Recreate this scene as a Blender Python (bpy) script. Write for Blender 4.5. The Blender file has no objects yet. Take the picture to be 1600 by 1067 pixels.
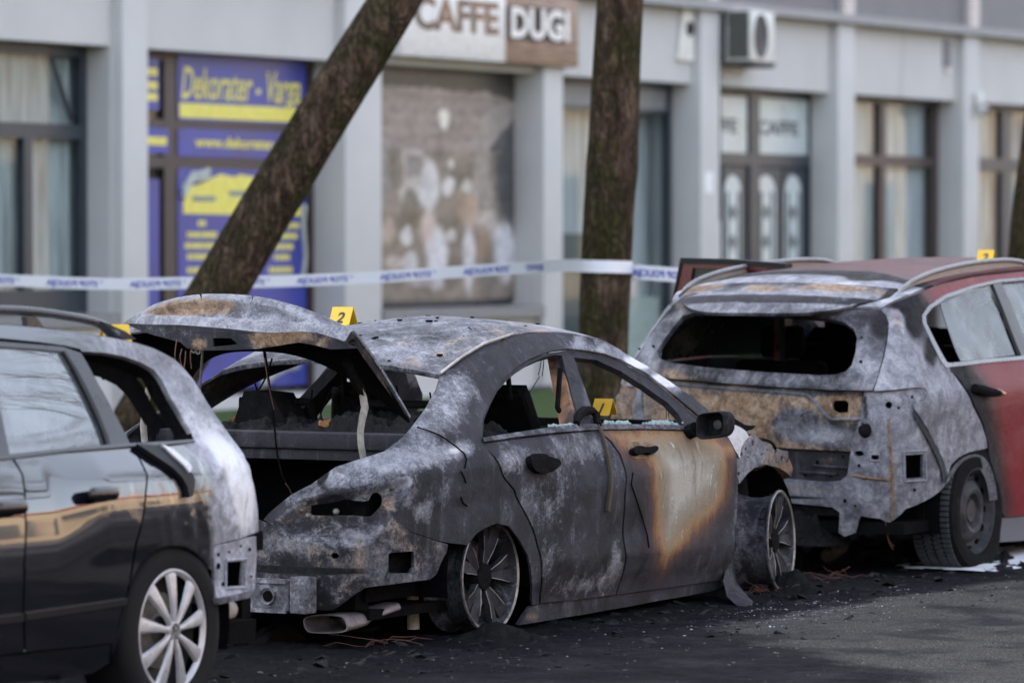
import bpy, bmesh, math, random
import numpy as np
from mathutils import Vector, Matrix
from mathutils.geometry import delaunay_2d_cdt

R = math.radians
S = bpy.context.scene
COL = S.collection

# ------------------------------------------------------------------ camera
FPX, CAMH, YHOR = 7150.0, 1.70, 370.0          # telephoto lens; sizes of the 1600 px wide photograph
PITCH = math.atan((533.5 - YHOR) / FPX)
cd = bpy.data.cameras.new('camera')
cam = bpy.data.objects.new('camera', cd); COL.objects.link(cam)
cam.location = (0, 0, CAMH); cam.rotation_euler = (math.pi / 2 - PITCH, 0, 0)
cd.sensor_width = 36; cd.lens = FPX / 1600 * 36
cd.clip_start = 0.5; cd.clip_end = 3000
cd.dof.use_dof = True; cd.dof.focus_distance = 19.6; cd.dof.aperture_fstop = 2.9
S.camera = cam

# ------------------------------------------------------------------ light
SUN_EL, SUN_AZ = 31.0, -58.0                     # low sun behind the shops: the street is in their shade
W = bpy.data.worlds.new("World"); S.world = W; W.use_nodes = True
wn = W.node_tree
sky = wn.nodes.new('ShaderNodeTexSky'); sky.sky_type = 'NISHITA'; sky.sun_disc = False
sky.sun_elevation = R(SUN_EL); sky.sun_rotation = R(SUN_AZ)
sky.air_density = 1.0; sky.dust_density = 4.5; sky.ozone_density = 1.0
bg = wn.nodes['Background']; bg.inputs[1].default_value = 0.13
hs_ = wn.nodes.new('ShaderNodeHueSaturation'); hs_.inputs['Saturation'].default_value = .52      # thin high haze
wn.links.new(sky.outputs[0], hs_.inputs['Color']); wn.links.new(hs_.outputs[0], bg.inputs[0])
sd = bpy.data.lights.new('sun', 'SUN'); sd.energy = 4.6; sd.angle = R(0.5); sd.color = (1.0, 0.86, 0.70)
sun = bpy.data.objects.new('sun', sd); COL.objects.link(sun)
_az = R(SUN_AZ); _sv = Vector((math.sin(_az) * math.cos(R(SUN_EL)), math.cos(_az) * math.cos(R(SUN_EL)), math.sin(R(SUN_EL))))
sun.rotation_euler = _sv.to_track_quat('Z', 'Y').to_euler()
S.view_settings.view_transform = 'Standard'; S.view_settings.look = 'None'
S.view_settings.exposure = 2.74; S.view_settings.gamma = 1.0
S.cycles.max_bounces = 8; S.cycles.diffuse_bounces = 4; S.cycles.glossy_bounces = 4
S.cycles.transparent_max_bounces = 12; S.cycles.caustics_reflective = False; S.cycles.caustics_refractive = False
S.cycles.sample_clamp_indirect = 4.0

# ------------------------------------------------------------------ helpers
_fw = np.array([0, math.cos(PITCH), -math.sin(PITCH)]); _up = np.array([0, math.sin(PITCH), math.cos(PITCH)])
_C = np.array([0, 0, CAMH])
def ray(u, v):
    d = _fw + np.array([1., 0, 0]) * (u - 800) / FPX - _up * (v - 533.5) / FPX
    return d / np.linalg.norm(d)
def proj(P):
    q = P - _C; z = q @ _fw
    return np.stack([800 + FPX * q[..., 0] / z, 533.5 - FPX * (q @ _up) / z], -1)

class Frame:
    """a place on the ground with a heading: s along U, t out towards the street, z up (local x = s, local y = -t)"""
    def __init__(s, O, al):
        a = R(al); s.U = np.array([math.sin(a), math.cos(a), 0]); s.N = np.array([math.cos(a), -math.sin(a), 0])
        s.O = np.array(O, float); s.al = al; s.rotz = math.pi / 2 - a
    def w(s, P):
        P = np.asarray(P, float)
        return s.O + P[..., 0:1] * s.U + P[..., 1:2] * s.N + P[..., 2:3] * np.array([0, 0, 1.])
    def pl(s, u, v, t=None, a=None, z=None):
        d = ray(u, v)
        if t is not None: k = (t - (_C - s.O) @ s.N) / (d @ s.N)
        elif a is not None: k = (a - (_C - s.O) @ s.U) / (d @ s.U)
        else: k = (z - CAMH) / d[2]
        q = _C + k * d - s.O
        return float(q @ s.U), float(q @ s.N), float(q[2])

def tag(o, label=None, cat=None, group=None, kind=None):
    if label: o['label'] = label
    if cat: o['category'] = cat
    if group: o['group'] = group
    if kind: o['kind'] = kind
    return o
def empty(name, loc=(0, 0, 0), rotz=0, label=None, cat=None, group=None):
    o = bpy.data.objects.new(name, None); COL.objects.link(o)
    o.location = loc; o.rotation_euler = (0, 0, rotz); o.empty_display_size = .2
    return tag(o, label, cat, group)
def link(name, me, parent=None):
    o = bpy.data.objects.new(name, me); COL.objects.link(o)
    if parent is not None: o.parent = parent
    return o
def copy_tree(o, parent=None):
    c = o.copy(); COL.objects.link(c)
    if parent is not None: c.parent = parent
    for ch in list(o.children): copy_tree(ch, c)
    return c

class MB:
    """collects simple solids in the local frame (s, -t, z) and links them as ONE mesh object"""
    def __init__(s): s.v = []; s.f = []; s.sm = []
    def add(s, vs, fs, smooth=False):
        b = len(s.v); s.v += [tuple(map(float, p)) for p in vs]
        s.f += [[b + i for i in f] for f in fs]; s.sm += [smooth] * len(fs); return s
    def box(s, x0, x1, y0, y1, z0, z1, M=None, bev=0):
        if bev > 0:
            bm = bmesh.new(); bmesh.ops.create_cube(bm, size=1)
            for v in bm.verts: v.co = Vector(((x0 + x1) / 2 + v.co.x * abs(x1 - x0), (y0 + y1) / 2 + v.co.y * abs(y1 - y0), (z0 + z1) / 2 + v.co.z * abs(z1 - z0)))
            bmesh.ops.bevel(bm, geom=bm.edges[:] , offset=bev, segments=2, affect='EDGES', profile=.5)
            bm.verts.index_update()
            vs = [v.co.copy() for v in bm.verts]; fs = [[v.index for v in f.verts] for f in bm.faces]; bm.free()
        else:
            if x0 > x1: x0, x1 = x1, x0
            if y0 > y1: y0, y1 = y1, y0
            if z0 > z1: z0, z1 = z1, z0
            vs = [Vector(p) for p in ((x0, y0, z0), (x1, y0, z0), (x1, y1, z0), (x0, y1, z0), (x0, y0, z1), (x1, y0, z1), (x1, y1, z1), (x0, y1, z1))]
            fs = [(0, 3, 2, 1), (4, 5, 6, 7), (0, 1, 5, 4), (1, 2, 6, 5), (2, 3, 7, 6), (3, 0, 4, 7)]
        if M is not None: vs = [M @ v for v in vs]
        return s.add(vs, fs)
    def tube(s, pts, r, n=8, caps=True):
        pts = [Vector(p) for p in pts]; rs = r if isinstance(r, (list, tuple)) else [r] * len(pts)
        T0 = (pts[1] - pts[0]).normalized(); X = T0.orthogonal().normalized(); vs = []; fs = []
        for i, p in enumerate(pts):
            T = (pts[min(i + 1, len(pts) - 1)] - pts[max(i - 1, 0)])
            if T.length < 1e-9: T = T0
            T = T.normalized(); X = (X - T * X.dot(T)); X = X.normalized() if X.length > 1e-6 else T.orthogonal().normalized(); Y = T.cross(X)
            for k in range(n):
                a = 2 * math.pi * k / n; vs.append(p + (X * math.cos(a) + Y * math.sin(a)) * rs[i])
        for i in range(len(pts) - 1):
            for k in range(n):
                fs.append((i * n + k, i * n + (k + 1) % n, (i + 1) * n + (k + 1) % n, (i + 1) * n + k))
        if caps: fs.append(tuple(range(n))[::-1]); fs.append(tuple(range((len(pts) - 1) * n, len(pts) * n)))
        return s.add(vs, fs, True)
    def lathe(s, prof, n=32, M=None, a0=0, a1=2 * math.pi):
        """prof: (radius, height) about the local z axis, M places it"""
        full = abs(a1 - a0 - 2 * math.pi) < 1e-6; k = n if full else n + 1; vs = []; fs = []
        for r, h in prof:
            for i in range(k):
                a = a0 + (a1 - a0) * i / n; v = Vector((r * math.cos(a), r * math.sin(a), h)); vs.append(M @ v if M is not None else v)
        for j in range(len(prof) - 1):
            for i in range(n):
                i2 = (i + 1) % k
                fs.append((j * k + i, j * k + i2, (j + 1) * k + i2, (j + 1) * k + i))
        return s.add(vs, fs, True)
    def prism(s, poly, d0, d1, M=None):
        """poly in local xy, extruded from z=d0 to d1, M places it"""
        n = len(poly); vs = [Vector((x, y, d0)) for x, y in poly] + [Vector((x, y, d1)) for x, y in poly]
        if M is not None: vs = [M @ v for v in vs]
        fs = [tuple(range(n))[::-1], tuple(range(n, 2 * n))] + [(i, (i + 1) % n, n + (i + 1) % n, n + i) for i in range(n)]
        return s.add(vs, fs)
    def build(s, name, mat, parent=None, flip=False):
        me = bpy.data.meshes.new(name); me.from_pydata(s.v, [], s.f)
        me.polygons.foreach_set('use_smooth', s.sm)
        if mat is not None: me.materials.append(mat)
        bm = bmesh.new(); bm.from_mesh(me); bmesh.ops.recalc_face_normals(bm, faces=bm.faces[:]); bm.to_mesh(me); bm.free()
        try: me.set_sharp_from_angle(angle=R(40))
        except Exception: pass
        me.update()
        return link(name, me, parent)

def inside(poly, P):
    """which of the points P lie inside the polygon"""
    poly = np.asarray(poly, float); x, y = P[:, 0], P[:, 1]; r = np.zeros(len(P), bool); j = len(poly) - 1
    for i in range(len(poly)):
        xi, yi = poly[i]; xj, yj = poly[j]
        if abs(yj - yi) > 1e-12:
            r ^= ((yi > y) != (yj > y)) & (x < (xj - xi) * (y - yi) / (yj - yi) + xi)
        j = i
    return r
def dist_poly(poly, P, closed=True):
    poly = np.asarray(poly, float); d = np.full(len(P), 1e9); n = len(poly)
    for i in range(n if closed else n - 1):
        a, b = poly[i], poly[(i + 1) % n]; ab = b - a; L = ab @ ab + 1e-12
        t = np.clip(((P - a) @ ab) / L, 0, 1)
        d = np.minimum(d, np.linalg.norm(P - a - t[:, None] * ab, axis=1))
    return d
def densify(poly, h, closed=True):
    out = []; n = len(poly)
    for i in range(n if closed else n - 1):
        a = np.array(poly[i], float); b = np.array(poly[(i + 1) % n], float); k = max(1, int(np.linalg.norm(b - a) / h))
        for j in range(k): out.append(a + (b - a) * j / k)
    if not closed: out.append(np.array(poly[-1], float))
    return np.array(out)
def chaikin(poly, it=1, closed=True):
    P = [np.array(p, float) for p in poly]
    for _ in range(it):
        Q = []; n = len(P)
        for i in range(n if closed else n - 1):
            a, b = P[i], P[(i + 1) % n]; Q += [a * .75 + b * .25, a * .25 + b * .75]
        if not closed: Q = [P[0]] + Q + [P[-1]]
        P = Q
    return P
def shrink(poly, d):
    """move a polygon's outline inwards by d (panel gaps)"""
    P = np.array(poly, float); n = len(P)
    area = 0.5 * np.sum(P[:, 0] * np.roll(P[:, 1], -1) - np.roll(P[:, 0], -1) * P[:, 1]); sg = 1 if area > 0 else -1
    out = []
    for i in range(n):
        e1 = P[i] - P[i - 1]; e2 = P[(i + 1) % n] - P[i]
        n1 = np.array([-e1[1], e1[0]]) / (np.linalg.norm(e1) + 1e-12); n2 = np.array([-e2[1], e2[0]]) / (np.linalg.norm(e2) + 1e-12)
        m = n1 + n2; L = np.linalg.norm(m); m = m / L if L > 1e-6 else n1
        out.append(P[i] + sg * m * d / max(.5, m @ n1))
    return np.array(out)

def sheet(name, surf, outline, mat, parent=None, holes=(), h=.03, th=.012, paint=None, off=0.0, lip=None, gap=0, smooth_out=0, flip=False):
    """a curved sheet of metal or glass: the outline (with holes) in the surface's own coordinates (a,b),
    filled with a fine net, laid on the surface surf(a,b)->(s,t,z) and given a thickness th inwards"""
    if smooth_out: outline = chaikin(outline, smooth_out)
    if gap: outline = shrink(outline, gap)
    loops = [densify(outline, h)] + [densify(q, h * .7) for q in holes]
    V = np.concatenate(loops); E = []; b = 0
    for L in loops:
        E += [(b + i, b + (i + 1) % len(L)) for i in range(len(L))]; b += len(L)
    lo = loops[0].min(0); hi = loops[0].max(0)
    gx = np.arange(lo[0], hi[0], h); gy = np.arange(lo[1], hi[1], h * .87)
    G = np.array([(x + (h / 2 if j % 2 else 0), y) for j, y in enumerate(gy) for x in gx]) if len(gx) and len(gy) else np.zeros((0, 2))
    if len(G):
        k = inside(loops[0], G) & (dist_poly(loops[0], G) > h * .45)
        for q in loops[1:]: k &= ~inside(q, G) & (dist_poly(q, G) > h * .4)
        G = G[k]
    P2 = np.concatenate([V, G]) if len(G) else V
    rv, re, rf, *_ = delaunay_2d_cdt([Vector(p) for p in P2], E, [], 0, 1e-6)
    rv = np.array([tuple(v) for v in rv]); rf = [tuple(f) for f in rf]
    cen = np.array([rv[list(f)].mean(0) for f in rf])
    k = inside(loops[0], cen)
    for q in loops[1:]: k &= ~inside(q, cen)
    F = [f for f, kk in zip(rf, k) if kk]
    P = surf(rv[:, 0], rv[:, 1]); e = 1e-3
    da = surf(rv[:, 0] + e, rv[:, 1]) - surf(rv[:, 0] - e, rv[:, 1]); db = surf(rv[:, 0], rv[:, 1] + e) - surf(rv[:, 0], rv[:, 1] - e)
    mm = np.array([1, -1, 1.]); Nn = np.cross(da * mm, db * mm) * mm; Nn /= np.linalg.norm(Nn, axis=1)[:, None] + 1e-12
    if flip or getattr(surf, 'flip', False): Nn = -Nn
    P = P + Nn * off
    n = len(P); Q = P - Nn * th
    loc = np.concatenate([P, Q]) if th else P
    loc = np.stack([loc[:, 0], -loc[:, 1], loc[:, 2]], 1)
    faces = list(F); sm = [True] * len(F)
    if th:
        faces += [tuple(i + n for i in f[::-1]) for f in F]; sm += [True] * len(F)
        cnt = {}
        for f in F:
            for i in range(len(f)):
                a_, b_ = f[i], f[(i + 1) % len(f)]; cnt[(a_, b_)] = 1
        for (a_, b_) in list(cnt):
            if (b_, a_) not in cnt: faces.append((b_, a_, a_ + n, b_ + n)); sm.append(False)
    me = bpy.data.meshes.new(name); me.from_pydata([tuple(p) for p in loc], [], faces)
    me.polygons.foreach_set('use_smooth', sm)
    me.materials.append(mat)
    if paint is not None:
        ch = paint(rv, P)
        for key, arr in ch.items():
            at = me.attributes.new(key, 'FLOAT', 'POINT')
            at.data.foreach_set('value', np.concatenate([arr, arr * .6]) .astype(np.float32) if th else arr.astype(np.float32))
    bm = bmesh.new(); bm.from_mesh(me); bmesh.ops.recalc_face_normals(bm, faces=bm.faces[:]) if th else None; bm.to_mesh(me); bm.free()
    try: me.set_sharp_from_angle(angle=R(50))
    except Exception: pass
    me.update()
    return link(name, me, parent)

# ------------------------------------------------------------------ node helpers
class NT:
    def __init__(s, name):
        s.m = bpy.data.materials.new(name); s.m.use_nodes = True; s.t = s.m.node_tree
        s.b = s.t.nodes['Principled BSDF']; s.out = s.t.nodes['Material Output']; s._co = None
    def n(s, ty, **k):
        nd = s.t.nodes.new('ShaderNode' + ty)
        for a, v in k.items(): setattr(nd, a, v)
        return nd
    def l(s, a, b): s.t.links.new(a, b)
    def co(s):
        if s._co is None: s._co = s.n('TexCoord').outputs['Object']
        return s._co
    def map(s, scale=(1, 1, 1), loc=(0, 0, 0), rot=(0, 0, 0)):
        m = s.n('Mapping'); m.inputs['Scale'].default_value = scale; m.inputs['Location'].default_value = loc; m.inputs['Rotation'].default_value = rot
        s.l(s.co(), m.inputs[0]); return m.outputs[0]
    def noise(s, sc=5, det=6, rough=.55, dist=0, vec=None):
        d = s.n('TexNoise'); d.inputs['Scale'].default_value = sc; d.inputs['Detail'].default_value = det
        d.inputs['Roughness'].default_value = rough; d.inputs['Distortion'].default_value = dist
        s.l(vec if vec is not None else s.co(), d.inputs['Vector']); return d.outputs['Fac']
    def vor(s, sc=5, feat='F1', vec=None, out='Distance', rand=1):
        d = s.n('TexVoronoi'); d.feature = feat; d.inputs['Scale'].default_value = sc; d.inputs['Randomness'].default_value = rand
        s.l(vec if vec is not None else s.co(), d.inputs['Vector']); return d.outputs[out]
    def ramp(s, fac, stops, interp='LINEAR'):
        d = s.n('ValToRGB'); cr = d.color_ramp; cr.interpolation = interp
        cr.elements.remove(cr.elements[1])
        for k, (p, c) in enumerate(stops):
            e = cr.elements[0] if k == 0 else cr.elements.new(p)
            e.position = p; e.color = (c, c, c, 1) if isinstance(c, (int, float)) else (*c, 1)
        s.l(fac, d.inputs[0]); return d.outputs[0]
    def math(s, op, a, b=None, clamp=False):
        d = s.n('Math', operation=op); d.use_clamp = clamp
        for i, x in enumerate((a, b)):
            if x is None: continue
            if isinstance(x, (int, float)): d.inputs[i].default_value = x
            else: s.l(x, d.inputs[i])
        return d.outputs[0]
    def step(s, x, lo, hi):
        d = s.n('MapRange'); d.interpolation_type = 'SMOOTHSTEP'
        d.inputs[1].default_value = lo; d.inputs[2].default_value = hi; s.l(x, d.inputs[0]); return d.outputs[0]
    def mix(s, f, a, b, mode='MIX'):
        d = s.n('Mix', data_type='RGBA', blend_type=mode); d.clamp_factor = True
        for i, x in ((0, f), (6, a), (7, b)):
            if isinstance(x, (int, float)): d.inputs[i].default_value = x if i == 0 else (x, x, x, 1)
            elif isinstance(x, tuple): d.inputs[i].default_value = (*x, 1)
            else: s.l(x, d.inputs[i])
        return d.outputs[2]
    def attr(s, name):
        d = s.n('Attribute'); d.attribute_name = name; return d.outputs['Fac']
    def bump(s, h, st=.3, dist=.01):
        d = s.n('Bump'); d.inputs['Strength'].default_value = st; d.inputs['Distance'].default_value = dist
        s.l(h, d.inputs['Height']); s.l(d.outputs[0], s.b.inputs['Normal'])
    def set(s, col=None, rough=None, metal=None, spec=None, coat=None, coatr=None):
        for k, v in (('Base Color', col), ('Roughness', rough), ('Metallic', metal), ('Specular IOR Level', spec), ('Coat Weight', coat), ('Coat Roughness', coatr)):
            if v is None: continue
            i = s.b.inputs[k]
            if isinstance(v, tuple): i.default_value = (*v, 1)
            elif isinstance(v, (int, float)): i.default_value = v
            else: s.l(v, i)
        return s

def simple(name, col, rough=.6, metal=0, var=.15, sc=12, bump=0, spec=.5):
    """a plain surface with a little real unevenness of colour and gloss"""
    t = NT(name); f = t.noise(sc, 5); c0 = tuple(x * (1 - var) for x in col); c1 = tuple(min(1, x * (1 + var)) for x in col)
    t.set(t.ramp(f, [(.3, c0), (.7, c1)]), t.ramp(f, [(.3, max(.02, rough - .06)), (.7, min(1, rough + .06))]), metal, spec)
    if bump: t.bump(t.noise(sc * 4, 5), bump, .004)
    return t.m
# ------------------------------------------------------------------ numpy noise
_rng = np.random.RandomState(7); _lat = _rng.rand(256, 256)
def vnoise(x, y):
    xi = np.floor(x).astype(int); yi = np.floor(y).astype(int); fx = x - xi; fy = y - yi
    fx = fx * fx * (3 - 2 * fx); fy = fy * fy * (3 - 2 * fy)
    g = lambda a, b: _lat[a % 256, b % 256]
    return (g(xi, yi) * (1 - fx) + g(xi + 1, yi) * fx) * (1 - fy) + (g(xi, yi + 1) * (1 - fx) + g(xi + 1, yi + 1) * fx) * fy
def fbm(x, y, o=5, g=.5):
    r = 0; a = 1; t = 0
    for i in range(o): r = r + a * vnoise(x * 2 ** i + 17 * i, y * 2 ** i + 5 * i); t += a; a *= g
    return r / t

# ------------------------------------------------------------------ setting materials
def m_plaster():
    t = NT('grey_plaster'); a = t.noise(1.1, 6); b = t.noise(90, 4)
    st = t.noise(1.0, 5, vec=t.map((5, 5, .35)))
    c = t.ramp(a, [(.3, (.49, .485, .49)), (.7, (.55, .545, .55))])
    c = t.mix(t.step(st, .62, .8), c, (.37, .365, .37)); c = t.mix(t.math('MULTIPLY', b, .25), c, (.36, .36, .37))
    t.set(c, .85, spec=.2); t.bump(b, .35, .004); return t.m
def m_asphalt():
    t = NT('asphalt'); g = t.noise(220, 3); big = t.noise(.55, 6, dist=.4); mid = t.noise(5, 6, vec=t.map((1, 1, 1)))
    c = t.ramp(g, [(.3, (.028, .029, .034)), (.62, (.085, .086, .094)), (.8, (.19, .19, .20))])
    c2 = t.ramp(g, [(.3, (.08, .078, .078)), (.6, (.16, .155, .15)), (.8, (.30, .29, .28))])
    c = t.mix(t.step(big, .42, .60), c, c2)
    c = t.mix(t.step(mid, .58, .75), c, (.02, .02, .024))
    t.set(c, .9, spec=.06); t.bump(g, .6, .006); return t.m
def m_ash():
    t = NT('wet_ash'); g = t.noise(170, 4); g2 = t.noise(60, 6, .7); a = t.noise(2.0, 9, .66, .4); k = t.attr('sand')
    c = t.ramp(t.math('ADD', t.math('MULTIPLY', g, .5), t.math('MULTIPLY', g2, .5)), [(.38, (.002, .002, .003)), (.52, (.006, .006, .008)), (.61, (.017, .017, .022)), (.70, (.09, .091, .105))])
    cb = t.ramp(g, [(.3, (.012, .0115, .0115)), (.45, (.030, .029, .029)), (.57, (.070, .067, .065)), (.72, (.23, .22, .21))])
    f = t.step(t.math('ADD', k, t.math('MULTIPLY', t.math('SUBTRACT', a, .5), 2.0)), .30, .75)
    c = t.mix(f, c, cb)
    t.set(c, t.ramp(a, [(.35, .6), (.6, .95)]), spec=.045); t.bump(t.math('ADD', g, g2), .8, .008); return t.m
def m_glasspane(name='window_pane', tint=(.75, .8, .82), refl=1.0, alpha=.9):
    t = NT(name); nt = t.t
    gl = t.n('BsdfGlossy'); gl.inputs['Roughness'].default_value = .02; gl.inputs['Color'].default_value = (.95, .97, 1, 1)
    tr = t.n('BsdfTransparent'); tr.inputs[0].default_value = (*tint, 1)
    lw = t.n('LayerWeight'); lw.inputs[0].default_value = .5; mx = t.n('MixShader')
    t.l(t.math('MULTIPLY', t.math('ADD', t.math('MULTIPLY', t.math('POWER', lw.outputs['Facing'], 5), .94), .05), refl, True), mx.inputs[0]); t.l(tr.outputs[0], mx.inputs[1]); t.l(gl.outputs[0], mx.inputs[2])
    t.l(mx.outputs[0], t.out.inputs[0]); return t.m
def m_bark(green=.5):
    t = NT('mossy_bark'); a = t.noise(3, 6, .6, .5); r = t.noise(14, 8, .65, .6, vec=t.map((1, 1, .22))); f = t.noise(60, 5, vec=t.map((1, 1, .4)))
    c = t.ramp(t.math('ADD', t.math('MULTIPLY', r, .7), t.math('MULTIPLY', f, .3)), [(.36, (.014, .009, .007)), (.46, (.058, .037, .027)), (.55, (.125, .083, .060)), (.68, (.24, .17, .13))])
    ms = t.step(t.math('ADD', a, t.math('MULTIPLY', t.noise(26, 5), .35)), .62 - .1 * green, .86 - .1 * green)
    c = t.mix(t.math('MULTIPLY', ms, .8), c, t.ramp(f, [(.3, (.016, .018, .006)), (.7, (.062, .064, .018))]))
    wv = t.n('VectorMath', operation='ADD'); t.l(t.map((1, 1, .16)), wv.inputs[0]); nz_ = t.n('TexNoise'); nz_.inputs['Scale'].default_value = 9; nz_.inputs['Detail'].default_value = 5; t.l(t.map((1, 1, .4)), nz_.inputs['Vector']); sc_ = t.n('VectorMath', operation='SCALE'); sc_.inputs['Scale'].default_value = .16; t.l(nz_.outputs['Color'], sc_.inputs[0]); t.l(sc_.outputs[0], wv.inputs[1])
    pl_ = t.vor(21, 'DISTANCE_TO_EDGE', vec=wv.outputs[0], out='Distance'); c = t.mix(t.math('MULTIPLY', t.step(pl_, .16, .0), .6), c, (.012, .009, .007))
    t.set(c, .9, spec=.1); t.bump(t.math('ADD', r, t.math('ADD', t.math('MULTIPLY', f, .5), t.math('MULTIPLY', t.step(pl_, 0, .3), .5))), 1, .04); return t.m
def m_vcol(name, rough=.5, spec=.3):
    t = NT(name); d = t.n('VertexColor'); d.layer_name = 'Col'; t.set(d.outputs[0], rough, spec=spec); return t.m
def m_cladding():
    t = NT('grey_ribbed_cladding'); w = t.n('TexWave'); w.wave_type = 'BANDS'; w.bands_direction = 'X'; w.inputs['Scale'].default_value = 6
    t.l(t.co(), w.inputs[0]); t.set(t.ramp(t.noise(2, 4), [(.3, (.125, .128, .15)), (.7, (.15, .153, .175))]), .45)
    t.bump(w.outputs['Fac'], .6, .02); return t.m
def m_curtain(name, c0, c1):
    t = NT(name); w = t.noise(3, 4, vec=t.map((4, 4, .25))); t.set(t.ramp(w, [(.35, c0), (.65, c1)]), .9, spec=.1); return t.m

M_PLASTER = m_plaster(); M_ASPHALT = m_asphalt(); M_ASH = m_ash(); M_PANE = m_glasspane('window_pane', (.84, .88, .89), .46)
M_BARK = m_bark(.55)
M_DKFRAME = simple('dark_grey_frame', (.026, .034, .046), .4); M_BRFRAME = simple('brown_frame', (.040, .026, .027), .45)
M_SILL = simple('grey_sill', (.17, .175, .185), .5); M_CLAD = m_cladding(); M_LEDGE = simple('concrete_ledge', (.30, .295, .305), .8)
M_PINK = simple('pale_pilaster', (.56, .50, .49), .8); M_CURT = m_curtain('net_curtain', (.30, .305, .305), (.66, .67, .67))
M_CURT2 = m_curtain('drawn_curtain', (.42, .425, .44), (.66, .665, .68))
M_INT = simple('dark_interior', (.03, .03, .033), .9); M_BLUE = simple('blue_vinyl', (.028, .040, .27), .35, var=.3, sc=2)
M_YEL = simple('yellow_vinyl', (.66, .60, .11), .4, var=.1); M_BLUE2 = simple('pale_blue_vinyl', (.35, .38, .36), .4)
M_WHITE = simple('white_metal', (.62, .62, .60), .45); M_GRILL = simple('dark_grille', (.10, .105, .10), .6)
M_FROST = simple('frosted_glass', (.44, .50, .52), .3, var=.1, sc=3); M_DKLET = simple('dark_lettering', (.09, .10, .11), .5)

# ------------------------------------------------------------------ ground
def plane(name, x0, x1, y0, y1, z, mat, fr=None, kind='structure', nx=1, ny=1):
    P = []
    for j in range(ny + 1):
        for i in range(nx + 1): P.append((x0 + (x1 - x0) * i / nx, y0 + (y1 - y0) * j / ny, z))
    f = [(j * (nx + 1) + i, j * (nx + 1) + i + 1, (j + 1) * (nx + 1) + i + 1, (j + 1) * (nx + 1) + i) for j in range(ny) for i in range(nx)]
    me = bpy.data.meshes.new(name); me.from_pydata(P, [], f); me.materials.append(mat)
    o = link(name, me)
    if fr is not None: o.location = fr.O; o.rotation_euler = (0, 0, fr.rotz)
    o['kind'] = kind; return o
plane('road', -900, 900, -400, 1400, 0, M_ASPHALT)
FB = Frame((.34, 48.6, 0), 29.0)             # the shop front: s along the facade, t out of it

def m_grass():
    t = NT('short_grass'); a = t.noise(40, 5); b = t.noise(1.5, 4)
    c = t.ramp(a, [(.3, (.022, .045, .012)), (.7, (.085, .14, .035))]); c = t.mix(t.step(b, .55, .75), c, (.10, .11, .05))
    t.set(c, .9, spec=.2); t.bump(a, 1, .03); return t.m
lawn = plane('lawn', -60, 60, -10.6, -.25, .09, m_grass(), FB, nx=60, ny=10)
kb = MB()
for i in range(60): kb.box(-60 + i * 2, -60 + i * 2 + 1.99, -10.85, -10.6, -.02, .13, bev=.012)
kerb = kb.build('kerb', simple('kerb_stone', (.26, .255, .25), .85, bump=.4)); kerb.location = FB.O; kerb.rotation_euler = (0, 0, FB.rotz); kerb['kind'] = 'structure'

# ------------------------------------------------------------------ the shop building
bld = empty('shop_building', FB.O, FB.rotz, 'long grey plastered building with shop windows between square pillars behind the burnt cars', 'building')
def q_(u, t=0.0, v=300): return FB.pl(u, v, t=t)[0]
def z_(u, v, t=0.0): return FB.pl(u, v, t=t)[2]
ZL = 3.43; ZE = 4.27; TW = -.40; TS = -.12
cols = [(192, 232), (540, 597), (850, 880), (1095, 1127), (1310, 1336), (1507, 1530)]
CQ = [(q_(a), q_(b)) for a, b in cols]
sp = 4.15
CQl = [(CQ[0][0] - sp * k, CQ[0][0] - sp * k + .42) for k in range(6, 0, -1)]
CQr = [(CQ[-1][0] + sp * k, CQ[-1][0] + sp * k + .42) for k in range(1, 9)]
ALL = CQl + CQ + CQr
Q0, Q1 = ALL[0][0], ALL[-1][1]
for a, b in ALL:
    MB().box(a, b, 0, .62, 0, ZE, bev=.012).build('pillar', M_PLASTER, bld)
sills = {0: 1.05, 2: 1.02}                   # bays (counted in the photo) with a wall under the window
for k in range(len(ALL) - 1):
    a = ALL[k][1]; b = ALL[k + 1][0]; bay = k - len(CQl) + 1
    MB().box(a, b, -TS, .55, ZL, ZE).build('spandrel', M_PLASTER, bld)
    zs = sills.get(bay, .95 if bay < 0 or bay > 6 else .18 if bay in (1, 3, 4) else .45)
    if bay in (0, 2):
        MB().box(a, b, .10, .6, 0, zs - .17).build('parapet', M_PLASTER, bld)
        MB().box(a + .01, b - .01, -.02 if bay == 2 else .02, .41, zs - .165, zs - .045).build('sill', M_SILL, bld)
    else:
        MB().box(a, b, .14, .6, 0, zs).build('parapet', M_PLASTER, bld)
core = MB(); core.box(Q0, Q1, .75, 10, 0, 4.6); core.build('rear_wall', M_INT, bld)
upw = MB(); upw.box(Q0, Q1, .21, 10, 4.55, 14.5); upw.build('upper_wall', M_PLASTER, bld)
lg = MB(); lg.box(Q0 - .1, Q1 + .1, -.10, .62, ZE + .002, ZE + .105); lg.build('ledge', M_LEDGE, bld)
for a, b in [(ALL[0][0], ALL[-1][1])]:
    MB().box(a, b, .03, .2, ZE + .11, 7.6).build('cladding', M_CLAD, bld)
for a, b in ALL:
    MB().box(a + .06, a + .36, -.05, .03, ZE + .107, 7.6).build('pilaster', M_PINK, bld)
rf = MB(); rf.box(Q0 - .3, Q1 + .3, -.3, 10.3, 14.5, 14.75); rf.build('roof', M_LEDGE, bld)

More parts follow.
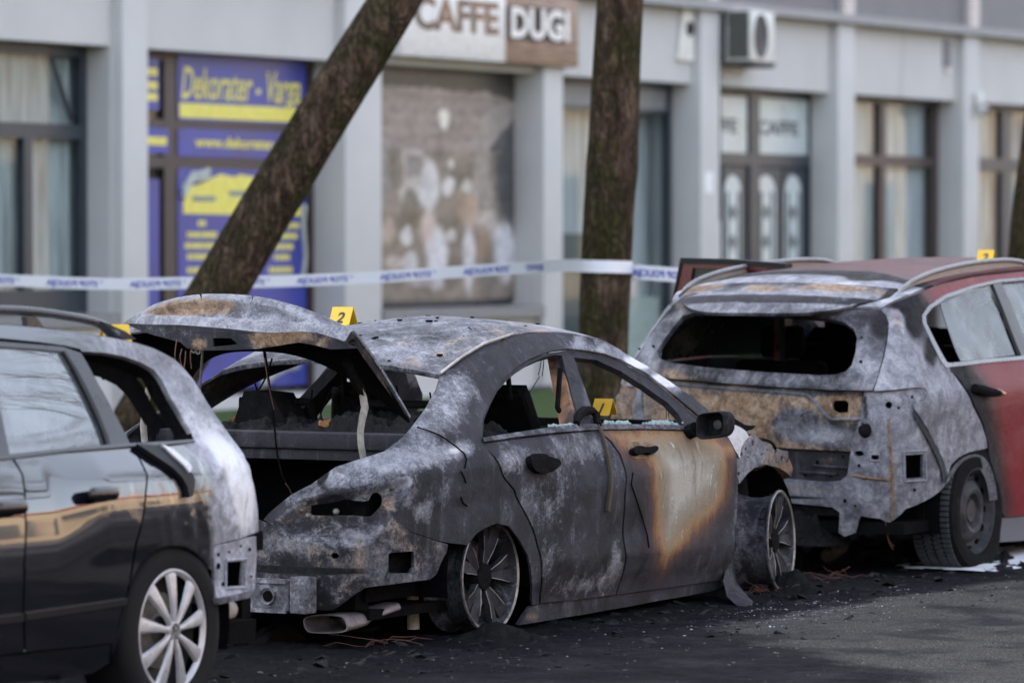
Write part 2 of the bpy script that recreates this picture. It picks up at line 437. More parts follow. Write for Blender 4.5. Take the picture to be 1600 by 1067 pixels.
def txt(name, s, mat, parent, q0, q1, z0, z1, t, shear=0, flipx=False, bold=0, rows=1):
    """raised lettering on the facade, fitted to the rectangle q0..q1, z0..z1"""
    cu = bpy.data.curves.new(name, 'FONT'); cu.body = s; cu.extrude = .0; cu.shear = shear; cu.offset = bold
    cu.resolution_u = 3
    o = bpy.data.objects.new(name, cu); COL.objects.link(o)
    dg = bpy.context.evaluated_depsgraph_get(); me = bpy.data.meshes.new_from_object(o.evaluated_get(dg))
    bpy.data.objects.remove(o); bpy.data.curves.remove(cu)
    V = np.array([tuple(v.co) for v in me.vertices]); lo = V.min(0); hi = V.max(0)
    fx = (V[:, 0] - lo[0]) / (hi[0] - lo[0]); fy = (V[:, 1] - lo[1]) / (hi[1] - lo[1])
    if flipx: fx = 1 - fx
    x = q0 + fx * (q1 - q0); z = z0 + fy * (z1 - z0); y = np.full(len(x), -t)
    me.vertices.foreach_set('co', np.stack([x, y, z], 1).ravel().astype(np.float32)); me.materials.clear(); me.materials.append(mat); me.update()
    me.name = name
    return link(name, me, parent)

def window(bay, u_right, frame_mat, zb, zt, vbars=(), hbars=(), back=None, pane=True, fw=.07, t=TW):
    """a glazed shop front set back in its bay: frame bars given in photo columns, panes, and what hangs behind the glass"""
    a = ALL[len(CQl) + bay - 1][1]; k = len(CQl) + bay
    b = q_(u_right, t); y = -t
    w = empty('window'); w.parent = bld
    m = MB()
    m.box(a - .3, b, y - .03, y + .05, zt - fw, zt); m.box(a - .3, b, y - .03, y + .05, zb, zb + fw)
    m.box(b - fw, b, y - .031, y + .051, zb, zt)
    for ua, ub, z0, z1 in vbars: m.box(q_(ua, t), q_(ub, t), y - .035, y + .045, zb + .001 if z0 is None else z0, zt - .001 if z1 is None else z1)
    for z0, z1, ua, ub in hbars: m.box(a - .3 if ua is None else q_(ua, t), b - .001 if ub is None else q_(ub, t), y - .033, y + .047, z0, z1)
    m.build('frame', frame_mat, w)
    if pane: MB().box(a - .3, b - .02, y + .008, y + .014, zb + .01, zt - .01).build('pane', M_PANE, w)
    if back is not None:
        mat, dy, amp = back; n = 160; P = []; x0, x1 = a - .5, b + .1
        for i in range(n + 1):
            x = x0 + (x1 - x0) * i / n; yy = y + dy + amp * math.sin(i * .9 + 1.3 * math.sin(i * .21)); P += [(x, yy, zb), (x, yy, zt)]
        me = bpy.data.meshes.new('curtain'); me.from_pydata(P, [], [(2 * i, 2 * i + 2, 2 * i + 3, 2 * i + 1) for i in range(n)])
        me.polygons.foreach_set('use_smooth', [True] * n); me.materials.append(mat); link('curtain', me, w)
    # the reveal between the window and the next pillar
    kk = ALL[k][0]
    MB().box(b, kk + .002, -TS + .002, .56, zb - .9 if zb > .9 else 0, ZL + .01).build('reveal', M_PLASTER, bld)
    return w
zz = lambda u, v: z_(u, v, TW)
# bay 0: grey frame with net curtains, one tilted fanlight
w0 = window(0, 132, M_DKFRAME, 1.0, ZL, vbars=[(33, 46, None, zz(60, 205))], hbars=[(zz(60, 217), zz(60, 193), None, None), (1.0, zz(60, 453), None, None)], back=(M_CURT, .10, .02), fw=.10)
sash = MB(); sash.tube([(q_(80, TW), .42, ZL - .06), (q_(114, TW), .42, zz(112, 188))], .028, 6); sash.build('sash', M_DKFRAME, w0)
# bay 1: brown frame with blue and yellow advertising film
w1 = window(1, 490, M_BRFRAME, .12, ZL, vbars=[(252, 278, None, None), (478, 489, None, None)], hbars=[(zz(330, 203), zz(330, 190), None, None), (zz(330, 264), zz(330, 247), None, None)], back=None, fw=.08)
TP = TW + .045
def film(name, u0, u1, z0, z1, mat, parent, t=TP, th=.003):
    return MB().box(q_(u0, t), q_(u1, t), -t, -t + th, z0, z1).build(name, mat, parent)
zp = lambda u, v: z_(u, v, TP)
p1 = film('poster', 278, 478, zp(330, 190), zp(330, 86), M_BLUE, w1)
film('stripe', 281, 478, zp(330, 186), zp(330, 163), M_YEL, p1, TP + .003)
txt('lettering', 'Dekorater - Varga', M_YEL, p1, q_(283, TP), q_(469, TP), zp(330, 172), zp(330, 107), TP + .005, shear=.25, bold=.012)
p2 = film('poster', 278, 478, zp(330, 246), zp(330, 203), M_BLUE, w1)
txt('lettering', 'www.dekorater-varga.hr'[:19], M_YEL, p2, q_(304, TP), q_(470, TP), zp(330, 236), zp(330, 214), TP + .005, bold=.03)
p3 = film('poster', 278, 478, .25, zp(330, 264), M_BLUE, w1)
pz = MB(); yl = [(286, 334), (286, 305), (296, 292), (312, 288), (330, 279), (345, 272), (366, 277), (374, 273), (392, 276), (470, 290), (470, 338)]
PL = [(q_(u, TP), zp(u, v)) for u, v in yl]
pz.prism(PL, 0, .003, Matrix(((1, 0, 0, 0), (0, 0, -1, -TP - .001), (0, 1, 0, 0), (0, 0, 0, 1)))); pz.build('yellow_panel', M_YEL, p3)
rows = MB()
for (u0, u1, v) in [(309, 325, 349), (292, 340, 367), (289, 350, 384), (292, 330, 401), (292, 345, 422), (425, 470, 352), (430, 464, 369), (420, 458, 386), (428, 452, 403), (420, 456, 423), (292, 350, 440), (420, 456, 441)]:
    u = u0; random.seed(v)
    while u < u1 - 3:
        w_ = random.uniform(3, 8); rows.box(q_(u, TP), q_(min(u1, u + w_), TP), -TP - .004, -TP, zp(330, v + 4.5), zp(330, v - 4.5)); u += w_ + 1.5
rows.build('small_print', M_YEL, p3)
rows = MB()
for (u0, u1, v) in [(300, 336, 311), (357, 392, 302)]: rows.box(q_(u0, TP), q_(u1, TP), -TP - .006, -TP - .0045, zp(330, v + 4), zp(330, v - 4))
rows.build('small_print', simple('grey_blue_print', (.17, .20, .22), .5), p3)
sw = MB()
for off in (0, 10):
    pts = [(284, 300 + off), (290, 286 + off), (300, 272 + off * .8), (312, 272 + off * .8), (325, 266 + off)]
    sw.tube([(q_(u, TP), -TP - .008, zp(u, v)) for u, v in pts], .03, 6)
for pts in ([(475, 320), (472, 350), (476, 400), (471, 440)], [(405, 600), (425, 583), (445, 572), (462, 570)], [(360, 600), (380, 588), (392, 585)]):
    sw.tube([(q_(u, TP), -TP - .008, zp(u, v)) for u, v in pts], .05 if pts[0][1] > 500 else .025, 6)
sw.build('scroll_pattern', M_BLUE2, p3)
p4 = film('poster', 222, 249, zp(240, 172), zp(240, 92), M_BLUE, w1); rows = MB()
for v in (113, 134, 152): rows.box(q_(222, TP), q_(246, TP), -TP - .004, -TP, zp(240, v + 6), zp(240, v - 6))
rows.build('small_print', M_YEL, p4)
p5 = film('poster', 222, 264, zp(240, 240), zp(240, 200), M_BLUE, w1); rows = MB(); rows.box(q_(222, TP), q_(260, TP), -TP - .004, -TP, zp(240, 227), zp(240, 214)); rows.build('small_print', M_YEL, p5)
film('poster', 222, 249, .3, zp(240, 280), M_BLUE, w1)
MB().box(ALL[len(CQl)][1] - .4, q_(486, TW), .62, .68, .1, ZL).build('screen', M_INT, w1)
# bay 2: picture film of a cafe room
w2 = window(2, 810, M_DKFRAME, 1.0, ZL, vbars=[(803, 810, None, None)], hbars=[(ZL - .16, ZL, None, None)], pane=False, fw=.07)
def photo_film():
    uL, uR, vT, vB = 590, 806, 92, 452; n, m_ = 110, 150
    qa, qb = q_(uL, TP), q_(uR, TP); za, zb = 1.05, ZL - .05
    U = np.linspace(0, 1, n); V = np.linspace(0, 1, m_); uu, vv = np.meshgrid(U, V)   # v: 0 bottom .. 1 top
    u = uL + uu * (uR - uL); v = vB + vv * (vT - vB)
    u0_, v0_ = u, v; u = u + 9 * (fbm(uu * 14, vv * 17, 4) - .5); v = v + 12 * (fbm(uu * 13 + 40, vv * 15 + 7, 4) - .5)
    c = np.zeros((m_, n, 3)) + np.array([.17, .145, .125])
    wob = fbm(uu * 9, vv * 9, 5)[..., None]; c = c * (.55 + .9 * wob)
    pl = (np.sin(v0_ * .30) > .3)[..., None] * (v[..., None] < 215); c = np.where(pl, c * .8, c)
    c = c + (v[..., None] < 215) * (v[..., None] > 110) * np.array([.07, .06, .065])
    def blob(cx, cy, rx, ry, col, k=1., p=2):
        nonlocal c
        d = (np.abs((u - cx) / rx) ** p + np.abs((v - cy) / ry) ** p); f = np.clip(1.6 - d * 1.1, 0, 1)[..., None] * k; c = c * (1 - f) + np.array(col) * f
    def poly(pp, col, k=1.):
        nonlocal c
        f = inside(pp, np.stack([u.ravel(), v.ravel()], 1)).reshape(u.shape)[..., None] * k; c = c * (1 - f) + np.array(col) * f
    poly([(585, 80), (820, 80), (820, 128), (760, 118), (585, 112)], (.03, .027, .025), .9)
    poly([(765, 140), (810, 125), (810, 160), (760, 205), (770, 300), (735, 300), (740, 190)], (.30, .27, .255), .8)
    poly([(803, 155), (803, 215), (760, 210)], (.06, .065, .07), .9); poly([(772, 215), (803, 212), (803, 345), (778, 300)], (.05, .055, .065), .85)
    blob(691, 162, 10, 17, (.62, .60, .55)); blob(702, 235, 5, 8, (.5, .48, .45))
    poly([(628, 212), (662, 212), (662, 260), (628, 260)], (.42, .37, .36), .7); poly([(632, 222), (658, 222), (658, 258), (632, 258)], (.17, .16, .17), .8)
    for a in [(641, 285, 18, 26, (.5, .48, .46)), (668, 270, 15, 42, (.55, .55, .57)), (697, 272, 9, 14, (.56, .55, .56)), (727, 272, 8, 12, (.5, .48, .45)),
              (640, 310, 14, 38, (.10, .085, .06)), (606, 345, 12, 22, (.36, .28, .25)), (634, 350, 8, 16, (.55, .54, .55)), (668, 335, 12, 30, (.48, .39, .36)),
              (680, 385, 16, 46, (.56, .57, .62)), (640, 395, 10, 22, (.45, .44, .46)), (615, 392, 16, 8, (.45, .38, .36)), (701, 350, 9, 9, (.52, .50, .50)),
              (730, 385, 9, 56, (.52, .51, .56)), (732, 310, 14, 26, (.36, .27, .21)), (715, 300, 12, 20, (.25, .19, .15)), (760, 330, 20, 26, (.42, .38, .36)),
              (788, 375, 17, 48, (.55, .56, .62)), (752, 360, 12, 30, (.22, .16, .12)), (610, 420, 20, 16, (.12, .11, .10)), (705, 410, 14, 22, (.10, .09, .085)), (760, 415, 14, 26, (.12, .11, .10)),
              (600, 250, 8, 50, (.22, .21, .21)), (655, 420, 20, 10, (.30, .28, .29))]: blob(*a, k=.85)
    c = c * (.62 + .8 * fbm(uu * 34, vv * 40, 3))[..., None]
    P = [(qa + (qb - qa) * uu[j, i], -TP, za + (zb - za) * vv[j, i]) for j in range(m_) for i in range(n)]
    F = [(j * n + i, j * n + i + 1, (j + 1) * n + i + 1, (j + 1) * n + i) for j in range(m_ - 1) for i in range(n - 1)]
    me = bpy.data.meshes.new('poster'); me.from_pydata(P, [], F)
    ca = me.color_attributes.new('Col', 'FLOAT_COLOR', 'POINT'); ca.data.foreach_set('color', np.concatenate([np.clip(c, 0, 1), np.ones((m_, n, 1))], -1).ravel().astype(np.float32))
    me.materials.append(m_vcol('printed_film', .35)); link('poster', me, w2)
photo_film()
# bay 3: glazed shop door behind the tree
w3 = window(3, 1057, M_DKFRAME, .05, ZL, vbars=[(1040, 1056, None, None)], hbars=[(zz(1000, 176), zz(1000, 170), None, None)], back=(M_CURT2, .30, .03))
MB().box(ALL[len(CQl) + 2][1] - .2, q_(1040, TW), .39, .43, zz(1000, 170), zz(1000, 128)).build('header_panel', M_SILL, w3)
MB().box(q_(985, TW), q_(1035, TW), .44, .47, .1, zz(1010, 465)).build('door_panel', simple('pale_panel', (.50, .53, .49), .6), w3)
MB().box(q_(880, TW), q_(945, TW), .5, .6, .1, zz(905, 365)).build('counter', simple('dark_teal_counter', (.045, .065, .07), .6), w3)
# bay 4: cafe door with lettering and leaded glass
w4 = window(4, 1272, M_DKFRAME, .02, ZL, vbars=[(1168, 1183, None, None), (1262, 1272, None, None)], hbars=[(zz(1200, 260), zz(1200, 241), None, None)], back=None, pane=False)
M_PINKF = simple('pink_film', (.50, .36, .37), .35)
for u0, u1, s, a_, b_ in ((1100, 1167, 'CAFFE', 1092, 1156), (1184, 1262, 'CAFFE', 1189, 1251)):
    g = film('glazing', u0, u1, zz(1220, 242), zz(1220, 155), M_FROST, w4, TW + .005)
    txt('lettering', s, M_DKLET, g, q_(a_, TP), q_(b_, TP), zz(1220, 212), zz(1220, 189), TW + .012, bold=.03)
for u0, u1 in ((1130, 1168), (1180, 1222), (1224, 1262)):
    d_ = film('door_leaf', u0, u1, .05, zz(1200, 262), M_DKFRAME, w4, TW + .0, .03)
    um = (u0 + u1) / 2; hw = (u1 - u0) / 2 - 6
    pts = []
    for i in range(13):
        a = math.pi * i / 12; pts.append((um + hw * math.cos(a), 300 - 26 * math.sin(a)))
    PL = [(q_(u0 + 6, TP), .4)] + [(q_(u1 - 6, TP), .4)] + [(q_(u, TP), zz(um, v)) for u, v in pts]
    MB().prism(PL, 0, .004, Matrix(((1, 0, 0, 0), (0, 0, -1, -TW - .006), (0, 1, 0, 0), (0, 0, 0, 1)))).build('leaded_glass', M_FROST, d_)
    o_ = MB()
    for v in (332, 378, 420): o_.prism([(q_(um, TP), zz(um, v - 14)), (q_(um + 6, TP), zz(um, v)), (q_(um, TP), zz(um, v + 14)), (q_(um - 6, TP), zz(um, v))], 0, .004, Matrix(((1, 0, 0, 0), (0, 0, -1, -TW - .012), (0, 1, 0, 0), (0, 0, 0, 1))))
    for s_ in (-1, 1): o_.tube([(q_(um + s_ * 9, TP), .385, zz(um, v)) for v in range(300, 430, 8)], .018, 5)
    o_.build('lead_pattern', simple('lead', (.11, .125, .14), .5), d_)
# bays 5 and 6
w5 = window(5, 1463, M_BRFRAME, .45, ZL, vbars=[(1371, 1381, None, None), (1452, 1463, None, None)], hbars=[(zz(1400, 260), zz(1400, 244), None, None)], back=(M_CURT2, .10, .025))
w6 = window(6, 1640, M_DKFRAME, .3, ZL, vbars=[(1562, 1576, None, None)], hbars=[(zz(1550, 268), zz(1550, 248), None, None)], back=(M_CURT, .14, .03))
for bay in list(range(-5, 0)) + list(range(7, 13)):
    a, b = ALL[len(CQl) + bay - 1][1], ALL[len(CQl) + bay][0]
    if bay < 0: MB().box(a - .02, b + .02, .4, .44, .9, ZL).build('window', M_PANE, bld)

# fittings on the building
def fitting(name, label, cat, q, t, z):
    P = FB.w(np.array([q, t, z])); return empty(name, P, FB.rotz, label, cat)
def sign():
    u0, u1, us = 626, 904, 790; t = .10
    q0, qs, q1 = q_(u0, t), q_(us, t), q_(u1, t); z0, z1 = z_(760, 96, t), z_(760, -14, t)
    o = empty('shop_sign', FB.w(np.array([q0, t, 0])), FB.rotz, 'wide cafe sign, half white and half wood effect, over the picture window', 'sign')
    W_ = MB().box(0, qs - q0, 0, .2, z0, z1, bev=.006).build('white_board', simple('sign_white', (.62, .61, .61), .35), o)
    t_ = NT('sign_planks'); v_ = t_.map((.35, 1, 4.5)); n_ = t_.noise(7, 5, vec=v_)
    t_.set(t_.ramp(n_, [(.3, (.10, .055, .035)), (.5, (.24, .15, .105)), (.72, (.37, .27, .21))]), .5)
    B_ = MB().box(qs - q0 + .002, q1 - q0, .001, .2, z0, z1, bev=.006).build('wood_board', t_.m, o)
    tb = NT('brown_letters'); tb.set(tb.ramp(tb.noise(1.3, 3), [(.4, (.065, .045, .04)), (.62, (.24, .13, .07))]), .5)
    q = lambda u: q_(u, t) - q0
    txt('lettering', 'CAFFE', tb.m, W_, q(647), q(779), z_(760, 55, t), z_(760, 3, t), .006, bold=.035)
    MB().box(q(792), q(884), -.003, -.0005, z_(840, 66, t), z_(840, 12, t)).build('letter_ground', simple('dark_plank', (.065, .042, .035), .6), B_)
    txt('lettering', 'DUGI', simple('white_letters', (.70, .68, .67), .5), B_, q(795), q(886), z_(840, 63, t), z_(840, 14, t), .03, bold=.04)
sign()
def aircon():
    t = .34; q0 = q_(1134, -TS * 0 + .0); o = fitting('air_conditioner', 'white outdoor air conditioning unit hanging above the cafe door', 'air conditioner', q_(1165, .1), TS, z_(1165, 100, .1)); o.rotation_euler[2] += R(8)
    m = MB().box(-.42, .42, -.42, -.10, .02, .60, bev=.015); m.build('casing', M_WHITE, o)
    g = MB()
    for k in range(20): g.box(-.432, -.421, -.37 + .0, -.14, .06 + k * .026, .074 + k * .026)
    for k in range(7): g.box(-.434, -.431, -.37 + k * .036, -.362 + k * .036, .05, .58)
    g.build('side_grille', M_GRILL, o); MB().box(-.4215, -.4205, -.38, -.13, .05, .58).build('coil', simple('coil_fins', (.055, .06, .055), .6), o)
    f = MB(); Mf = Matrix.Translation((-.10, -.42, .31)) @ Matrix.Rotation(math.pi / 2, 4, 'X')
    f.lathe([(.0, .005), (.24, .005), (.25, .012), (.255, .004)], 36, Mf)
    for r in (.06, .11, .16, .21): f.lathe([(r - .004, .012), (r, .018), (r + .004, .012)], 32, Mf)
    f.build('fan_grille', simple('fan_grille_grey', (.075, .072, .078), .6), o)
    b = MB().box(-.36, -.32, -.44, .0, -.04, .02).box(.32, .36, -.44, .0, -.04, .02).box(-.45, .45, -.43, -.09, -.012, .018); b.build('bracket', M_GRILL, o)
    p = MB().tube([(-.46, -.05, .55), (-.47, -.05, .2), (-.47, -.04, -.3), (-.47, -.04, -1.8)], .025, 8); p.build('pipe', M_DKFRAME, o)
aircon()
def wall_vent():
    o = fitting('wall_vent', 'small grey louvred vent grille on the plaster between two pillars', 'vent', q_(1478, TS), TS, z_(1478, 106, TS))
    f = MB().box(-.12, .12, -.02, 0, .0, .36, bev=.004); f.build('frame', simple('vent_grey', (.26, .26, .28), .6), o)
    l = MB()
    for k in range(9): l.box(-.10, .10, -.03, -.021, .02 + k * .036, .04 + k * .036)
    l.build('louvres', simple('vent_dark', (.13, .13, .15), .6), o)
    MB().box(-.08, .04, -.05, -.001, -.07, -.005, bev=.01).build('outlet', M_WHITE, o)
wall_vent()
def flue():
    o = fitting('flue_cover', 'white boiler flue cover with a round black hole high on the wall beside the tree', 'flue', q_(1068, TS), TS, z_(1068, 95, TS))
    pl_ = MB(); pl_.prism([(-.22, 0), (.16, 0), (.16, .62), (-.10, .62), (-.16, .3)], 0, .05, Matrix(((1, 0, 0, 0), (0, 0, -1, 0), (0, 1, 0, 0), (0, 0, 0, 1)))); pl_.build('plate', M_WHITE, o)
    h = MB().lathe([(0, .075), (.075, .075), (.085, .06), (.085, .05)], 24, Matrix.Translation((.05, 0, .36)) @ Matrix.Rotation(math.pi / 2, 4, 'X')); h.build('outlet', M_INT, o)
flue()
def cctv():
    o = fitting('security_camera', 'white dome security camera fixed to a pillar at the right', 'camera', q_(1522, .0), 0, z_(1522, 165, 0))
    MB().box(-.06, .07, -.10, 0, .0, .17, bev=.02).build('mounting_box', M_WHITE, o)
    M_ = Matrix.Translation((.01, -.12, -.06)); prof = [(.0, -.085), (.04, -.075), (.07, -.04), (.08, 0), (.075, .04), (.03, .06), (0, .06)]
    MB().lathe(prof, 24, M_).build('dome', simple('camera_white', (.55, .55, .58), .3), o)
    MB().lathe([(0, .06), (.03, .055), (.035, .0)], 16, Matrix.Translation((-.01, -.16, -.07)) @ Matrix.Rotation(R(100), 4, 'X')).build('lens', M_INT, o)
cctv()
def notice():
    o = fitting('notice', 'small white paper notice stuck on a pillar left of the cafe door', 'notice', q_(1107, .0), .004, z_(1107, 302, 0))
    MB().box(-.10, .10, -.002, .002, 0, .24).build('paper', simple('paper', (.72, .72, .76), .7), o)
notice()
def foot_vent():
    o = fitting('vent_opening', 'dark square vent at the foot of the wall above the grass', 'vent', q_(847, .02), .012, z_(847, 622, .02))
    MB().box(-.22, .22, -.03, .02, 0, .13, bev=.01).build('grille', M_INT, o)
foot_vent()
# ------------------------------------------------------------------ car shells
def crv(xs, ys):
    """smooth curve through the given points (cubic Hermite, flat-safe)"""
    xs = np.array(xs, float); ys = np.array(ys, float); d = np.diff(ys) / np.diff(xs); m = np.zeros(len(xs)); m[0] = d[0]; m[-1] = d[-1]
    for i in range(1, len(xs) - 1): m[i] = 0 if d[i - 1] * d[i] <= 0 else 2 * d[i - 1] * d[i] / (d[i - 1] + d[i])
    def f(x):
        x = np.clip(np.asarray(x, float), xs[0], xs[-1]); i = np.clip(np.searchsorted(xs, x) - 1, 0, len(xs) - 2); h = xs[i + 1] - xs[i]; u = (x - xs[i]) / h
        return ys[i] * (1 + 2 * u) * (1 - u) ** 2 + m[i] * h * u * (1 - u) ** 2 + ys[i + 1] * u * u * (3 - 2 * u) + m[i + 1] * h * u * u * (u - 1)
    return f
class Shell:
    """the outer skin of a car: a runs along the side from the rear corner forwards (a > 0), round the corner and across
    the rear (a < 0); the second coordinate is the height"""
    def __init__(s, fr, W, Rr, rc, taper=(.3, .11), bulge=.05, bumps=(), sx=1, ft=(2.7, .12)):
        s.fr, s.W, s.R, s.rc, s.taper, s.bulge, s.bumps, s.sx, s.ft = fr, W, Rr, rc, taper, bulge, bumps, sx, ft
        s.R0 = float(Rr(.5)); s.L = rc * math.pi / 2; s._g = None; s.mir = 1; s.flip = sx < 0
    def __call__(s, a, z):
        a = np.asarray(a, float); z = np.asarray(z, float)
        Rz = s.R(z); side = np.maximum(a, 0)
        La = 2.6; ss = np.where(side < La, Rz + s.rc + side * (1 - (Rz - s.R0) / La), s.R0 + s.rc + side)
        k = np.maximum(0, s.taper[0] - ss) / 1.1; kf = np.maximum(0, ss - s.ft[0])
        Wz = s.W(z) * (1 - s.taper[1] * k ** 2 - s.ft[1] * kf ** 2)
        ph = np.clip(-a, 0, s.L) / s.rc
        t = Wz - s.rc + s.rc * np.cos(ph) - np.maximum(0, -a - s.L)
        ss = np.where(a < 0, ss - s.rc * np.sin(ph), ss)
        ss = ss - s.bulge * np.clip(1 - (t / Wz) ** 2, 0, 1)
        for b in s.bumps: t = t + b(ss, z) * np.cos(np.clip(ph, 0, math.pi / 2))
        return np.stack([ss * s.sx, t * s.mir, z + 0 * t], -1)
    def mirror(s):
        import copy
        m = copy.copy(s); m.mir = -1; m._g = None; m.flip = not s.flip; return m
    def grid(s):
        if s._g is None:
            a, z = np.meshgrid(np.concatenate([np.arange(-1.9, 3.6, .03)]), np.arange(.05, 1.62, .02)); a = a.ravel(); z = z.ravel()
            P = s(a, z); e = 1e-3; n = np.cross(s(a + e, z) - s(a - e, z), s(a, z + e) - s(a, z - e)) * (s.sx * s.mir)
            Wp = s.fr.w(P); nw = n[:, 0:1] * s.fr.U + n[:, 1:2] * s.fr.N + n[:, 2:3] * np.array([0, 0, 1.])
            ok = ((_C - Wp) * nw).sum(1) < 0
            s._g = (np.stack([a, z], 1)[ok], proj(Wp)[ok])
        return s._g
    def solve(s, px):
        G, pp = s.grid(); out = []
        for u, v in px:
            tgt = np.array([u, v], float); i = np.argmin(((pp - tgt) ** 2).sum(1)); x = G[i].copy()
            for _ in range(12):
                f = lambda q: proj(s.fr.w(s(q[0], q[1]))) - tgt
                r = f(x); e = 1e-4; J = np.stack([(f(x + [e, 0]) - r) / e, (f(x + [0, e]) - r) / e], 1)
                try: dx = np.linalg.solve(J + 1e-9 * np.eye(2), r)
                except Exception: break
                nrm = np.abs(dx).max(); x = x - dx * min(1, .08 / max(nrm, 1e-9))
                if nrm < 1e-5: break
            r = np.linalg.norm(proj(s.fr.w(s(x[0], x[1]))) - tgt)
            if r > 3 or np.linalg.norm(x - G[i]) > .3: x = G[i].copy()
            out.append(x)
        return np.array(out)
FC = Frame((-.793, 19.754, 0), 30.2)
FS = Frame((1.597, 23.717, 0), 29.5)
FW = Frame((-1.961, 16.532, 0), 29.0)
def ridge(line, h, wa, wb, s0, s1, f=.3):
    """a pressed crease: rises towards the line z(s), wa wide above it and wb below, between s0 and s1"""
    g = crv(*line)
    def b(s, z):
        d = z - g(s); k = np.where(d > 0, np.clip(1 - d / wa, 0, 1), np.clip(1 + d / wb, 0, 1)) ** 1.15
        return h * k * np.clip((s - s0) / f, 0, 1) * np.clip((s1 - s) / f, 0, 1)
    return b
SC = Shell(FC, crv([.0, .12, .22, .35, .5, .62, .72, .80, .86, .95, 1.05, 1.15, 1.22, 1.28, 1.34, 1.7], [.79, .81, .845, .868, .878, .876, .862, .838, .806, .742, .677, .612, .562, .508, .44, .1]),
           crv([.0, .1, .3, .45, .55, .65, .75, .85, .95, 1.1, 1.25, 1.7], [-.82, -.86, -.9, -.92, -.92, -.87, -.78, -.62, -.42, -.10, .25, 1.2]), .30, (.3, .10), .05,
           [ridge(([-.9, -.45, 0, .3, .6], [.71, .725, .745, .755, .76]), .022, .10, .16, -.9, .75, .35),
            ridge(([.2, .7, 1.1, 2.1, 2.6], [.57, .60, .63, .695, .71]), .024, .16, .22, .25, 2.8, .7),
            ridge(([0, 2.4], [.31, .27]), .014, .10, .12, .1, 2.6, .4)])
SS = Shell(FS, crv([.0, .2, .4, .6, .8, .92, 1.0, 1.1, 1.25, 1.4, 1.5, 1.58, 1.7], [.84, .87, .895, .905, .902, .885, .86, .82, .757, .69, .635, .575, .44]),
           crv([.0, .2, .4, .6, .8, .95, 1.05, 1.2, 1.35, 1.45, 1.6, 1.7], [-.66, -.70, -.76, -.80, -.82, -.80, -.76, -.66, -.55, -.47, -.36, -.2]), .26, (.3, .07), .06,
           [ridge(([-.9, .2, 2], [.86, .90, .93]), .018, .14, .2, -.9, 3, .4)])
SW = Shell(FW, crv([.0, .2, .35, .5, .65, .76, .84, .93, 1.0, 1.15, 1.3, 1.38, 1.44, 1.7], [.84, .868, .887, .902, .909, .902, .880, .842, .805, .735, .66, .615, .57, .2]),
           crv([.0, .2, .4, .6, .8, .95, 1.05, 1.2, 1.3, 1.4, 1.5, 1.7], [-.70, -.73, -.77, -.80, -.79, -.75, -.68, -.56, -.46, -.34, -.18, .2]), .26, (.3, .08), .06, [], sx=-1)
# sheet metal buckled by the heat
SC.bumps = list(SC.bumps) + [lambda s, z: .020 * (fbm(s * 2.3 + 40, z * 3.1 + 20, 3) - .5) * np.clip(1.15 - z, .25, 1)]
SS.bumps = list(SS.bumps) + [lambda s, z: .014 * (fbm(s * 2.6 + 10, z * 3.4 + 70, 3) - .5)]
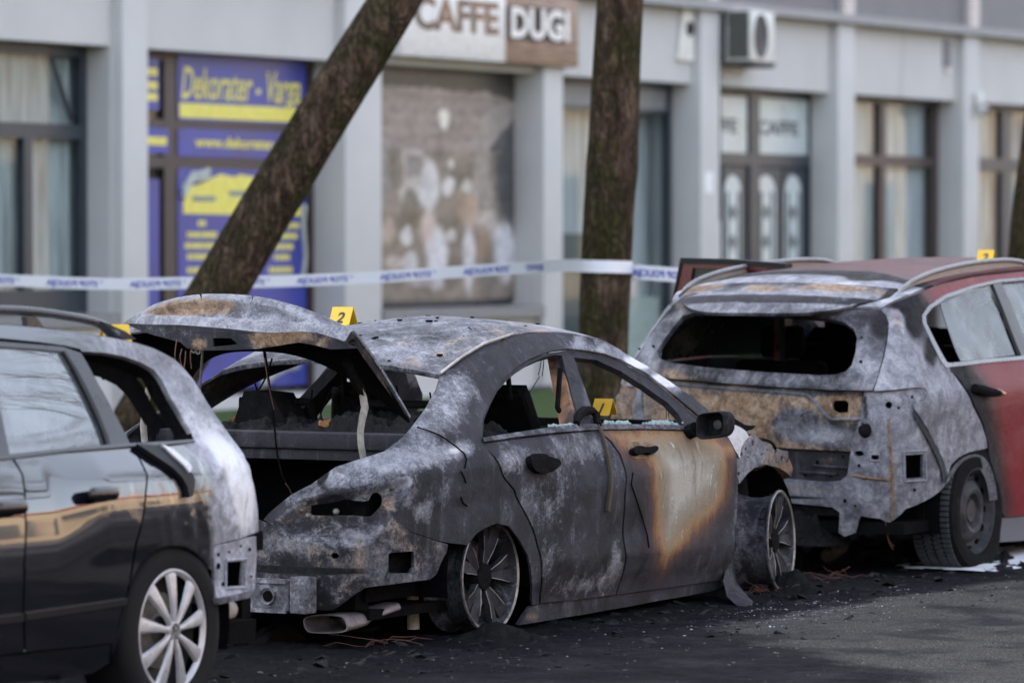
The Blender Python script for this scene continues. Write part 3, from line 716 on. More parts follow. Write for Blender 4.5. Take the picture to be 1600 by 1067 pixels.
# ------------------------------------------------------------------ burnt metal and car materials
def m_burnt(name, dark=0., white=1.0, crackle=1.0, nz=.60):
    """burnt bare metal and scorched paint; the attributes ash, rust, soot and scorch say where the fire left what, ash also where tops catch the light"""
    t = NT(name)
    ash, rust, soot, heat = (t.attr(k) for k in ('ash', 'rust', 'soot', 'scorch'))
    n1 = t.noise(3.2, 10, .68, .4); n2 = t.noise(13, 10, .72, .5); n3 = t.noise(46, 9, .74, 1.0); n4 = t.noise(150, 4)
    st = t.noise(22, 7, .62, .25, vec=t.map((1, 1, .07))); st2 = t.noise(9, 6, .6, .3, vec=t.map((1, 1, .16)))
    A = lambda x, k: t.math('MULTIPLY', t.math('SUBTRACT', x, .5), k * nz)
    add = lambda *a: a[0] if len(a) == 1 else t.math('ADD', a[0], add(*a[1:]))
    d = 1 - dark
    base = t.ramp(add(t.math('MULTIPLY', n1, .5), t.math('MULTIPLY', n2, .5)), [(.34, (.010 * d, .010 * d, .012 * d)), (.46, (.026 * d, .026 * d, .032 * d)), (.56, (.048 * d, .048 * d, .060 * d)), (.66, (.085 * d, .086 * d, .106 * d)), (.76, (.15 * d, .155 * d, .18 * d))])
    base = t.mix(t.math('MULTIPLY', t.step(st, .55, .66), .28), base, (.105 * d, .108 * d, .128 * d))
    base = t.mix(t.math('MULTIPLY', t.step(st2, .54, .72), .40), base, (.018, .018, .021))
    # flaking ash and blistered paint, sharp edged, where the ash attribute is high
    fa = add(ash, A(n1, 1.1), A(n2, 1.2), A(n3, 1.3 * crackle), A(st, .5))
    ashc = t.ramp(add(t.math('MULTIPLY', n2, .6), t.math('MULTIPLY', n3, .4)), [(.33, tuple(x * white for x in (.10, .102, .12))), (.47, tuple(x * white for x in (.19, .195, .228))), (.58, tuple(x * white for x in (.31, .32, .36))), (.70, tuple(min(.82, x * white) for x in (.50, .51, .55)))])
    ashc = t.mix(t.step(add(ash, A(n2, .5)), .85, 1.15), ashc, (.70, .71, .745))  # near-white end of the ash, also the painted highlight of upward faces
    c = t.mix(t.step(fa, .22, .46), base, t.mix(.45, base, ashc)); c = t.mix(t.step(fa, .44, .72), c, ashc)
    # worm-like cracks in what is left of the lacquer
    wn_ = t.noise(13, 5, .6, 1.6); band = t.math('ABSOLUTE', t.math('SUBTRACT', t.math('FRACT', t.math('MULTIPLY', wn_, 9)), .5))
    worm = t.math('MULTIPLY', t.step(band, .30, .42), t.math('MULTIPLY', t.step(ash, .3, .7), t.step(n1, .46, .58)))
    c = t.mix(t.math('MULTIPLY', worm, .6 * crackle), c, (.075, .078, .095))
    rc = t.ramp(add(t.math('MULTIPLY', n2, .6), t.math('MULTIPLY', n3, .4)), [(.33, (.035, .026, .021)), (.43, (.115, .075, .050)), (.51, (.235, .155, .095)), (.58, (.31, .245, .185)), (.66, (.42, .37, .32)), (.76, (.50, .47, .44))])
    fr = add(rust, A(n1, 1.2), A(n2, 1.1), A(n3, .5), A(st2, .5))
    c = t.mix(t.math('MULTIPLY', t.step(fr, .34, .62), .9), c, rc)
    # scorched paint: dark purple grey, brown, orange, cream
    hs = add(heat, A(st, .40), A(st2, .26), A(n1, .26), A(n2, .26), A(n3, .26))
    hc = t.ramp(hs, [(.16, (.030, .028, .034)), (.33, (.052, .044, .050)), (.43, (.10, .064, .052)), (.50, (.215, .115, .062)), (.57, (.29, .19, .11)), (.66, (.25, .20, .14)), (.80, (.29, .265, .22)), (.95, (.42, .40, .36))])
    hc = t.mix(t.math('MULTIPLY', t.math('MULTIPLY', t.step(t.noise(12, 9, .75, .8, vec=t.map((1, 1, .25))), .52, .62), t.step(hs, .55, .8)), .55), hc, (.115, .105, .095))
    hc = t.mix(t.math('MULTIPLY', t.step(t.noise(19, 8, .7, 1.2, vec=t.map((1, 1, .35))), .60, .65), t.step(hs, .55, .75)), hc, (.60, .585, .53))
    c = t.mix(t.step(heat, .10, .30), c, hc)
    c = t.mix(t.math('MULTIPLY', t.step(n4, .60, .68), .35), c, (.02, .02, .023))
    pits = t.step(t.vor(24), .06, .035); c = t.mix(t.math('MULTIPLY', pits, .7), c, (.012, .012, .013))
    fs = add(soot, A(n1, 1.1), A(n2, .8), A(n3, .4))
    c = t.mix(t.step(fs, .40, .58), c, t.ramp(n3, [(.35, (.006, .006, .007)), (.6, (.020, .020, .023)), (.78, (.06, .06, .068))]))
    t.set(c, t.ramp(n2, [(.35, .50), (.65, .85)]), .0, .14)
    t.bump(add(t.math('MULTIPLY', n3, .9), t.math('MULTIPLY', n4, .7), t.math('MULTIPLY', n2, 1.5), t.math('MULTIPLY', t.step(fa, .36, .56), .25)), .55, .007)
    return t.m
def m_char(name='charred', lo=.004, hi=.018):
    t = NT(name); n = t.noise(22, 8, .7, 1); f = t.noise(140, 4)
    c = t.ramp(n, [(.3, (lo, lo, lo * 1.1)), (.6, (hi * .6, hi * .6, hi * .66)), (.8, (hi * 1.8, hi * 1.8, hi * 2))])
    t.set(c, .9, spec=.05); t.bump(t.math('ADD', n, f), .7, .01); return t.m
def m_alloy(name, c0, c1, rough=.4, metal=.6, spec=.3):
    t = NT(name); n = t.noise(14, 8, .65, .6); f = t.noise(90, 4)
    t.set(t.ramp(n, [(.3, c0), (.68, c1)]), t.ramp(f, [(.3, rough - .08), (.7, rough + .15)]), metal, spec); t.bump(f, .15, .002); return t.m
M_BURNT = m_burnt('burnt_body_metal'); M_CHAR = m_char(); M_BLACK = m_char('soot_black', .003, .010)
M_RIMB = m_alloy('burnt_alloy', (.006, .006, .008), (.042, .042, .052), .6, .0, .12); M_RIME = m_alloy('pale_alloy_edge', (.05, .048, .046), (.34, .32, .30), .4, .3)  # second alloy: paler, for the rim lip and spoke edges
M_STEEL = m_alloy('sooty_steel', (.06, .055, .05), (.20, .185, .17), .55, .3); M_RUBBER = m_char('burnt_rubber', .006, .022)
M_TRIM = simple('black_trim', (.010, .010, .012), .5, bump=.1, spec=.2); M_CRUMB = m_glasspane('glass_crumbs', (.5, .62, .62), 1)
M_COPPER = simple('burnt_wire', (.075, .028, .02), .6)

def paint_all(o, **k):
    for key, v in k.items():
        at = o.data.attributes.new(key, 'FLOAT', 'POINT'); at.data.foreach_set('value', np.full(len(o.data.vertices), v, np.float32))
    return o

class Surf(Shell):
    """any other curved sheet f(a,b) -> (s,t,z) of a car, with the same solver"""
    def __init__(s, fr, f, ra, rb, flip=False, step=.03): s.fr, s.f, s.ra, s.rb, s.flip, s.stp = fr, f, ra, rb, flip, step; s._g = None
    def __call__(s, a, b): return s.f(np.asarray(a, float), np.asarray(b, float))
    def grid(s):
        if s._g is None:
            a, b = np.meshgrid(np.arange(s.ra[0], s.ra[1] + 1e-6, s.stp), np.arange(s.rb[0], s.rb[1] + 1e-6, s.stp)); a = a.ravel(); b = b.ravel()
            s._g = (np.stack([a, b], 1), proj(s.fr.w(s(a, b))))
        return s._g

CH = ('ash', 'rust', 'soot', 'scorch')
def painter(surf, blobs=(), base=None, heat=None, px=True):
    """where the fire left ash, rust and soot, ash also painted as highlight on top faces: (x, y, width, height, channel, amount), x y in photo pixels or in the surface's own coordinates"""
    base = base or {}
    pts = surf.solve([(b[0], b[1]) for b in blobs]) if px and blobs else np.array([(b[0], b[1]) for b in blobs])
    hp = surf.solve(heat) if heat is not None else None
    def f(rv, P):
        ch = {k: np.full(len(rv), float(base.get(k, 0))) for k in CH}
        for b, c in zip(blobs, pts):
            w = np.exp(-1.2 * (((rv[:, 0] - c[0]) / b[2]) ** 2 + ((rv[:, 1] - c[1]) / b[3]) ** 2) ** 1.3)
            ch[b[4]] = ch[b[4]] * (1 - w) + b[5] * w
        if hp is not None:
            d = dist_poly(hp, rv); i = inside(hp, rv); sdf = np.where(i, d, -d); ch['scorch'] = np.clip(.48 + sdf / .42, .10, 1)
        return ch
    return f

def wheel(parent, fr, s, t, z, steer=0, camber=0, side=1, style='burnt', Rr=.238, tyre=None, name='wheel', width=.20):
    """a wheel with its rim, spokes and, where it is left, its tyre; its outer face looks to the street (side=1)"""
    w = empty(name, (s, -t, z), 0); w.parent = parent
    w.rotation_euler = (R(camber), 0, R(steer) + (0 if side > 0 else math.pi))
    M = Matrix.Rotation(math.pi / 2, 4, 'X')     # lathe axis -> outwards
    if style == 'burnt':
        b = MB(); prof = [(Rr - .012, -.004), (Rr, 0), (Rr + .003, -.008), (Rr - .006, -.016), (Rr - .018, -.03), (Rr - .026, -.06), (Rr - .034, -.10), (Rr - .03, -.15), (Rr - .014, -width + .012), (Rr, -width), (Rr - .012, -width), (Rr - .03, -width + .02), (Rr - .045, -.1), (Rr - .03, -.03), (Rr - .012, -.004)]
        b.lathe(prof, 56, M); rim = paint_all(b.build('rim', M_BURNT, w), ash=.26, soot=.34)
        e = MB(); e.lathe([(Rr - .0125, -.0035), (Rr - .004, .003), (Rr + .001, -.001)], 56, M); e.build('rim_edge', M_RIME, rim)
        sp_ = MB(); ed = MB()
        for k in range(5):
            for o in (-.20, .20):
                a = 2 * math.pi * k / 5 + o + .15; A = Matrix.Rotation(a, 4, 'Z')
                for rr0, rr1, w0, w1, h0, h1, tw in ((.05, Rr - .016, .017, .030, -.035, -.012, 0),):
                    vs = []
                    for r_, w_, h_ in ((rr0, w0, h0), ((rr0 + rr1) / 2, (w0 + w1) / 2 * .95, (h0 + h1) / 2 + .006), (rr1, w1, h1)):
                        for q in (-1, 1):
                            for dz in (0, -.03): vs.append(M @ A @ Vector((r_, q * w_ + (-.016 if o > 0 else .016) * (1 - r_ / rr1), h_ + dz + (0 if q * o > 0 else -.010))))
                    fs = []
                    for i in range(2):
                        b0 = i * 4; b1 = b0 + 4
                        fs += [(b0, b0 + 2, b1 + 2, b1), (b0 + 1, b1 + 1, b1 + 3, b0 + 3), (b0, b1, b1 + 1, b0 + 1), (b0 + 2, b0 + 3, b1 + 3, b1 + 2)]
                    sp_.add(vs, fs)
                    qq = 1 if o > 0 else -1
                    ed.tube([M @ A @ Vector((r_, qq * w_ + (-.016 if o > 0 else .016) * (1 - r_ / rr1), h_ + .001)) for r_, w_, h_ in ((rr0 + .012, w0, h0), ((rr0 + rr1) * .45, (w0 + w1) / 2 * .92, (h0 + h1) / 2 + .004), (rr1 * .8, w1 * .93, h1 - .002))], .0022, 5)
        sp_.build('spokes', M_RIMB, w); ed.build('spoke_edges', M_RIME, w)
        h = MB(); h.lathe([(0, -.02), (.034, -.02), (.055, -.03), (.062, -.06), (.07, -.09)], 28, M); h.build('hub', M_CHAR, w)
        d = MB(); d.lathe([(.06, -.10), (.155, -.10), (.155, -.125), (.06, -.125)], 40, M); d.build('brake_disc', M_STEEL, w)
    if tyre:
        T0, wd = tyre; tm = M_RUBBER if style != 'clean' else M_TYRE
        b = MB(); b.lathe([(Rr + .001, -.006), (Rr + .006, .006), ((Rr + T0) / 2, .014), (T0 - .012, .004), (T0, -.022), (T0 + .002, -wd / 2), (T0, -wd + .015), (T0 - .012, -wd + .002), ((Rr + T0) / 2, -wd - .012), (Rr + .006, -wd - .004), (Rr + .001, -wd + .01)], 64, M)
        return w, b.build('tyre', tm, w)
    return w, None

# ------------------------------------------------------------------ the burnt saloon in the middle
cla = empty('burnt_saloon_car', FC.O, FC.rotz, 'burnt out saloon car with raised boot lid and scorched orange patch on its front door', 'car')
BODY = [(832, 945), (842, 942), (845, 891), (842, 865), (834, 835), (815, 794), (802, 766), (785, 745), (772, 715), (753, 691),
        (751, 677), (754, 654), (764, 628), (775, 607), (790, 589), (809, 572), (827, 561), (846, 553), (865, 547.5), (888, 544.5), (916, 547), (944, 552), (972, 562), (1010, 582), (1038, 603), (1066, 627), (1091, 648), (1112, 660),
        (1106, 640), (1085, 622), (1047, 596), (1010, 571), (972, 549), (935, 530), (905, 524), (879, 520.5), (835, 520), (801, 525), (756, 540), (721, 561), (687, 587),
        (680, 609), (664, 639), (644, 666), (631, 681), (600, 705), (572, 714), (525, 729), (487, 756), (456, 772), (422, 800), (412, 811),
        (421, 819), (436, 808), (452, 794), (474, 779), (511, 769), (567, 759), (605, 751), (635, 742), (641, 744), (644, 750), (641, 766), (626, 790), (612, 806),
        (625, 818), (642, 830), (680, 843), (702, 848), (730, 851), (735, 846), (745, 833), (757, 825), (776, 817), (796, 822), (812, 844), (825, 867), (831, 904)]
body_ab = SC.solve(BODY)
bp = painter(SC, [(690, 640, .20, .16, 'ash', .62), (600, 720, .30, .05, 'ash', .80), (540, 745, .2, .05, 'ash', .72), (710, 704, .16, .035, 'ash', 1.05), (640, 715, .15, .05, 'ash', .80), (480, 775, .15, .05, 'ash', .5),  # ash raised on upward-facing edges: real ash with their highlight painted in
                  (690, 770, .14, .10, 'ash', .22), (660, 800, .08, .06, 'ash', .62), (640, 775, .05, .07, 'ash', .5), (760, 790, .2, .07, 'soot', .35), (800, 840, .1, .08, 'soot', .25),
                  (830, 540, .5, .05, 'soot', .35), (720, 560, .1, .05, 'soot', .25), (960, 545, .55, .05, 'ash', .75), (1040, 595, .35, .05, 'ash', 1.3), (905, 535, .10, .04, 'ash', .85), (1000, 566, .4, .05, 'ash', 1.25), (850, 535, .2, .03, 'soot', .4),  # cant rail: the bright light on its top is put into the ash colour
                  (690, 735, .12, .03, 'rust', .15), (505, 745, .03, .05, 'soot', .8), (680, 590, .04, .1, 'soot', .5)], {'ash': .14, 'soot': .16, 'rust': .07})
inner = painter(SC, [], {'soot': .95})
def both(name, ab, mat, parent=None, holes=(), paint=None, h=.022, th=.012, off=0, gap=0, sub=None):
    """the same pressing on the street side and, mirrored, on the far side"""
    out = []
    for k, sh in enumerate((SC, SC.mirror())):
        out.append(sheet(name, sh, ab, mat, parent or cla, holes, h if k == 0 else .05, th, paint, off, gap=gap))
    return out
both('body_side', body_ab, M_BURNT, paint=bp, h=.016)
FD = [(937, 672.5), (1010, 671.5), (1081, 673.5), (1120, 677), (1136, 683), (1147, 703), (1151, 711), (1152, 734), (1153, 762), (1151, 809), (1148, 822), (1146, 857), (1134, 899), (1131, 905), (1050, 917), (964, 929), (970, 910), (978, 882), (977, 854), (978, 771), (978, 734), (970, 709), (957, 691)]
RD = [(755, 692.5), (860, 679.5), (934, 672.5), (954, 691), (967, 709), (975.5, 734), (975.5, 771), (974.5, 854), (975.5, 882), (967.5, 910), (961.5, 929), (900, 937), (845, 942), (848, 891), (845, 865), (837, 835), (818, 794), (805, 766), (788, 745), (775, 715), (756, 697)]
fd_ab, rd_ab = SC.solve(FD), SC.solve(RD)
HEAT = [(1021, 730), (1008, 716), (972, 694), (948, 677), (1010, 667), (1080, 667), (1125, 688), (1146, 700), (1137, 716), (1136, 760), (1128, 785), (1106, 812), (1080, 838), (1058, 862), (1040, 882), (1030, 874), (1026, 840), (1022, 780), (1020, 745)]
fp = painter(SC, [(990, 800, .10, .2, 'ash', .06), (1000, 880, .3, .06, 'soot', .15), (1150, 800, .04, .3, 'ash', .3), (1075, 700, .22, .035, 'ash', .35), (1085, 760, .05, .07, 'ash', .30)], {'ash': .0}, HEAT)
rp = painter(SC, [(800, 720, .16, .05, 'ash', .62), (900, 700, .3, .06, 'ash', .48), (860, 780, .22, .16, 'ash', .34), (850, 880, .20, .1, 'ash', .34), (820, 810, .08, .12, 'ash', .5), (960, 880, .06, .12, 'ash', .6), (940, 800, .14, .16, 'ash', .05), (960, 760, .12, .2, 'soot', .22), (880, 830, .16, .06, 'rust', .16), (920, 910, .3, .04, 'ash', .45)], {'ash': .16, 'rust': .06, 'soot': .06})
fdo = both('front_door', fd_ab, M_BURNT, paint=fp, h=.016, gap=.001)
rdo = both('rear_door', rd_ab, M_BURNT, paint=rp, h=.018, gap=.001)
# the doors' inner panels and the frames round the windows
for ab in (fd_ab, rd_ab): both('inner_panel', shrink(ab, .02), M_CHAR, h=.06, th=.01, off=-.07)
RING = [(751, 684), (751, 677), (754, 654), (764, 628), (775, 607), (790, 589), (809, 572), (827, 561), (846, 553), (865, 548.5), (888, 545.5), (916, 548), (944, 553), (972, 563), (1010, 583), (1038, 604), (1066, 628), (1091, 649), (1112, 661), (1118, 676), (1081, 673), (1010, 671), (937, 672), (860, 679), (755, 692)]
RW = [(757, 683), (759, 655), (769, 630), (780, 609), (795, 592), (812, 578), (830, 566), (850, 557), (868, 552), (881, 553), (892, 594), (905, 642), (907, 662), (860, 669), (800, 677)]
FWN = [(900, 556), (935, 560), (972, 577), (1010, 601), (1047, 627), (1062, 643), (1074, 665), (1010, 664), (942, 664), (933, 646), (916, 601), (904, 570)]
rw_ab, fw_ab = SC.solve(RW), SC.solve(FWN)
both('window_frame', SC.solve(RING), M_BURNT, holes=(rw_ab, fw_ab), paint=painter(SC, [(925, 610, .12, .2, 'ash', .45), (900, 570, .1, .05, 'ash', .1), (1040, 650, .4, .03, 'ash', .35)], {'soot': .42}), h=.02, th=.03, off=-.012)
BELT = [(752, 685), (800, 677.5), (860, 668.5), (897, 664.5), (940, 664), (1010, 664.5), (1074, 666), (1086, 669), (1081, 673), (1010, 671.3), (939, 672.3), (897, 674.5), (860, 678), (800, 685), (755, 692)]
both('belt_trim', SC.solve(BELT), M_BURNT, paint=painter(SC, [], {'ash': .30}), h=.02, th=.014, off=.010)
# inner faces of the pillar between the doors
mp_ = NT('scorched_pillar'); mp_.set(mp_.ramp(mp_.noise(4, 5, .6, .5), [(.35, (.06, .035, .025)), (.47, (.33, .17, .09)), (.6, (.52, .44, .33)), (.75, (.6, .57, .5))]), .6)
for s_, (u0, v0), (u1, v1) in ((0, (884, 552), (906, 668)),):
    A = SC.solve([(u0, v0), (u1, v1), (900, 552), (941, 668)]); P = SC(A[:, 0], A[:, 1])
for sg in (1, -1):
    bpl = MB(); vs = []
    for i in (0, 1):
        for dt in (-.025, -.10): vs.append((P[i][0], -sg * (P[i][1] + dt), P[i][2]))
    for i in (2, 3):
        for dt in (-.025, -.10): vs.append((P[i][0], -sg * (P[i][1] + dt), P[i][2]))
    bpl.add(vs, [(0, 1, 3, 2), (4, 6, 7, 5), (0, 2, 6, 4), (1, 5, 7, 3), (0, 4, 5, 1), (2, 3, 7, 6)]); bpl.build('inner_pillar', mp_.m if sg > 0 else M_CHAR, cla)
# roof
RAIL = [(687, 587), (721, 561), (756, 540), (801, 525), (835, 520), (879, 520.5), (905, 524), (935, 530), (972, 549)]
ra = SC.solve(RAIL); RP = SC(ra[:, 0], ra[:, 1]); RP[:, 2] += .004
_tr = crv(RP[:, 0], RP[:, 1]); _zr = crv(RP[:, 0], RP[:, 2])
def roof_f(a, b):
    u = np.clip(b / _tr(a), -1.2, 1.2); bow = (1 - u * u)
    return np.stack([a - .16 * bow * np.clip((.55 - a) / .55, 0, 1), b, _zr(a) + .062 * bow + .004 * np.sin(a * 9 + b * 5) * bow], -1)
ROOF = Surf(FC, roof_f, (RP[0, 0], RP[-1, 0]), (-.55, .55), flip=True)
s0, s1 = RP[0, 0], RP[-1, 0]
sa = np.linspace(s0, s1, 24)
ro = [(x, _tr(x)) for x in sa] + [(x, -_tr(x)) for x in sa[::-1]]
def roofpaint(rv, P):
    ch = {k: np.zeros(len(rv)) for k in CH}
    n = fbm(rv[:, 0] * 5, rv[:, 1] * 3 + 9, 5); ch['ash'] = np.clip(.47 + .3 * (rv[:, 0] - .2) + .8 * (n - .5), 0, 1); ch['soot'] = np.clip(.14 - .3 * (rv[:, 0] - .1) + .8 * (.5 - n), 0, 1)
    ch['rust'] = np.clip((fbm(rv[:, 0] * 4 + 40, rv[:, 1] * 4, 4) - .52) * 2.4, 0, .42); return ch
sheet('roof', ROOF, ro, M_BURNT, cla, h=.025, th=.02, paint=roofpaint, flip=False)
hl = MB(); hl.box(s0 + .1, s1, -.46, .46, 1.16, 1.18); 
seam = MB(); seam.tube([(p[0], -p[1] - .002, p[2] + .010) for p in SC(*SC.solve(densify(RAIL[:4], 10, False)).T)], .0065, 6); seam.build('roof_seam', m_alloy('bare_seam', (.22, .2, .18), (.5, .48, .45), .5, .3), cla)
rch = MB(); random.seed(4)
for k in range(90):
    a = s0 + (s1 - s0) * random.random() ** .8; b = random.uniform(-.9, .9) * float(_tr(a)); p = roof_f(np.array(a), np.array(b)); q = .0015 + .008 * random.random() ** 4
    rch.box(-q * random.uniform(.6, 2), q, -q, q * random.uniform(.5, 1.5), -q * .3, q * .6, Matrix.Translation((p[0], -p[1], p[2] + .003)) @ Matrix.Rotation(random.uniform(0, 3), 4, 'Z'))
tag(rch.build('charred_bits', M_BLACK, cla), kind='stuff')
# rear light housing and rear panel
BUCK = [(421, 819), (436, 808), (452, 794), (474, 779), (511, 769), (567, 759), (605, 751), (635, 742), (641, 744), (644, 750), (641, 766), (626, 790), (612, 806), (605, 820), (579, 851), (549, 857), (502, 853), (464, 846), (436, 835)]
HOLE = [(478, 797), (481, 790), (500, 788), (524, 784), (534, 781), (567, 784), (574, 782), (577, 776), (582, 771), (588, 770), (595, 775), (597, 783), (595, 790), (587, 799), (579, 807), (566, 808), (552, 806), (481, 806), (477, 802)]
bk = SC.solve(BUCK); bkc = bk.mean(0)
class Dent(Shell):
    def __init__(s, base, poly, depth, w): s.__dict__.update(base.__dict__); s.base, s.poly, s.depth, s.w = base, poly, depth, w; s._g = None
    def __call__(s, a, z):
        a, z = np.broadcast_arrays(np.asarray(a, float), np.asarray(z, float)); P = s.base(a, z); pp = np.stack([a.ravel(), z.ravel()], 1)
        d = dist_poly(s.poly, pp); i = inside(s.poly, pp); k = np.clip(np.where(i, d, 0) / s.w, 0, 1).reshape(a.shape); k = k * k * (3 - 2 * k)
        n = P - np.array([.0, .0, .0]); c = np.stack([np.full_like(P[..., 0], .25), np.full_like(P[..., 0], 0.2) * np.sign(P[..., 1] + 1e-9), P[..., 2]], -1) - P
        c /= np.linalg.norm(c, axis=-1, keepdims=True) + 1e-9
        return P + c * (s.depth * k)[..., None]
rbl = [(600, 770, .12, .05, 'ash', .5), (632, 752, .05, .04, 'ash', .85), (500, 800, .2, .06, 'rust', .45), (540, 840, .25, .05, 'ash', .45), (580, 830, .1, .05, 'rust', .3), (440, 800, .1, .05, 'ash', .55), (600, 790, .06, .05, 'rust', .55), (575, 800, .05, .04, 'soot', .2)]
lens = Dent(SC, shrink(bk, .004), .055, .05); lens.mir = 1
hl_ab = SC.solve(HOLE)
ho = sheet('light_housing', lens, bk, M_BURNT, cla, (hl_ab,), .013, .012, painter(SC, rbl, {'ash': .24, 'rust': .34}), gap=-.004)
lm = SC.mirror(); sheet('light_housing', Dent(lm, shrink(bk, .004), .05, .05), bk, M_BURNT, cla, (hl_ab,), .04, .012, painter(SC, rbl, {'ash': .2}))
scr = MB()
for u, v in ((467, 797), (474, 806), (568, 777), (612, 762), (560, 846), (520, 800)):
    x = SC.solve([(u, v)])[0]; p = lens(x[0], x[1]); scr.lathe([(0, .008), (.008, .008), (.012, .003), (.014, -.004)], 12, Matrix.Translation((p[0], -p[1], p[2])) @ Matrix.Rotation(R(-70), 4, 'Y') @ Matrix.Rotation(R(20), 4, 'X'))
scr.build('studs', M_STEEL, ho)
LOW = [(421, 819), (436, 835), (464, 846), (502, 853), (549, 857), (579, 851), (605, 820), (612, 806), (625, 818), (642, 831), (680, 844), (700, 850), (698, 862), (689, 879), (682, 897), (672, 905), (630, 910), (590, 915), (571, 918), (556, 927), (521, 953), (505, 953)]
low_ab = SC.solve(LOW)
amin = -SC.L - .62
lowl = np.concatenate([low_ab, [(-1.035, low_ab[-1][1] + .02), (-1.035, low_ab[0][1] + .03), (low_ab[0][0] - .1, low_ab[0][1] + .03)]])
SQ = [(607, 866), (611, 863), (640, 861), (645, 861), (647, 866), (647, 886), (640, 896), (613, 896), (607, 893)]
lowp = painter(SC, [(640, 850, .15, .08, 'rust', .42), (600, 880, .2, .1, 'ash', .42), (480, 870, .4, .06, 'rust', .40), (560, 900, .2, .06, 'soot', .2), (690, 870, .08, .1, 'soot', .45), (450, 850, .2, .05, 'ash', .45), (640, 905, .15, .03, 'ash', .5), (450, 890, .4, .025, 'soot', .8)], {'ash': .26, 'rust': .36})
sheet('rear_panel', SC, lowl, M_BURNT, cla, (SC.solve(SQ), SC.solve([(593 + 9 * 0 - 64 + 0, 859)] * 1 + [(528, 866), (523, 872), (517, 872), (513, 866), (516, 859), (522, 857)]) if False else SC.solve([(530, 868), (526, 873), (520, 873), (517, 868), (520, 863), (526, 863)])), .018, .014, lowp)
sheet('rear_panel', SC.mirror(), lowl, M_BURNT, cla, (SC.solve(SQ),), .05, .014, lowp)
wl = MB(); c_ = SC(*SC.solve([(u, v) for u, v in SQ]).T)
wl2 = MB()
for dd in (0,):
    ring = [(p[0], -p[1], p[2]) for p in c_]; ring2 = [(p[0] + .07, -p[1] * .93, p[2]) for p in c_]; n = len(ring)
    wl2.add(ring + ring2, [(i, (i + 1) % n, n + (i + 1) % n, n + i) for i in range(n)] + [tuple(range(n, 2 * n))])
wl2.build('vent_recess', M_CHAR, cla)
# crash beam with its towing eye socket
cb = MB(); cb.box(-1.025, -.955, -.46, .46, .17, .30, bev=.01); cb.box(-1.03, -.95, -.55, -.465, .165, .315, bev=.008)
beam = paint_all(cb.build('crash_beam', M_BURNT, cla), ash=.5, rust=.28)
f_ = MB(); f_.box(-1.034, -1.022, -.45, .46, .285, .305).box(-1.034, -1.022, -.45, .46, .165, .18); f_.lathe([(.0, .001), (.026, .001), (.034, .012), (.036, .0)], 20, Matrix.Translation((-1.026, -.36, .232)) @ Matrix.Rotation(R(-90), 4, 'Y')); paint_all(f_.build('flanges', M_BURNT, beam), ash=.55, rust=.3)
MB().lathe([(0, .0), (.024, .0)], 20, Matrix.Translation((-1.0285, -.36, .232)) @ Matrix.Rotation(R(-90), 4, 'Y')).build('eye_socket', M_BLACK, beam)
# sill
SIL = [(845, 944), (963, 931), (1131, 907), (1127, 920), (1110, 925), (963, 952), (870, 968), (815, 977), (822, 966), (833, 950)]
sheet('sill', SC, SC.solve(SIL), M_BURNT, cla, (), .025, .02, painter(SC, [(830, 965, .15, .03, 'rust', .4), (1000, 940, .6, .02, 'rust', .25)], {'ash': .15, 'soot': .32}), off=-.012)
# dark inside: floor, tunnel, bulkhead, boot
ib = MB(); ib.box(-.78, 2.3, -.70, .70, .13, .17); ib.box(.2, 2.2, -.13, .13, .17, .36); ib.box(2.2, 2.26, -.72, .72, .16, .84); ib.box(-.78, .1, -.6, .6, .26, .30); ib.box(.05, .14, -.62, .62, .3, .80)
ib.box(-.80, -.70, -.64, .64, .17, .40); ib.box(-.75, 0, -.66, -.60, .2, .74); ib.box(-.75, 0, .60, .66, .2, .74); ib.box(.45, 2.2, -.76, -.71, .14, .30); ib.box(.45, 2.2, .71, .76, .14, .30)
ib.build('floor_pan', M_BLACK, cla)
for sg in (1, -1):
    ws = MB(); ws.lathe([(.36, -.02), (.37, .26)], 24, Matrix.Translation((0, -sg * .56, .27)) @ Matrix.Rotation(R(90) * sg, 4, 'X'), a0=-.2, a1=math.pi + .2)
    ws.build('wheel_arch', M_BLACK, cla); ws = MB()
    ws.lathe([(.34, -.02), (.35, .3)], 24, Matrix.Translation((2.70, -sg * .42, .27)) @ Matrix.Rotation(R(90) * sg, 4, 'X'), a0=-.2, a1=math.pi + .2)
    ws.build('wheel_arch', M_BLACK, cla)
eb = MB(); eb.box(2.3, 3.05, -.36, .34, .16, .52, bev=.06); eb.box(2.28, 2.42, -.62, .60, .55, .72, bev=.03)
eb.build('engine_bay', M_CHAR, cla)
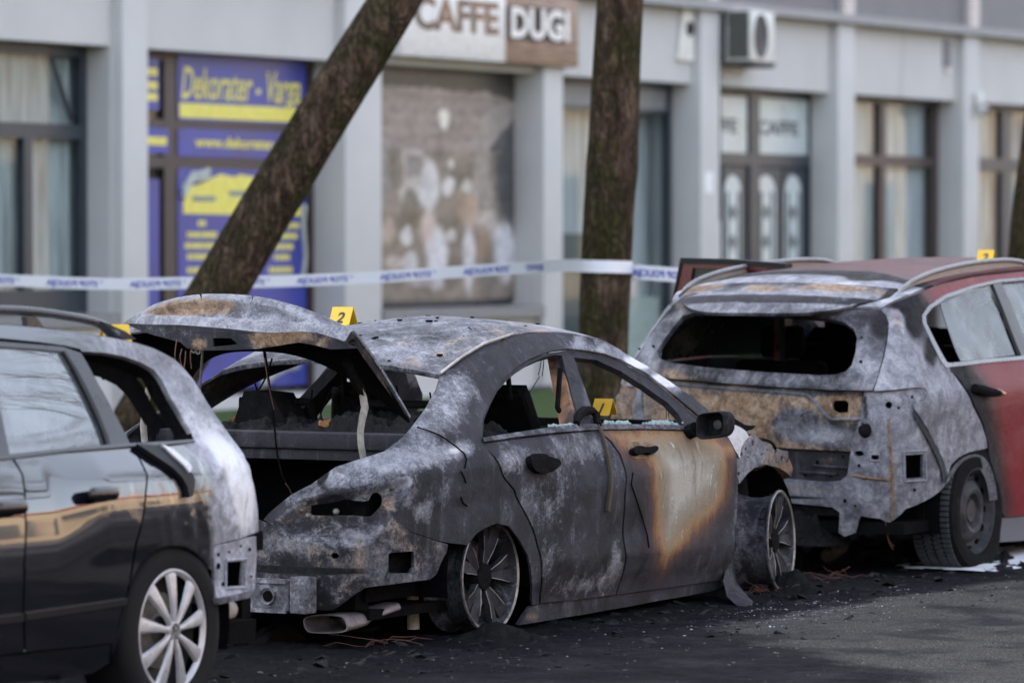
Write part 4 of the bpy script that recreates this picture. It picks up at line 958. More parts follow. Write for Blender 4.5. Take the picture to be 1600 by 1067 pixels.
# parcel shelf, seats, dashboard, charred rubbish
sb = MB(); sb.box(-.36, -.24, -.66, .66, .80, .872, bev=.012); sb.box(-.33, -.22, -.64, .64, .755, .80); shf = paint_all(sb.build('parcel_shelf', M_BURNT, cla), soot=.42, ash=.18)
def rubble(name, x0, x1, y0, y1, z0, amp, seed, parent, mat, h=.02, sc=7):
    nx = int((x1 - x0) / h); ny = int((y1 - y0) / h); X, Y = np.meshgrid(np.linspace(x0, x1, nx), np.linspace(y0, y1, ny))
    e = np.minimum(np.minimum(X - x0, x1 - X), np.minimum(Y - y0, y1 - Y)); k = np.clip(e / .06, 0, 1)
    r = fbm(X * sc + seed, Y * sc + seed * 2, 4); r2 = np.abs(fbm(X * sc * 3 + 5 * seed, Y * sc * 3, 3) - .5) * 2
    Z = z0 + amp * k * np.clip(r * 1.5 - .3 + .35 * r2, 0, 2)
    P = np.stack([X.ravel(), Y.ravel(), Z.ravel()], 1); F = [(j * nx + i, j * nx + i + 1, (j + 1) * nx + i + 1, (j + 1) * nx + i) for j in range(ny - 1) for i in range(nx - 1)]
    me = bpy.data.meshes.new(name); me.from_pydata([tuple(p) for p in P], [], F); me.materials.append(mat); return link(name, me, parent)
M_CHAR2 = m_char('charred_rubbish', .006, .034)
rubble('charred_stuffing', -.24, .55, -.60, .60, .83, .13, 3, cla, M_CHAR2); rubble('charred_carpet', .5, 2.1, -.66, .66, .18, .2, 8, cla, M_CHAR, .04)
cbk = MB(); cbk.prism([(-.14, 0), (-.05, .14), (.09, .15), (.15, 0)], -.09, .09, Matrix.Translation((.02, .30, .88)) @ Matrix.Rotation(R(90), 4, 'Z') @ Matrix.Rotation(R(90), 4, 'X')); cbk.build('charred_box', M_CHAR, cla)
random.seed(9); M_FOAMY = simple('scorched_foam', (.26, .125, .04), .8, var=.5, sc=30)
for k in range(7):
    p = Vector((random.uniform(-.2, .05), random.choice((-.30, -.33, -.05, .55)) + random.uniform(-.06, .06), .90)); MB().box(-.03, .03, -.022, .022, -.012, .012, Matrix.Translation(p) @ Matrix.Rotation(random.uniform(0, 3), 4, 'Z') @ Matrix.Rotation(random.uniform(-.5, .5), 4, 'X'), bev=.005).build('scorched_foam', M_FOAMY, cla)
for y in (-.36, .36):
    st_ = empty('seat', (1.15, y, .2)); st_.parent = cla
    m = MB(); m.tube([(-.10, -.20, .15), (-.22, -.19, .5), (-.30, -.13, .80), (-.31, .13, .80), (-.22, .19, .5), (-.10, .20, .15)], .028, 8); m.tube([(-.16, -.19, .3), (-.16, .19, .3)], .02, 6); m.tube([(-.26, -.17, .62), (-.26, .17, .62)], .02, 6); m.build('seat_back_frame', M_CHAR, st_)
    m = MB(); m.prism([(-.20, .12), (.20, .12), (.17, .5), (.11, .80), (-.11, .80), (-.17, .5)], -.03, .05, Matrix.Translation((-.08, 0, .06)) @ Matrix.Rotation(R(-16), 4, 'Y') @ Matrix.Rotation(R(90), 4, 'Z') @ Matrix.Rotation(R(90), 4, 'X')); m.build('seat_back', M_BLACK, st_)
    m = MB(); m.box(-.10, .42, -.22, .22, .08, .18, bev=.03); m.build('seat_base', M_BLACK, st_)
    if y > 0 or True:
        m = MB(); m.tube([(-.33, -.07, .78), (-.35, -.07, .92), (-.35, .07, .92), (-.33, .07, .78)], .014, 6); m.build('headrest_frame', M_CHAR, st_)
rs = MB()
for y0, y1 in ((-.55, -.12), (.12, .55)):
    rs.tube([(.28, y0, .35), (.16, y0, .7), (.10, y0 + .04, .98), (.10, y1 - .04, .98), (.16, y1, .7), (.28, y1, .35)], .022, 7)
rs.build('rear_seat_frame', M_CHAR, cla)
db = MB(); db.box(1.75, 2.2, -.68, .68, .55, .80, bev=.06); db.build('dashboard', M_BLACK, cla)
sw_ = MB(); sw_.lathe([(.17, -.012), (.182, 0), (.17, .012), (.158, 0), (.17, -.012)], 28, Matrix.Translation((1.62, .36, .74)) @ Matrix.Rotation(R(-65), 4, 'Y')); sw_.build('steering_wheel', M_CHAR, cla)
bl = MB(); bl.tube([(.62, -.66, .30), (.55, -.60, .62), (.44, -.55, .80)], .02, 6); bl.tube([(.9, -.64, 1.12), (.84, -.66, .95), (.86, -.70, .86), (.90, -.72, .84), (.91, -.70, .9), (.87, -.67, .93)], .012, 6); bl.build('belt_reel_strap', M_CHAR, cla)
# door handles, mirror, dangling strip
for ab_px, par, sc in (([(819, 716), (826, 713), (850, 714), (866, 719), (868, 727), (856, 737), (838, 741), (825, 733)], rdo[0], .9), ([(981, 703), (990, 699), (1004, 703), (1018, 699), (1022, 705), (1012, 713), (1002, 709), (990, 714), (983, 710)], fdo[0], 1)):
    A = SC.solve(ab_px); sheet('door_handle', SC, A, M_CHAR, par, (), .012, .03, None, .03, smooth_out=2)
A = SC.solve([(977, 693), (990, 690), (1012, 691), (1024, 697), (1023, 712), (1005, 717), (985, 716)])
sheet('handle_scorch', SC, A, m_burnt('scorched_handle_bowl', .2), fdo[0], (), .012, .001, painter(SC, [], {'rust': .75, 'soot': .15}), .0025, smooth_out=2)
mi = empty('mirror'); mi.parent = fdo[0]
p = SC.fr.pl(1116, 664, t=.98); cx, cy, cz = p[0], -p[1], p[2]
m = MB()
def rrect(w, h, r, n=5, skew=0):
    out = []
    for cxx, cyy, a0 in ((w - r, h - r, 0), (-w + r, h - r, 90), (-w + r, -h + r, 180), (w - r, -h + r, 270)):
        for k in range(n + 1):
            a = R(a0 + 90 * k / n); out.append((cxx + r * math.cos(a), cyy + r * math.sin(a)))
    return [(x, y + skew * x) for x, y in out]
def ringloft(m, rings, cap0=False, cap1=True):
    n = len(rings[0]); vs = [v for r_ in rings for v in r_]; fs = []
    for i in range(len(rings) - 1): fs += [(i * n + k, i * n + (k + 1) % n, (i + 1) * n + (k + 1) % n, (i + 1) * n + k) for k in range(n)]
    if cap0: fs.append(tuple(range(n))[::-1])
    if cap1: fs.append(tuple(range((len(rings) - 1) * n, len(rings) * n)))
    m.add(vs, fs, True)
rr = rrect(.070, .058, .034, 6, -.12)
def mring(sc, ds, dz=0): return [(cx + ds - .06 * (x / .1) * 0, cy + x * sc, cz + y * sc + dz) for x, y in rr]
ringloft(m, [mring(.80, .06), mring(.84, -.02), mring(.97, -.045), mring(1.03, -.04), mring(1.05, -.01), mring(.98, .06), mring(.75, .10), mring(.3, .115)], True, True)
paint_all(m.build('housing', m_char('burnt_plastic', .010, .05), mi), ash=.2)
m = MB(); m.tube([(cx - .01, cy + .09, cz - .02), (cx + .03, cy + .19, cz - .05)], .035, 8); m.build('arm', M_CHAR, mi)
m = MB(); m.lathe([(0, .004), (.014, .004), (.022, 0)], 14, Matrix.Translation((cx + .05, cy + .01, cz)) @ Matrix.Rotation(R(-90), 4, 'Y')); m.build('motor', M_STEEL, mi)
st_ = MB(); A = SC.solve([(932, 664), (938, 680), (943, 700), (948, 720), (951, 740), (951, 760), (948, 780), (946, 800)]); P = SC(A[:, 0], A[:, 1])
for i in range(len(P) - 1):
    for k in range(6):
        a = P[i] + (P[i + 1] - P[i]) * k / 6; st_.box(-.012, .012, -.006, .006, -.0022, .0022, Matrix.Translation((a[0], -a[1] - .012, a[2])) @ Matrix.Rotation(R(20), 4, 'Y'))
st_.build('dangling_strip', simple('scorched_strip', (.10, .085, .06), .6), rdo[0])
mt = MB(); A = SC.solve([(897, 662), (900, 650), (908, 642), (920, 641), (928, 648), (931, 664)]); P = SC(A[:, 0], A[:, 1]); mt.tube([(p[0], -p[1] - .012, p[2]) for p in P], [.016, .02, .022, .02, .018, .016], 8); mt.build('melted_trim', M_CHAR, rdo[0])
for L in ([(650, 667), (672, 674), (690, 682), (710, 696), (724, 708), (728, 718), (725, 731)], [(719, 736), (723, 743), (727, 754)], [(719, 776), (722, 785), (729, 790)], [(988, 738), (985, 755), (995, 785), (1003, 810), (1010, 835), (1013, 855)]):
    A = SC.solve(L); P = SC(A[:, 0], A[:, 1]); MB().tube([(p[0], -p[1] - .004, p[2]) for p in P], .0032, 5).build('melted_drip', M_BLACK, cla)
gc = MB(); random.seed(3)
for k in range(150):
    u = random.choice((random.uniform(945, 985), random.uniform(1010, 1070), random.uniform(1020, 1045), random.uniform(860, 900))); a = SC.solve([(u, 668 if u < 920 else 663.5)])[0]; p = SC(a[0], a[1]); q = random.uniform(.004, .009)
    gc.box(-q, q, -q, q, -q, q, Matrix.Translation((p[0], -p[1] + random.uniform(.0, .02), p[2] + random.uniform(0, .012))) @ Matrix.Rotation(random.uniform(0, 3), 4, (1, .4, .2)))
gc.build('glass_crumbs', simple('glass_crumb_mass', (.32, .42, .42), .15), cla)
# ------------------------------------------------------------------ the saloon's boot lid, wheels and what is left of its front
_lt = lambda t: np.abs(np.asarray(t, float) - .03) / .60
def lid_H(t): return np.full_like(t, -.30), np.full_like(t, .930)
def lid_L(t):
    k = _lt(t); return -.885 + .115 * k ** 2.2, 1.487 - .172 * k ** 2.3
def lid_E(t):
    k = _lt(t); s, z = lid_L(t); return s - .155 + .095 * k ** 2, z - .172 + .128 * k ** 2.2
_wH = crv([0, .35, .62, .73, .78, .95], [1, .52, .15, .015, 0, 0]); _wE = crv([0, .62, .69, .73, .78, .86, .95], [0, 0, .03, .10, .32, .68, 1.03])
def lid_f(t, b):
    t, b = np.broadcast_arrays(np.asarray(t, float), np.asarray(b, float))
    H_, L_, E_ = lid_H(t), lid_L(t), lid_E(t); a = _wH(b); c = _wE(b); l = 1 - a - c
    k = np.sin(np.pi * np.clip(b / .73, 0, 1)) * .035
    return np.stack([H_[0] * a + L_[0] * l + E_[0] * c - k * .5, t, H_[1] * a + L_[1] * l + E_[1] * c + k], -1)
LID0 = Surf(FC, lid_f, (-.57, .63), (.70, .95), step=.015)
REC = [(222, 491), (250, 481), (290, 472), (330, 469), (365, 469.5), (400, 474), (440, 484), (488, 506), (440, 502), (400, 500), (350, 497), (300, 495), (250, 493)]
rec = LID0.solve(REC)
def lid_r(t, b):
    t, b = np.broadcast_arrays(np.asarray(t, float), np.asarray(b, float)); P = lid_f(t, b); pp = np.stack([t.ravel(), b.ravel()], 1)
    d = dist_poly(rec, pp); i = inside(rec, pp); k = np.clip(np.where(i, d, 0) / .02, 0, 1).reshape(t.shape)
    dn = .006 * (fbm(t * 9, b * 9, 4) - .5)
    return P + np.stack([.024 * k, 0 * k, -.016 * k + dn], -1)
LID = Surf(FC, lid_r, (-.57, .63), (0, .95), flip=True, step=.02)
slots = [LID.solve(q) for q in ([(326, 472.5), (350, 473), (377, 475), (378, 487), (350, 486), (328, 485)], [(306, 472), (316, 473), (316, 479), (307, 478)], [(394, 476), (404, 478), (403, 484), (394, 482)])]
lo = []
for t in np.linspace(-.555, .615, 40): lo.append((t, .94))
lidb = lambda t: .02 + .37 * np.clip(1 - (abs(t - .03) / .585) ** 3, 0, 1)
top = [(t, lidb(t)) for t in np.linspace(.612, -.552, 40)]
lpb = [(330, 458, .35, .04, 'rust', .22), (260, 470, .10, .03, 'ash', .6), (300, 483, .35, .05, 'rust', .75), (360, 490, .2, .03, 'ash', .5), (440, 492, .12, .03, 'soot', .35), (470, 510, .2, .03, 'ash', .7), (230, 500, .12, .02, 'ash', .7), (380, 507, .3, .02, 'ash', .4), (460, 470, .25, .06, 'ash', .45), (540, 535, .06, .2, 'ash', .75), (520, 505, .1, .1, 'ash', .55), (300, 505, .2, .015, 'rust', .3)]
lid = sheet('boot_lid', LID, lo + top, M_BURNT, cla, slots, .012, .012, painter(LID, lpb, {'ash': .72, 'soot': .0}))
LIDI = Surf(FC, lambda t, b: lid_f(t, b) + np.stack([.035 + 0 * np.asarray(b), 0 * np.asarray(b), -.045 + 0 * np.asarray(b)], -1), (-.55, .61), (0, .95), flip=True)
sheet('inner_lid', LIDI, [(t, lidb(t) + .01) for t in np.linspace(-.54, .60, 40)] + [(.60, .86), (-.54, .86)], M_BLACK, lid, (), .04, .01)
def strip_f(t, z):
    t, z = np.broadcast_arrays(np.asarray(t, float), np.asarray(z, float)); s, ze = lid_E(t); return np.stack([s - .004 + .10 * np.clip(ze - z, -.1, .3), t, z], -1)
STP = Surf(FC, strip_f, (-.57, .63), (1.10, 1.36), step=.015)
SPX = [(196, 505.5), (230, 507), (282, 508), (320, 511), (357, 514), (395, 518), (423, 520), (470, 518), (495, 520), (532, 531), (560, 544), (517, 546), (495, 540), (467, 535), (404, 545), (357, 547), (320, 547.5), (304, 546), (292, 544), (282, 535), (264, 530), (225, 519)]
sth = [STP.solve([(332, 528), (361, 528.5), (371, 537), (366, 539), (333, 542)])]
sheet('lid_frame', STP, STP.solve(SPX), M_BURNT, lid, sth, .014, .012, painter(STP, [(440, 530, .14, .05, 'rust', .75), (310, 538, .05, .03, 'rust', .65), (260, 515, .15, .03, 'ash', .3), (500, 535, .1, .04, 'rust', .4), (360, 520, .3, .012, 'soot', .5)], {'ash': .15, 'rust': .22, 'soot': .22}))
lat = MB()
for u, v in ((303, 547), (310, 549)):
    p = FC.pl(u, v, a=-1.02); lat.lathe([(.006, .004), (.013, .004), (.013, -.004), (.006, -.004)], 14, Matrix.Translation((p[0], -p[1], p[2])) @ Matrix.Rotation(R(90), 4, 'Y'))
lat.build('latch', M_STEEL, lid)
for sg, tt in ((1, .612), (-1, -.552)):
    sf = MB(); pr = [LID(tt, b) for b in np.linspace(.04, .93, 24)]; n = len(pr)
    vs = [(p[0], -p[1], p[2] - .003) for p in pr] + [(p[0] + .03, -p[1] + sg * .02, p[2] - .055 * math.sin(math.pi * (k + 3) / (n + 5)) - .012) for k, p in enumerate(pr)]
    sf.add(vs, [(i, i + 1, n + i + 1, n + i) for i in range(n - 1)], True)
    paint_all(sf.build('lid_edge', M_BURNT, lid), rust=.35, soot=.35, ash=.1)
def arm(px, tt, r0, r1, mat, name):
    m = MB(); P = []
    for u, v in px: p = FC.pl(u, v, t=tt); P.append((p[0], -p[1], p[2]))
    m.tube(P, r0, 8); return m.build(name, mat, cla)
ha = MB(); P = [FC.pl(u, v, t=.50) for u, v in ((541, 563), (548, 580), (556, 597), (566, 612))]
for a_, b_ in zip(P[:-1], P[1:]):
    d = Vector((b_[0] - a_[0], -(b_[1] - a_[1]), b_[2] - a_[2])); L = d.length; Mx = Matrix.Translation((a_[0], -a_[1], a_[2])) @ d.to_track_quat('Z', 'Y').to_matrix().to_4x4()
    ha.box(-.012, .012, -.018, .018, 0, L + .004, Mx)
ha.build('hinge_bracket', M_CHAR, cla)
M_ARM = m_alloy('ashen_steel', (.17, .155, .14), (.42, .40, .37), .7, .05)
arm([(563, 606), (568, 622), (570, 637), (566, 655), (563, 675), (564, 695), (568, 716)], .50, [.012, .016, .017, .015, .0145, .0145, .0145], 0, M_ARM, 'hinge_arm')
arm([(236, 591), (231, 615), (226, 640), (224, 665), (226, 690)], -.55, .0145, 0, M_ARM, 'hinge_arm')
arm([(317, 546), (314.5, 575), (312, 612)], -.1, .0055, 0, M_STEEL, 'gas_strut')
def wires(name, lines, tt, r, mat, parent, fr=FC):
    m = MB()
    for L in lines:
        L = chaikin(L, 2, False); m.tube([(lambda p: (p[0], -p[1], p[2]))(fr.pl(u, v, t=tt)) for u, v in L], r, 5)
    return m.build(name, mat, parent)
wires('loose_wires', [[(412, 548), (418, 590), (424, 625), (429, 660), (431, 700), (439, 738), (447, 757), (456, 773)], [(414, 548), (421, 600), (427, 650), (432, 705), (441, 745)], [(425, 560), (417, 588), (402, 613)]], .25, .0042, M_BLACK, cla)
wires('burnt_wiring', [[(284, 545), (280, 560), (286, 575)], [(290, 548), (289, 566), (286, 580)], [(276, 530), (272, 560), (280, 580)], [(298, 548), (297, 560), (299, 576)], [(413, 560), (420, 605), (428, 640)], [(446, 755), (452, 763), (457, 774)], [(547, 808), (548, 826), (552, 846), (556, 863)], [(545, 807), (547, 830), (550, 855)], [(549, 808), (551, 832), (557, 862)]], .45, .002, M_COPPER, cla)
# wheels
w_ = wheel(cla, FC, 0, .815, .262, steer=0, camber=-1); wheel(cla, FC, 0, -.815, .262, side=-1)
w_ = wheel(cla, FC, 2.72, .815, .260, steer=11, camber=-2, width=.215); wheel(cla, FC, 2.72, -.815, .26, side=-1)
# underside: rear silencer tail pipe, spring, damper, axle
M_PIPE = m_alloy('blued_steel', (.085, .075, .085), (.22, .19, .185), .5, .5)
tp = MB(); px = [(472, 968), (480, 962), (500, 960), (530, 961), (540, 966), (546, 984), (530, 989), (490, 989), (478, 986)]
ring = [FC.pl(u, v, a=-.90) for u, v in chaikin(px, 2)]; c0 = np.mean(ring, 0)
rings = []
for ds, sc in ((0, .93), (0, 1.0), (.02, 1.02), (.12, .86), (.17, .6), (.30, .5)):
    off = np.array([ds, .10 * max(0, ds - .05) / .2, .05 * max(0, ds - .08) / .2]); rings.append([tuple((np.array([c0[0], c0[1], c0[2]]) + (np.array(p) - c0) * sc + off) * np.array([1, -1, 1])) for p in ring])
ringloft(tp, rings[1:], False, True); inn = [[tuple((c0 + (np.array(p) - c0) * sc + np.array([ds, 0, 0])) * np.array([1, -1, 1])) for p in ring] for ds, sc in ((0, .93), (.15, .7))]
ringloft(tp, [rings[1]] + inn, False, True); tp.build('tail_pipe', M_PIPE, cla)
un = MB(); p0 = FC.pl(644, 915, t=.55); p1 = FC.pl(646, 982, t=.55); un.tube([(p0[0], -p0[1], p0[2] + .03), (p1[0], -p1[1], p1[2])], .027, 12); un.build('damper', M_ARM, cla)
sp_ = MB(); p0 = FC.pl(572, 990, t=.45); pts = []
for k in range(90): a = k * .5; pts.append((p0[0] + .055 * math.cos(a), -p0[1] + .055 * math.sin(a), p0[2] + .003 * k))
sp_.tube(pts, .008, 6); sp_.build('coil_spring', M_CHAR, cla)
ax = MB(); ax.tube([(.0, -.7, .24), (.02, 0, .26), (0, .7, .24)], .045, 8); ax.box(-.25, .3, -.5, .5, .16, .25, bev=.03); ax.tube([(.35, -.55, .25), (.02, -.62, .22)], .03, 6); ax.tube([(.35, .55, .25), (.02, .62, .22)], .03, 6); ax.build('rear_axle', M_CHAR, cla)
si = MB(); si.box(-.72, -.35, -.35, .35, .14, .29, bev=.05); si.build('silencer', m_alloy('burnt_silencer', (.006, .006, .006), (.025, .022, .02), .9, 0), cla)
a2 = MB(); a2.tube([(2.72, -.72, .26), (2.72, .72, .26)], .04, 8); a2.tube([(2.7, -.62, .24), (2.75, -.55, .62)], .05, 10); a2.tube([(2.7, .62, .24), (2.75, .55, .62)], .05, 10); a2.build('front_suspension', M_CHAR, cla)
# front wing remains
class Flat(Surf):
    def __init__(s, fr, t, curve=0, s0=2.2): Surf.__init__(s, fr, lambda a, b: np.stack([a, t - curve * np.maximum(0, a - s0) ** 2 + 0 * b, b], -1), (1.9, 3.9), (.05, 1.1), step=.03)
AP = Flat(FC, .74, .10)
ap = [(1151, 712), (1156, 696), (1163, 684), (1170, 681), (1178, 679), (1190, 688), (1200, 696), (1212, 699), (1222, 703), (1231, 705), (1232, 716), (1236, 723), (1239, 732), (1236, 745), (1228, 737), (1218, 731), (1206, 727.5), (1194, 727), (1178, 731), (1166, 742), (1155, 756), (1152, 742)]
hs = []
for u, v, r1, r2 in ((1176, 692, 2.2, 5), (1212, 706, 1.9, 4.2), (1222, 716, 2.2, 4.5), (1231, 720, 1.7, 3.5), (1154.5, 740, 2.2, 3), (1165, 701, 1.2, 3), (1169, 714, 1.4, 2.2), (1158, 709, 2, 3.4), (1190, 709, 1.2, 2), (1194, 709, 1, 1.6)):
    hs.append(AP.solve([(u + r1 * math.cos(k * math.pi / 5), v + r2 * math.sin(k * math.pi / 5)) for k in range(10)]))
app = sheet('wing_apron', AP, AP.solve(ap), M_BURNT, cla, hs, .012, .006, painter(AP, [(1180, 700, .4, .1, 'ash', .65), (1225, 730, .3, .05, 'rust', .7), (1215, 712, .25, .06, 'rust', .45), (1160, 735, .15, .1, 'ash', .6)], {'ash': .3, 'rust': .2}))
fl = MB(); A = AP.solve([(1155, 756), (1166, 742), (1178, 731), (1194, 727), (1206, 727.5), (1218, 731), (1228, 737), (1236, 745)]); P = AP(A[:, 0], A[:, 1]); n = len(P)
fl.add([(p[0], -p[1], p[2]) for p in P] + [(p[0], -p[1] + .09, p[2] - .028) for p in P], [(i, i + 1, n + i + 1, n + i) for i in range(n - 1)], True); paint_all(fl.build('apron_flange', M_BURNT, app), rust=.8, ash=.3)
WG = Flat(FC, .86, .12)
sheet('front_wing', WG, WG.solve([(1137, 681), (1144, 672), (1149, 664), (1158, 668), (1166, 674), (1170, 682), (1163, 690), (1158, 700), (1156, 716), (1153, 710), (1147, 700)]), M_BURNT, cla, (), .02, .02, painter(WG, [], {'ash': 1.1}))
hd = MB(); P = [FC.pl(u, v, t=.62) for u, v in ((1140, 650), (1150, 657), (1162, 664), (1178, 664.5), (1172, 671), (1160, 674), (1148, 668))]
hd.prism([(p[0], p[2]) for p in P], -.012, .012, Matrix(((1, 0, 0, 0), (0, 0, 1, -.62), (0, 1, 0, 0), (0, 0, 0, 1)))); hd.build('bonnet_hinge', M_CHAR, cla)
wires('cable', [[(1185, 686), (1196, 687), (1207, 692), (1212, 701)], [(1170, 680), (1180, 684), (1190, 693), (1198, 703)]], .70, .008, M_CHAR, cla)
cw = MB(); cw.box(2.02, 2.24, -.7, .7, .74, .80, bev=.02); cw.build('cowl', M_CHAR, cla)
# crumpled liner on the ground by the front wheel
cl = MB(); P = [FC.pl(u, v, t=tt) for u, v, tt in ((1130, 903, .86), (1136, 925, .92), (1150, 938, 1.0), (1174, 945, 1.08))]; Q = [FC.pl(u, v, t=tt) for u, v, tt in ((1147, 860, .70), (1150, 905, .74), (1164, 920, .85), (1180, 941, 1.0))]
k = len(P); vs = []
for a_, b_ in zip(P, Q):
    for f in (0, .33, .66, 1):
        q = np.array(a_) * (1 - f) + np.array(b_) * f; q[2] = max(.006, q[2] + .02 * math.sin(7 * f + a_[0] * 9)); vs.append((q[0], -q[1], q[2]))
cl.add(vs, [(i * 4 + j, i * 4 + j + 1, i * 4 + j + 5, i * 4 + j + 4) for i in range(k - 1) for j in range(3)], False)
paint_all(cl.build('torn_wheel_liner', M_BURNT, cla), ash=.22, soot=.2)

wires('hanging_wire', [[(846, 556), (845, 570), (841, 586)], [(850, 556), (849, 574), (847, 588)], [(843, 588), (832, 606), (820, 624), (812, 634)]], .10, .0022, M_BLACK, cla)
wires('hanging_wire', [[(1040, 622), (1041, 640), (1041, 662)], [(1045, 626), (1044, 645), (1046, 660)]], .55, .002, M_BLACK, cla)
cbn = MB(); random.seed(31)
for k in range(14):
    y = -.5 + k * .075; cbn.tube([(.12 + random.uniform(-.02, .02), y, .84), (.14, y + random.uniform(-.03, .03), .93), (.10, y + random.uniform(-.05, .05), 1.0 + random.uniform(-.05, .06))], .004, 4)
cbn.build('seat_springs', M_CHAR, cla)
# ------------------------------------------------------------------ the red SUV, its rear burnt out
M_CLA_, M_BURNT = M_BURNT, m_burnt('burnt_suv_metal', .0, 1.0, .3, .40)
suv = empty('burnt_suv', FS.O, FS.rotz, 'red SUV with a burnt out rear, bare grey tailgate and roof rails', 'car')
M_RED = (lambda t: (t.set(t.ramp(t.noise(3, 4), [(.3, (.115, .012, .018)), (.7, (.15, .016, .024))]), .22, .1, .5, .8, .08), t.m)[1])(NT('red_paint'))
def m_redburnt():
    """red paint scorched black and then bare towards the burnt end"""
    m = m_burnt('red_paint_scorched', 0, 1.1, .25, .30); nt = m.node_tree; t = NT.__new__(NT); t.m = m; t.t = nt; t.b = nt.nodes['Principled BSDF']; t.out = nt.nodes['Material Output']; t._co = None
    col = t.b.inputs['Base Color'].links[0].from_socket; ro = t.b.inputs['Roughness'].links[0].from_socket
    p = t.attr('paint'); n = t.noise(4, 7, .6, .4); v = t.math('ADD', p, t.math('MULTIPLY', t.math('SUBTRACT', n, .5), .22))
    f = t.step(v, .58, .74); red = t.mix(t.step(v, .66, .9), (.040, .005, .009), (.15, .004, .012))
    t.l(t.mix(f, col, red), t.b.inputs['Base Color'])
    t.l(t.mix(f, ro, .34), t.b.inputs['Roughness']); t.l(t.math('MULTIPLY', f, .05), t.b.inputs['Coat Weight']); t.b.inputs['Coat Roughness'].default_value = .06
    return m
M_REDB = m_redburnt(); M_CHROME = simple('dull_chrome', (.20, .20, .21), .3, .6)
SSm = SS.mirror()
def spaint(surf, blobs, base, redline=None, px=True):
    f0 = painter(surf, blobs, base, None, px)
    def f(rv, P):
        ch = f0(rv, P); s = P[:, 0]; z = P[:, 2]
        ch['paint'] = np.clip(.53 + (s - redline(z)) * 1.15, 0, 1) if redline else np.zeros(len(rv)); return ch
    return f
GLASS = [(1026, 548), (1040, 527), (1057, 504), (1066, 494), (1080, 489), (1110, 487.5), (1150, 488), (1220, 492), (1290, 497.5), (1318, 503), (1334, 514), (1339, 527), (1337, 550), (1331, 570), (1322, 580), (1305, 585), (1280, 586), (1200, 581.5), (1100, 573.5), (1045, 566), (1031, 560)]
TG = [(985, 590), (992, 560), (1020, 520), (1052, 476), (1068, 462), (1085, 458), (1150, 462), (1290, 474), (1340, 481), (1372, 484), (1382, 491), (1387, 505), (1385, 530), (1379, 560), (1371, 590), (1363, 610), (1300, 609), (1240, 606), (1150, 600), (1080, 594), (1000, 587)]
tgb = [(1200, 478, .5, .03, 'rust', .72), (1110, 472, .15, .03, 'rust', .6), (1300, 487, .2, .02, 'ash', .6), (1376, 505, .09, .14, 'soot', .62), (1345, 492, .12, .05, 'soot', .55), (1358, 575, .08, .10, 'ash', .62), (1345, 560, .05, .06, 'ash', .65), (1200, 592, .5, .03, 'ash', .40), (1060, 585, .14, .03, 'rust', .65), (1010, 545, .07, .1, 'ash', .72), (1045, 480, .06, .05, 'soot', .75), (1100, 582, .3, .02, 'rust', .35), (1330, 600, .14, .03, 'ash', .5)]
tg_ab = SS.solve(TG)
tg = sheet('tailgate', SS, tg_ab, M_BURNT, suv, (SS.solve(GLASS),), .020, .03, painter(SS, tgb, {'ash': .30, 'rust': .30}))
def studs(par, lst, surf, r=.012, off=0):
    m = MB()
    for u, v in lst:
        x = surf.solve([(u, v)])[0]; p = surf(x[0], x[1]); m.lathe([(0, .006), (r * .6, .006), (r, .0), (r * 1.1, -.004)], 12, Matrix.Translation((p[0] - off, -p[1], p[2])) @ Matrix.Rotation(R(-90), 4, 'Y') @ Matrix.Rotation(R(10), 4, 'X'))
    return m.build('studs', M_STEEL, par)
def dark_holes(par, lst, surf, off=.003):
    """drilled holes: flat black discs, the shade inside them put into the colour"""
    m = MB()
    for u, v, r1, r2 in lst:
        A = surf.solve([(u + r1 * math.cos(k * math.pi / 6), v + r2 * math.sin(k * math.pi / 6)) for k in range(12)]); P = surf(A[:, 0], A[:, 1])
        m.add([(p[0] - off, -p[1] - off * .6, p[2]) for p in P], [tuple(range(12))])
    return m.build('hole_discs', M_BLACK, par)
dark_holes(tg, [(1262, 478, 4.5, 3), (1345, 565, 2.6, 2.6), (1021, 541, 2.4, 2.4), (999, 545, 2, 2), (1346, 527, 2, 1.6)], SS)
# recessed centre of the tailgate, below the window
class Inset(Shell):
    def __init__(s, base, d): s.__dict__.update(base.__dict__); s.base, s.d = base, d; s._g = None
    def __call__(s, a, z):
        P = s.base(a, z); k = np.stack([np.full_like(P[..., 0], s.d), 0 * P[..., 0], 0 * P[..., 0]], -1); return P + k
S4 = Inset(SS, .045); S4._g = None
CEN = [(940, 640), (970, 596), (1000, 587), (1150, 598), (1250, 604), (1362, 609), (1360, 640), (1352, 680), (1340, 706), (1150, 690), (1040, 680), (950, 672)]
CENU = [(955, 650), (975, 590), (1000, 584), (1150, 596), (1250, 602), (1348, 608), (1345, 650), (1336, 690), (1330, 705), (1230, 700), (1150, 692), (1060, 682), (950, 668)]
lic = [SS.solve([(1301, 632), (1306, 626), (1322, 626), (1326, 631), (1324, 644), (1310, 644), (1302, 640)])]
S4.solve  # solver works on the inset surface too
lic = [S4.solve([(1300, 632), (1304, 625.5), (1322, 625.5), (1326, 630), (1325, 644), (1310, 645), (1302, 640)])]
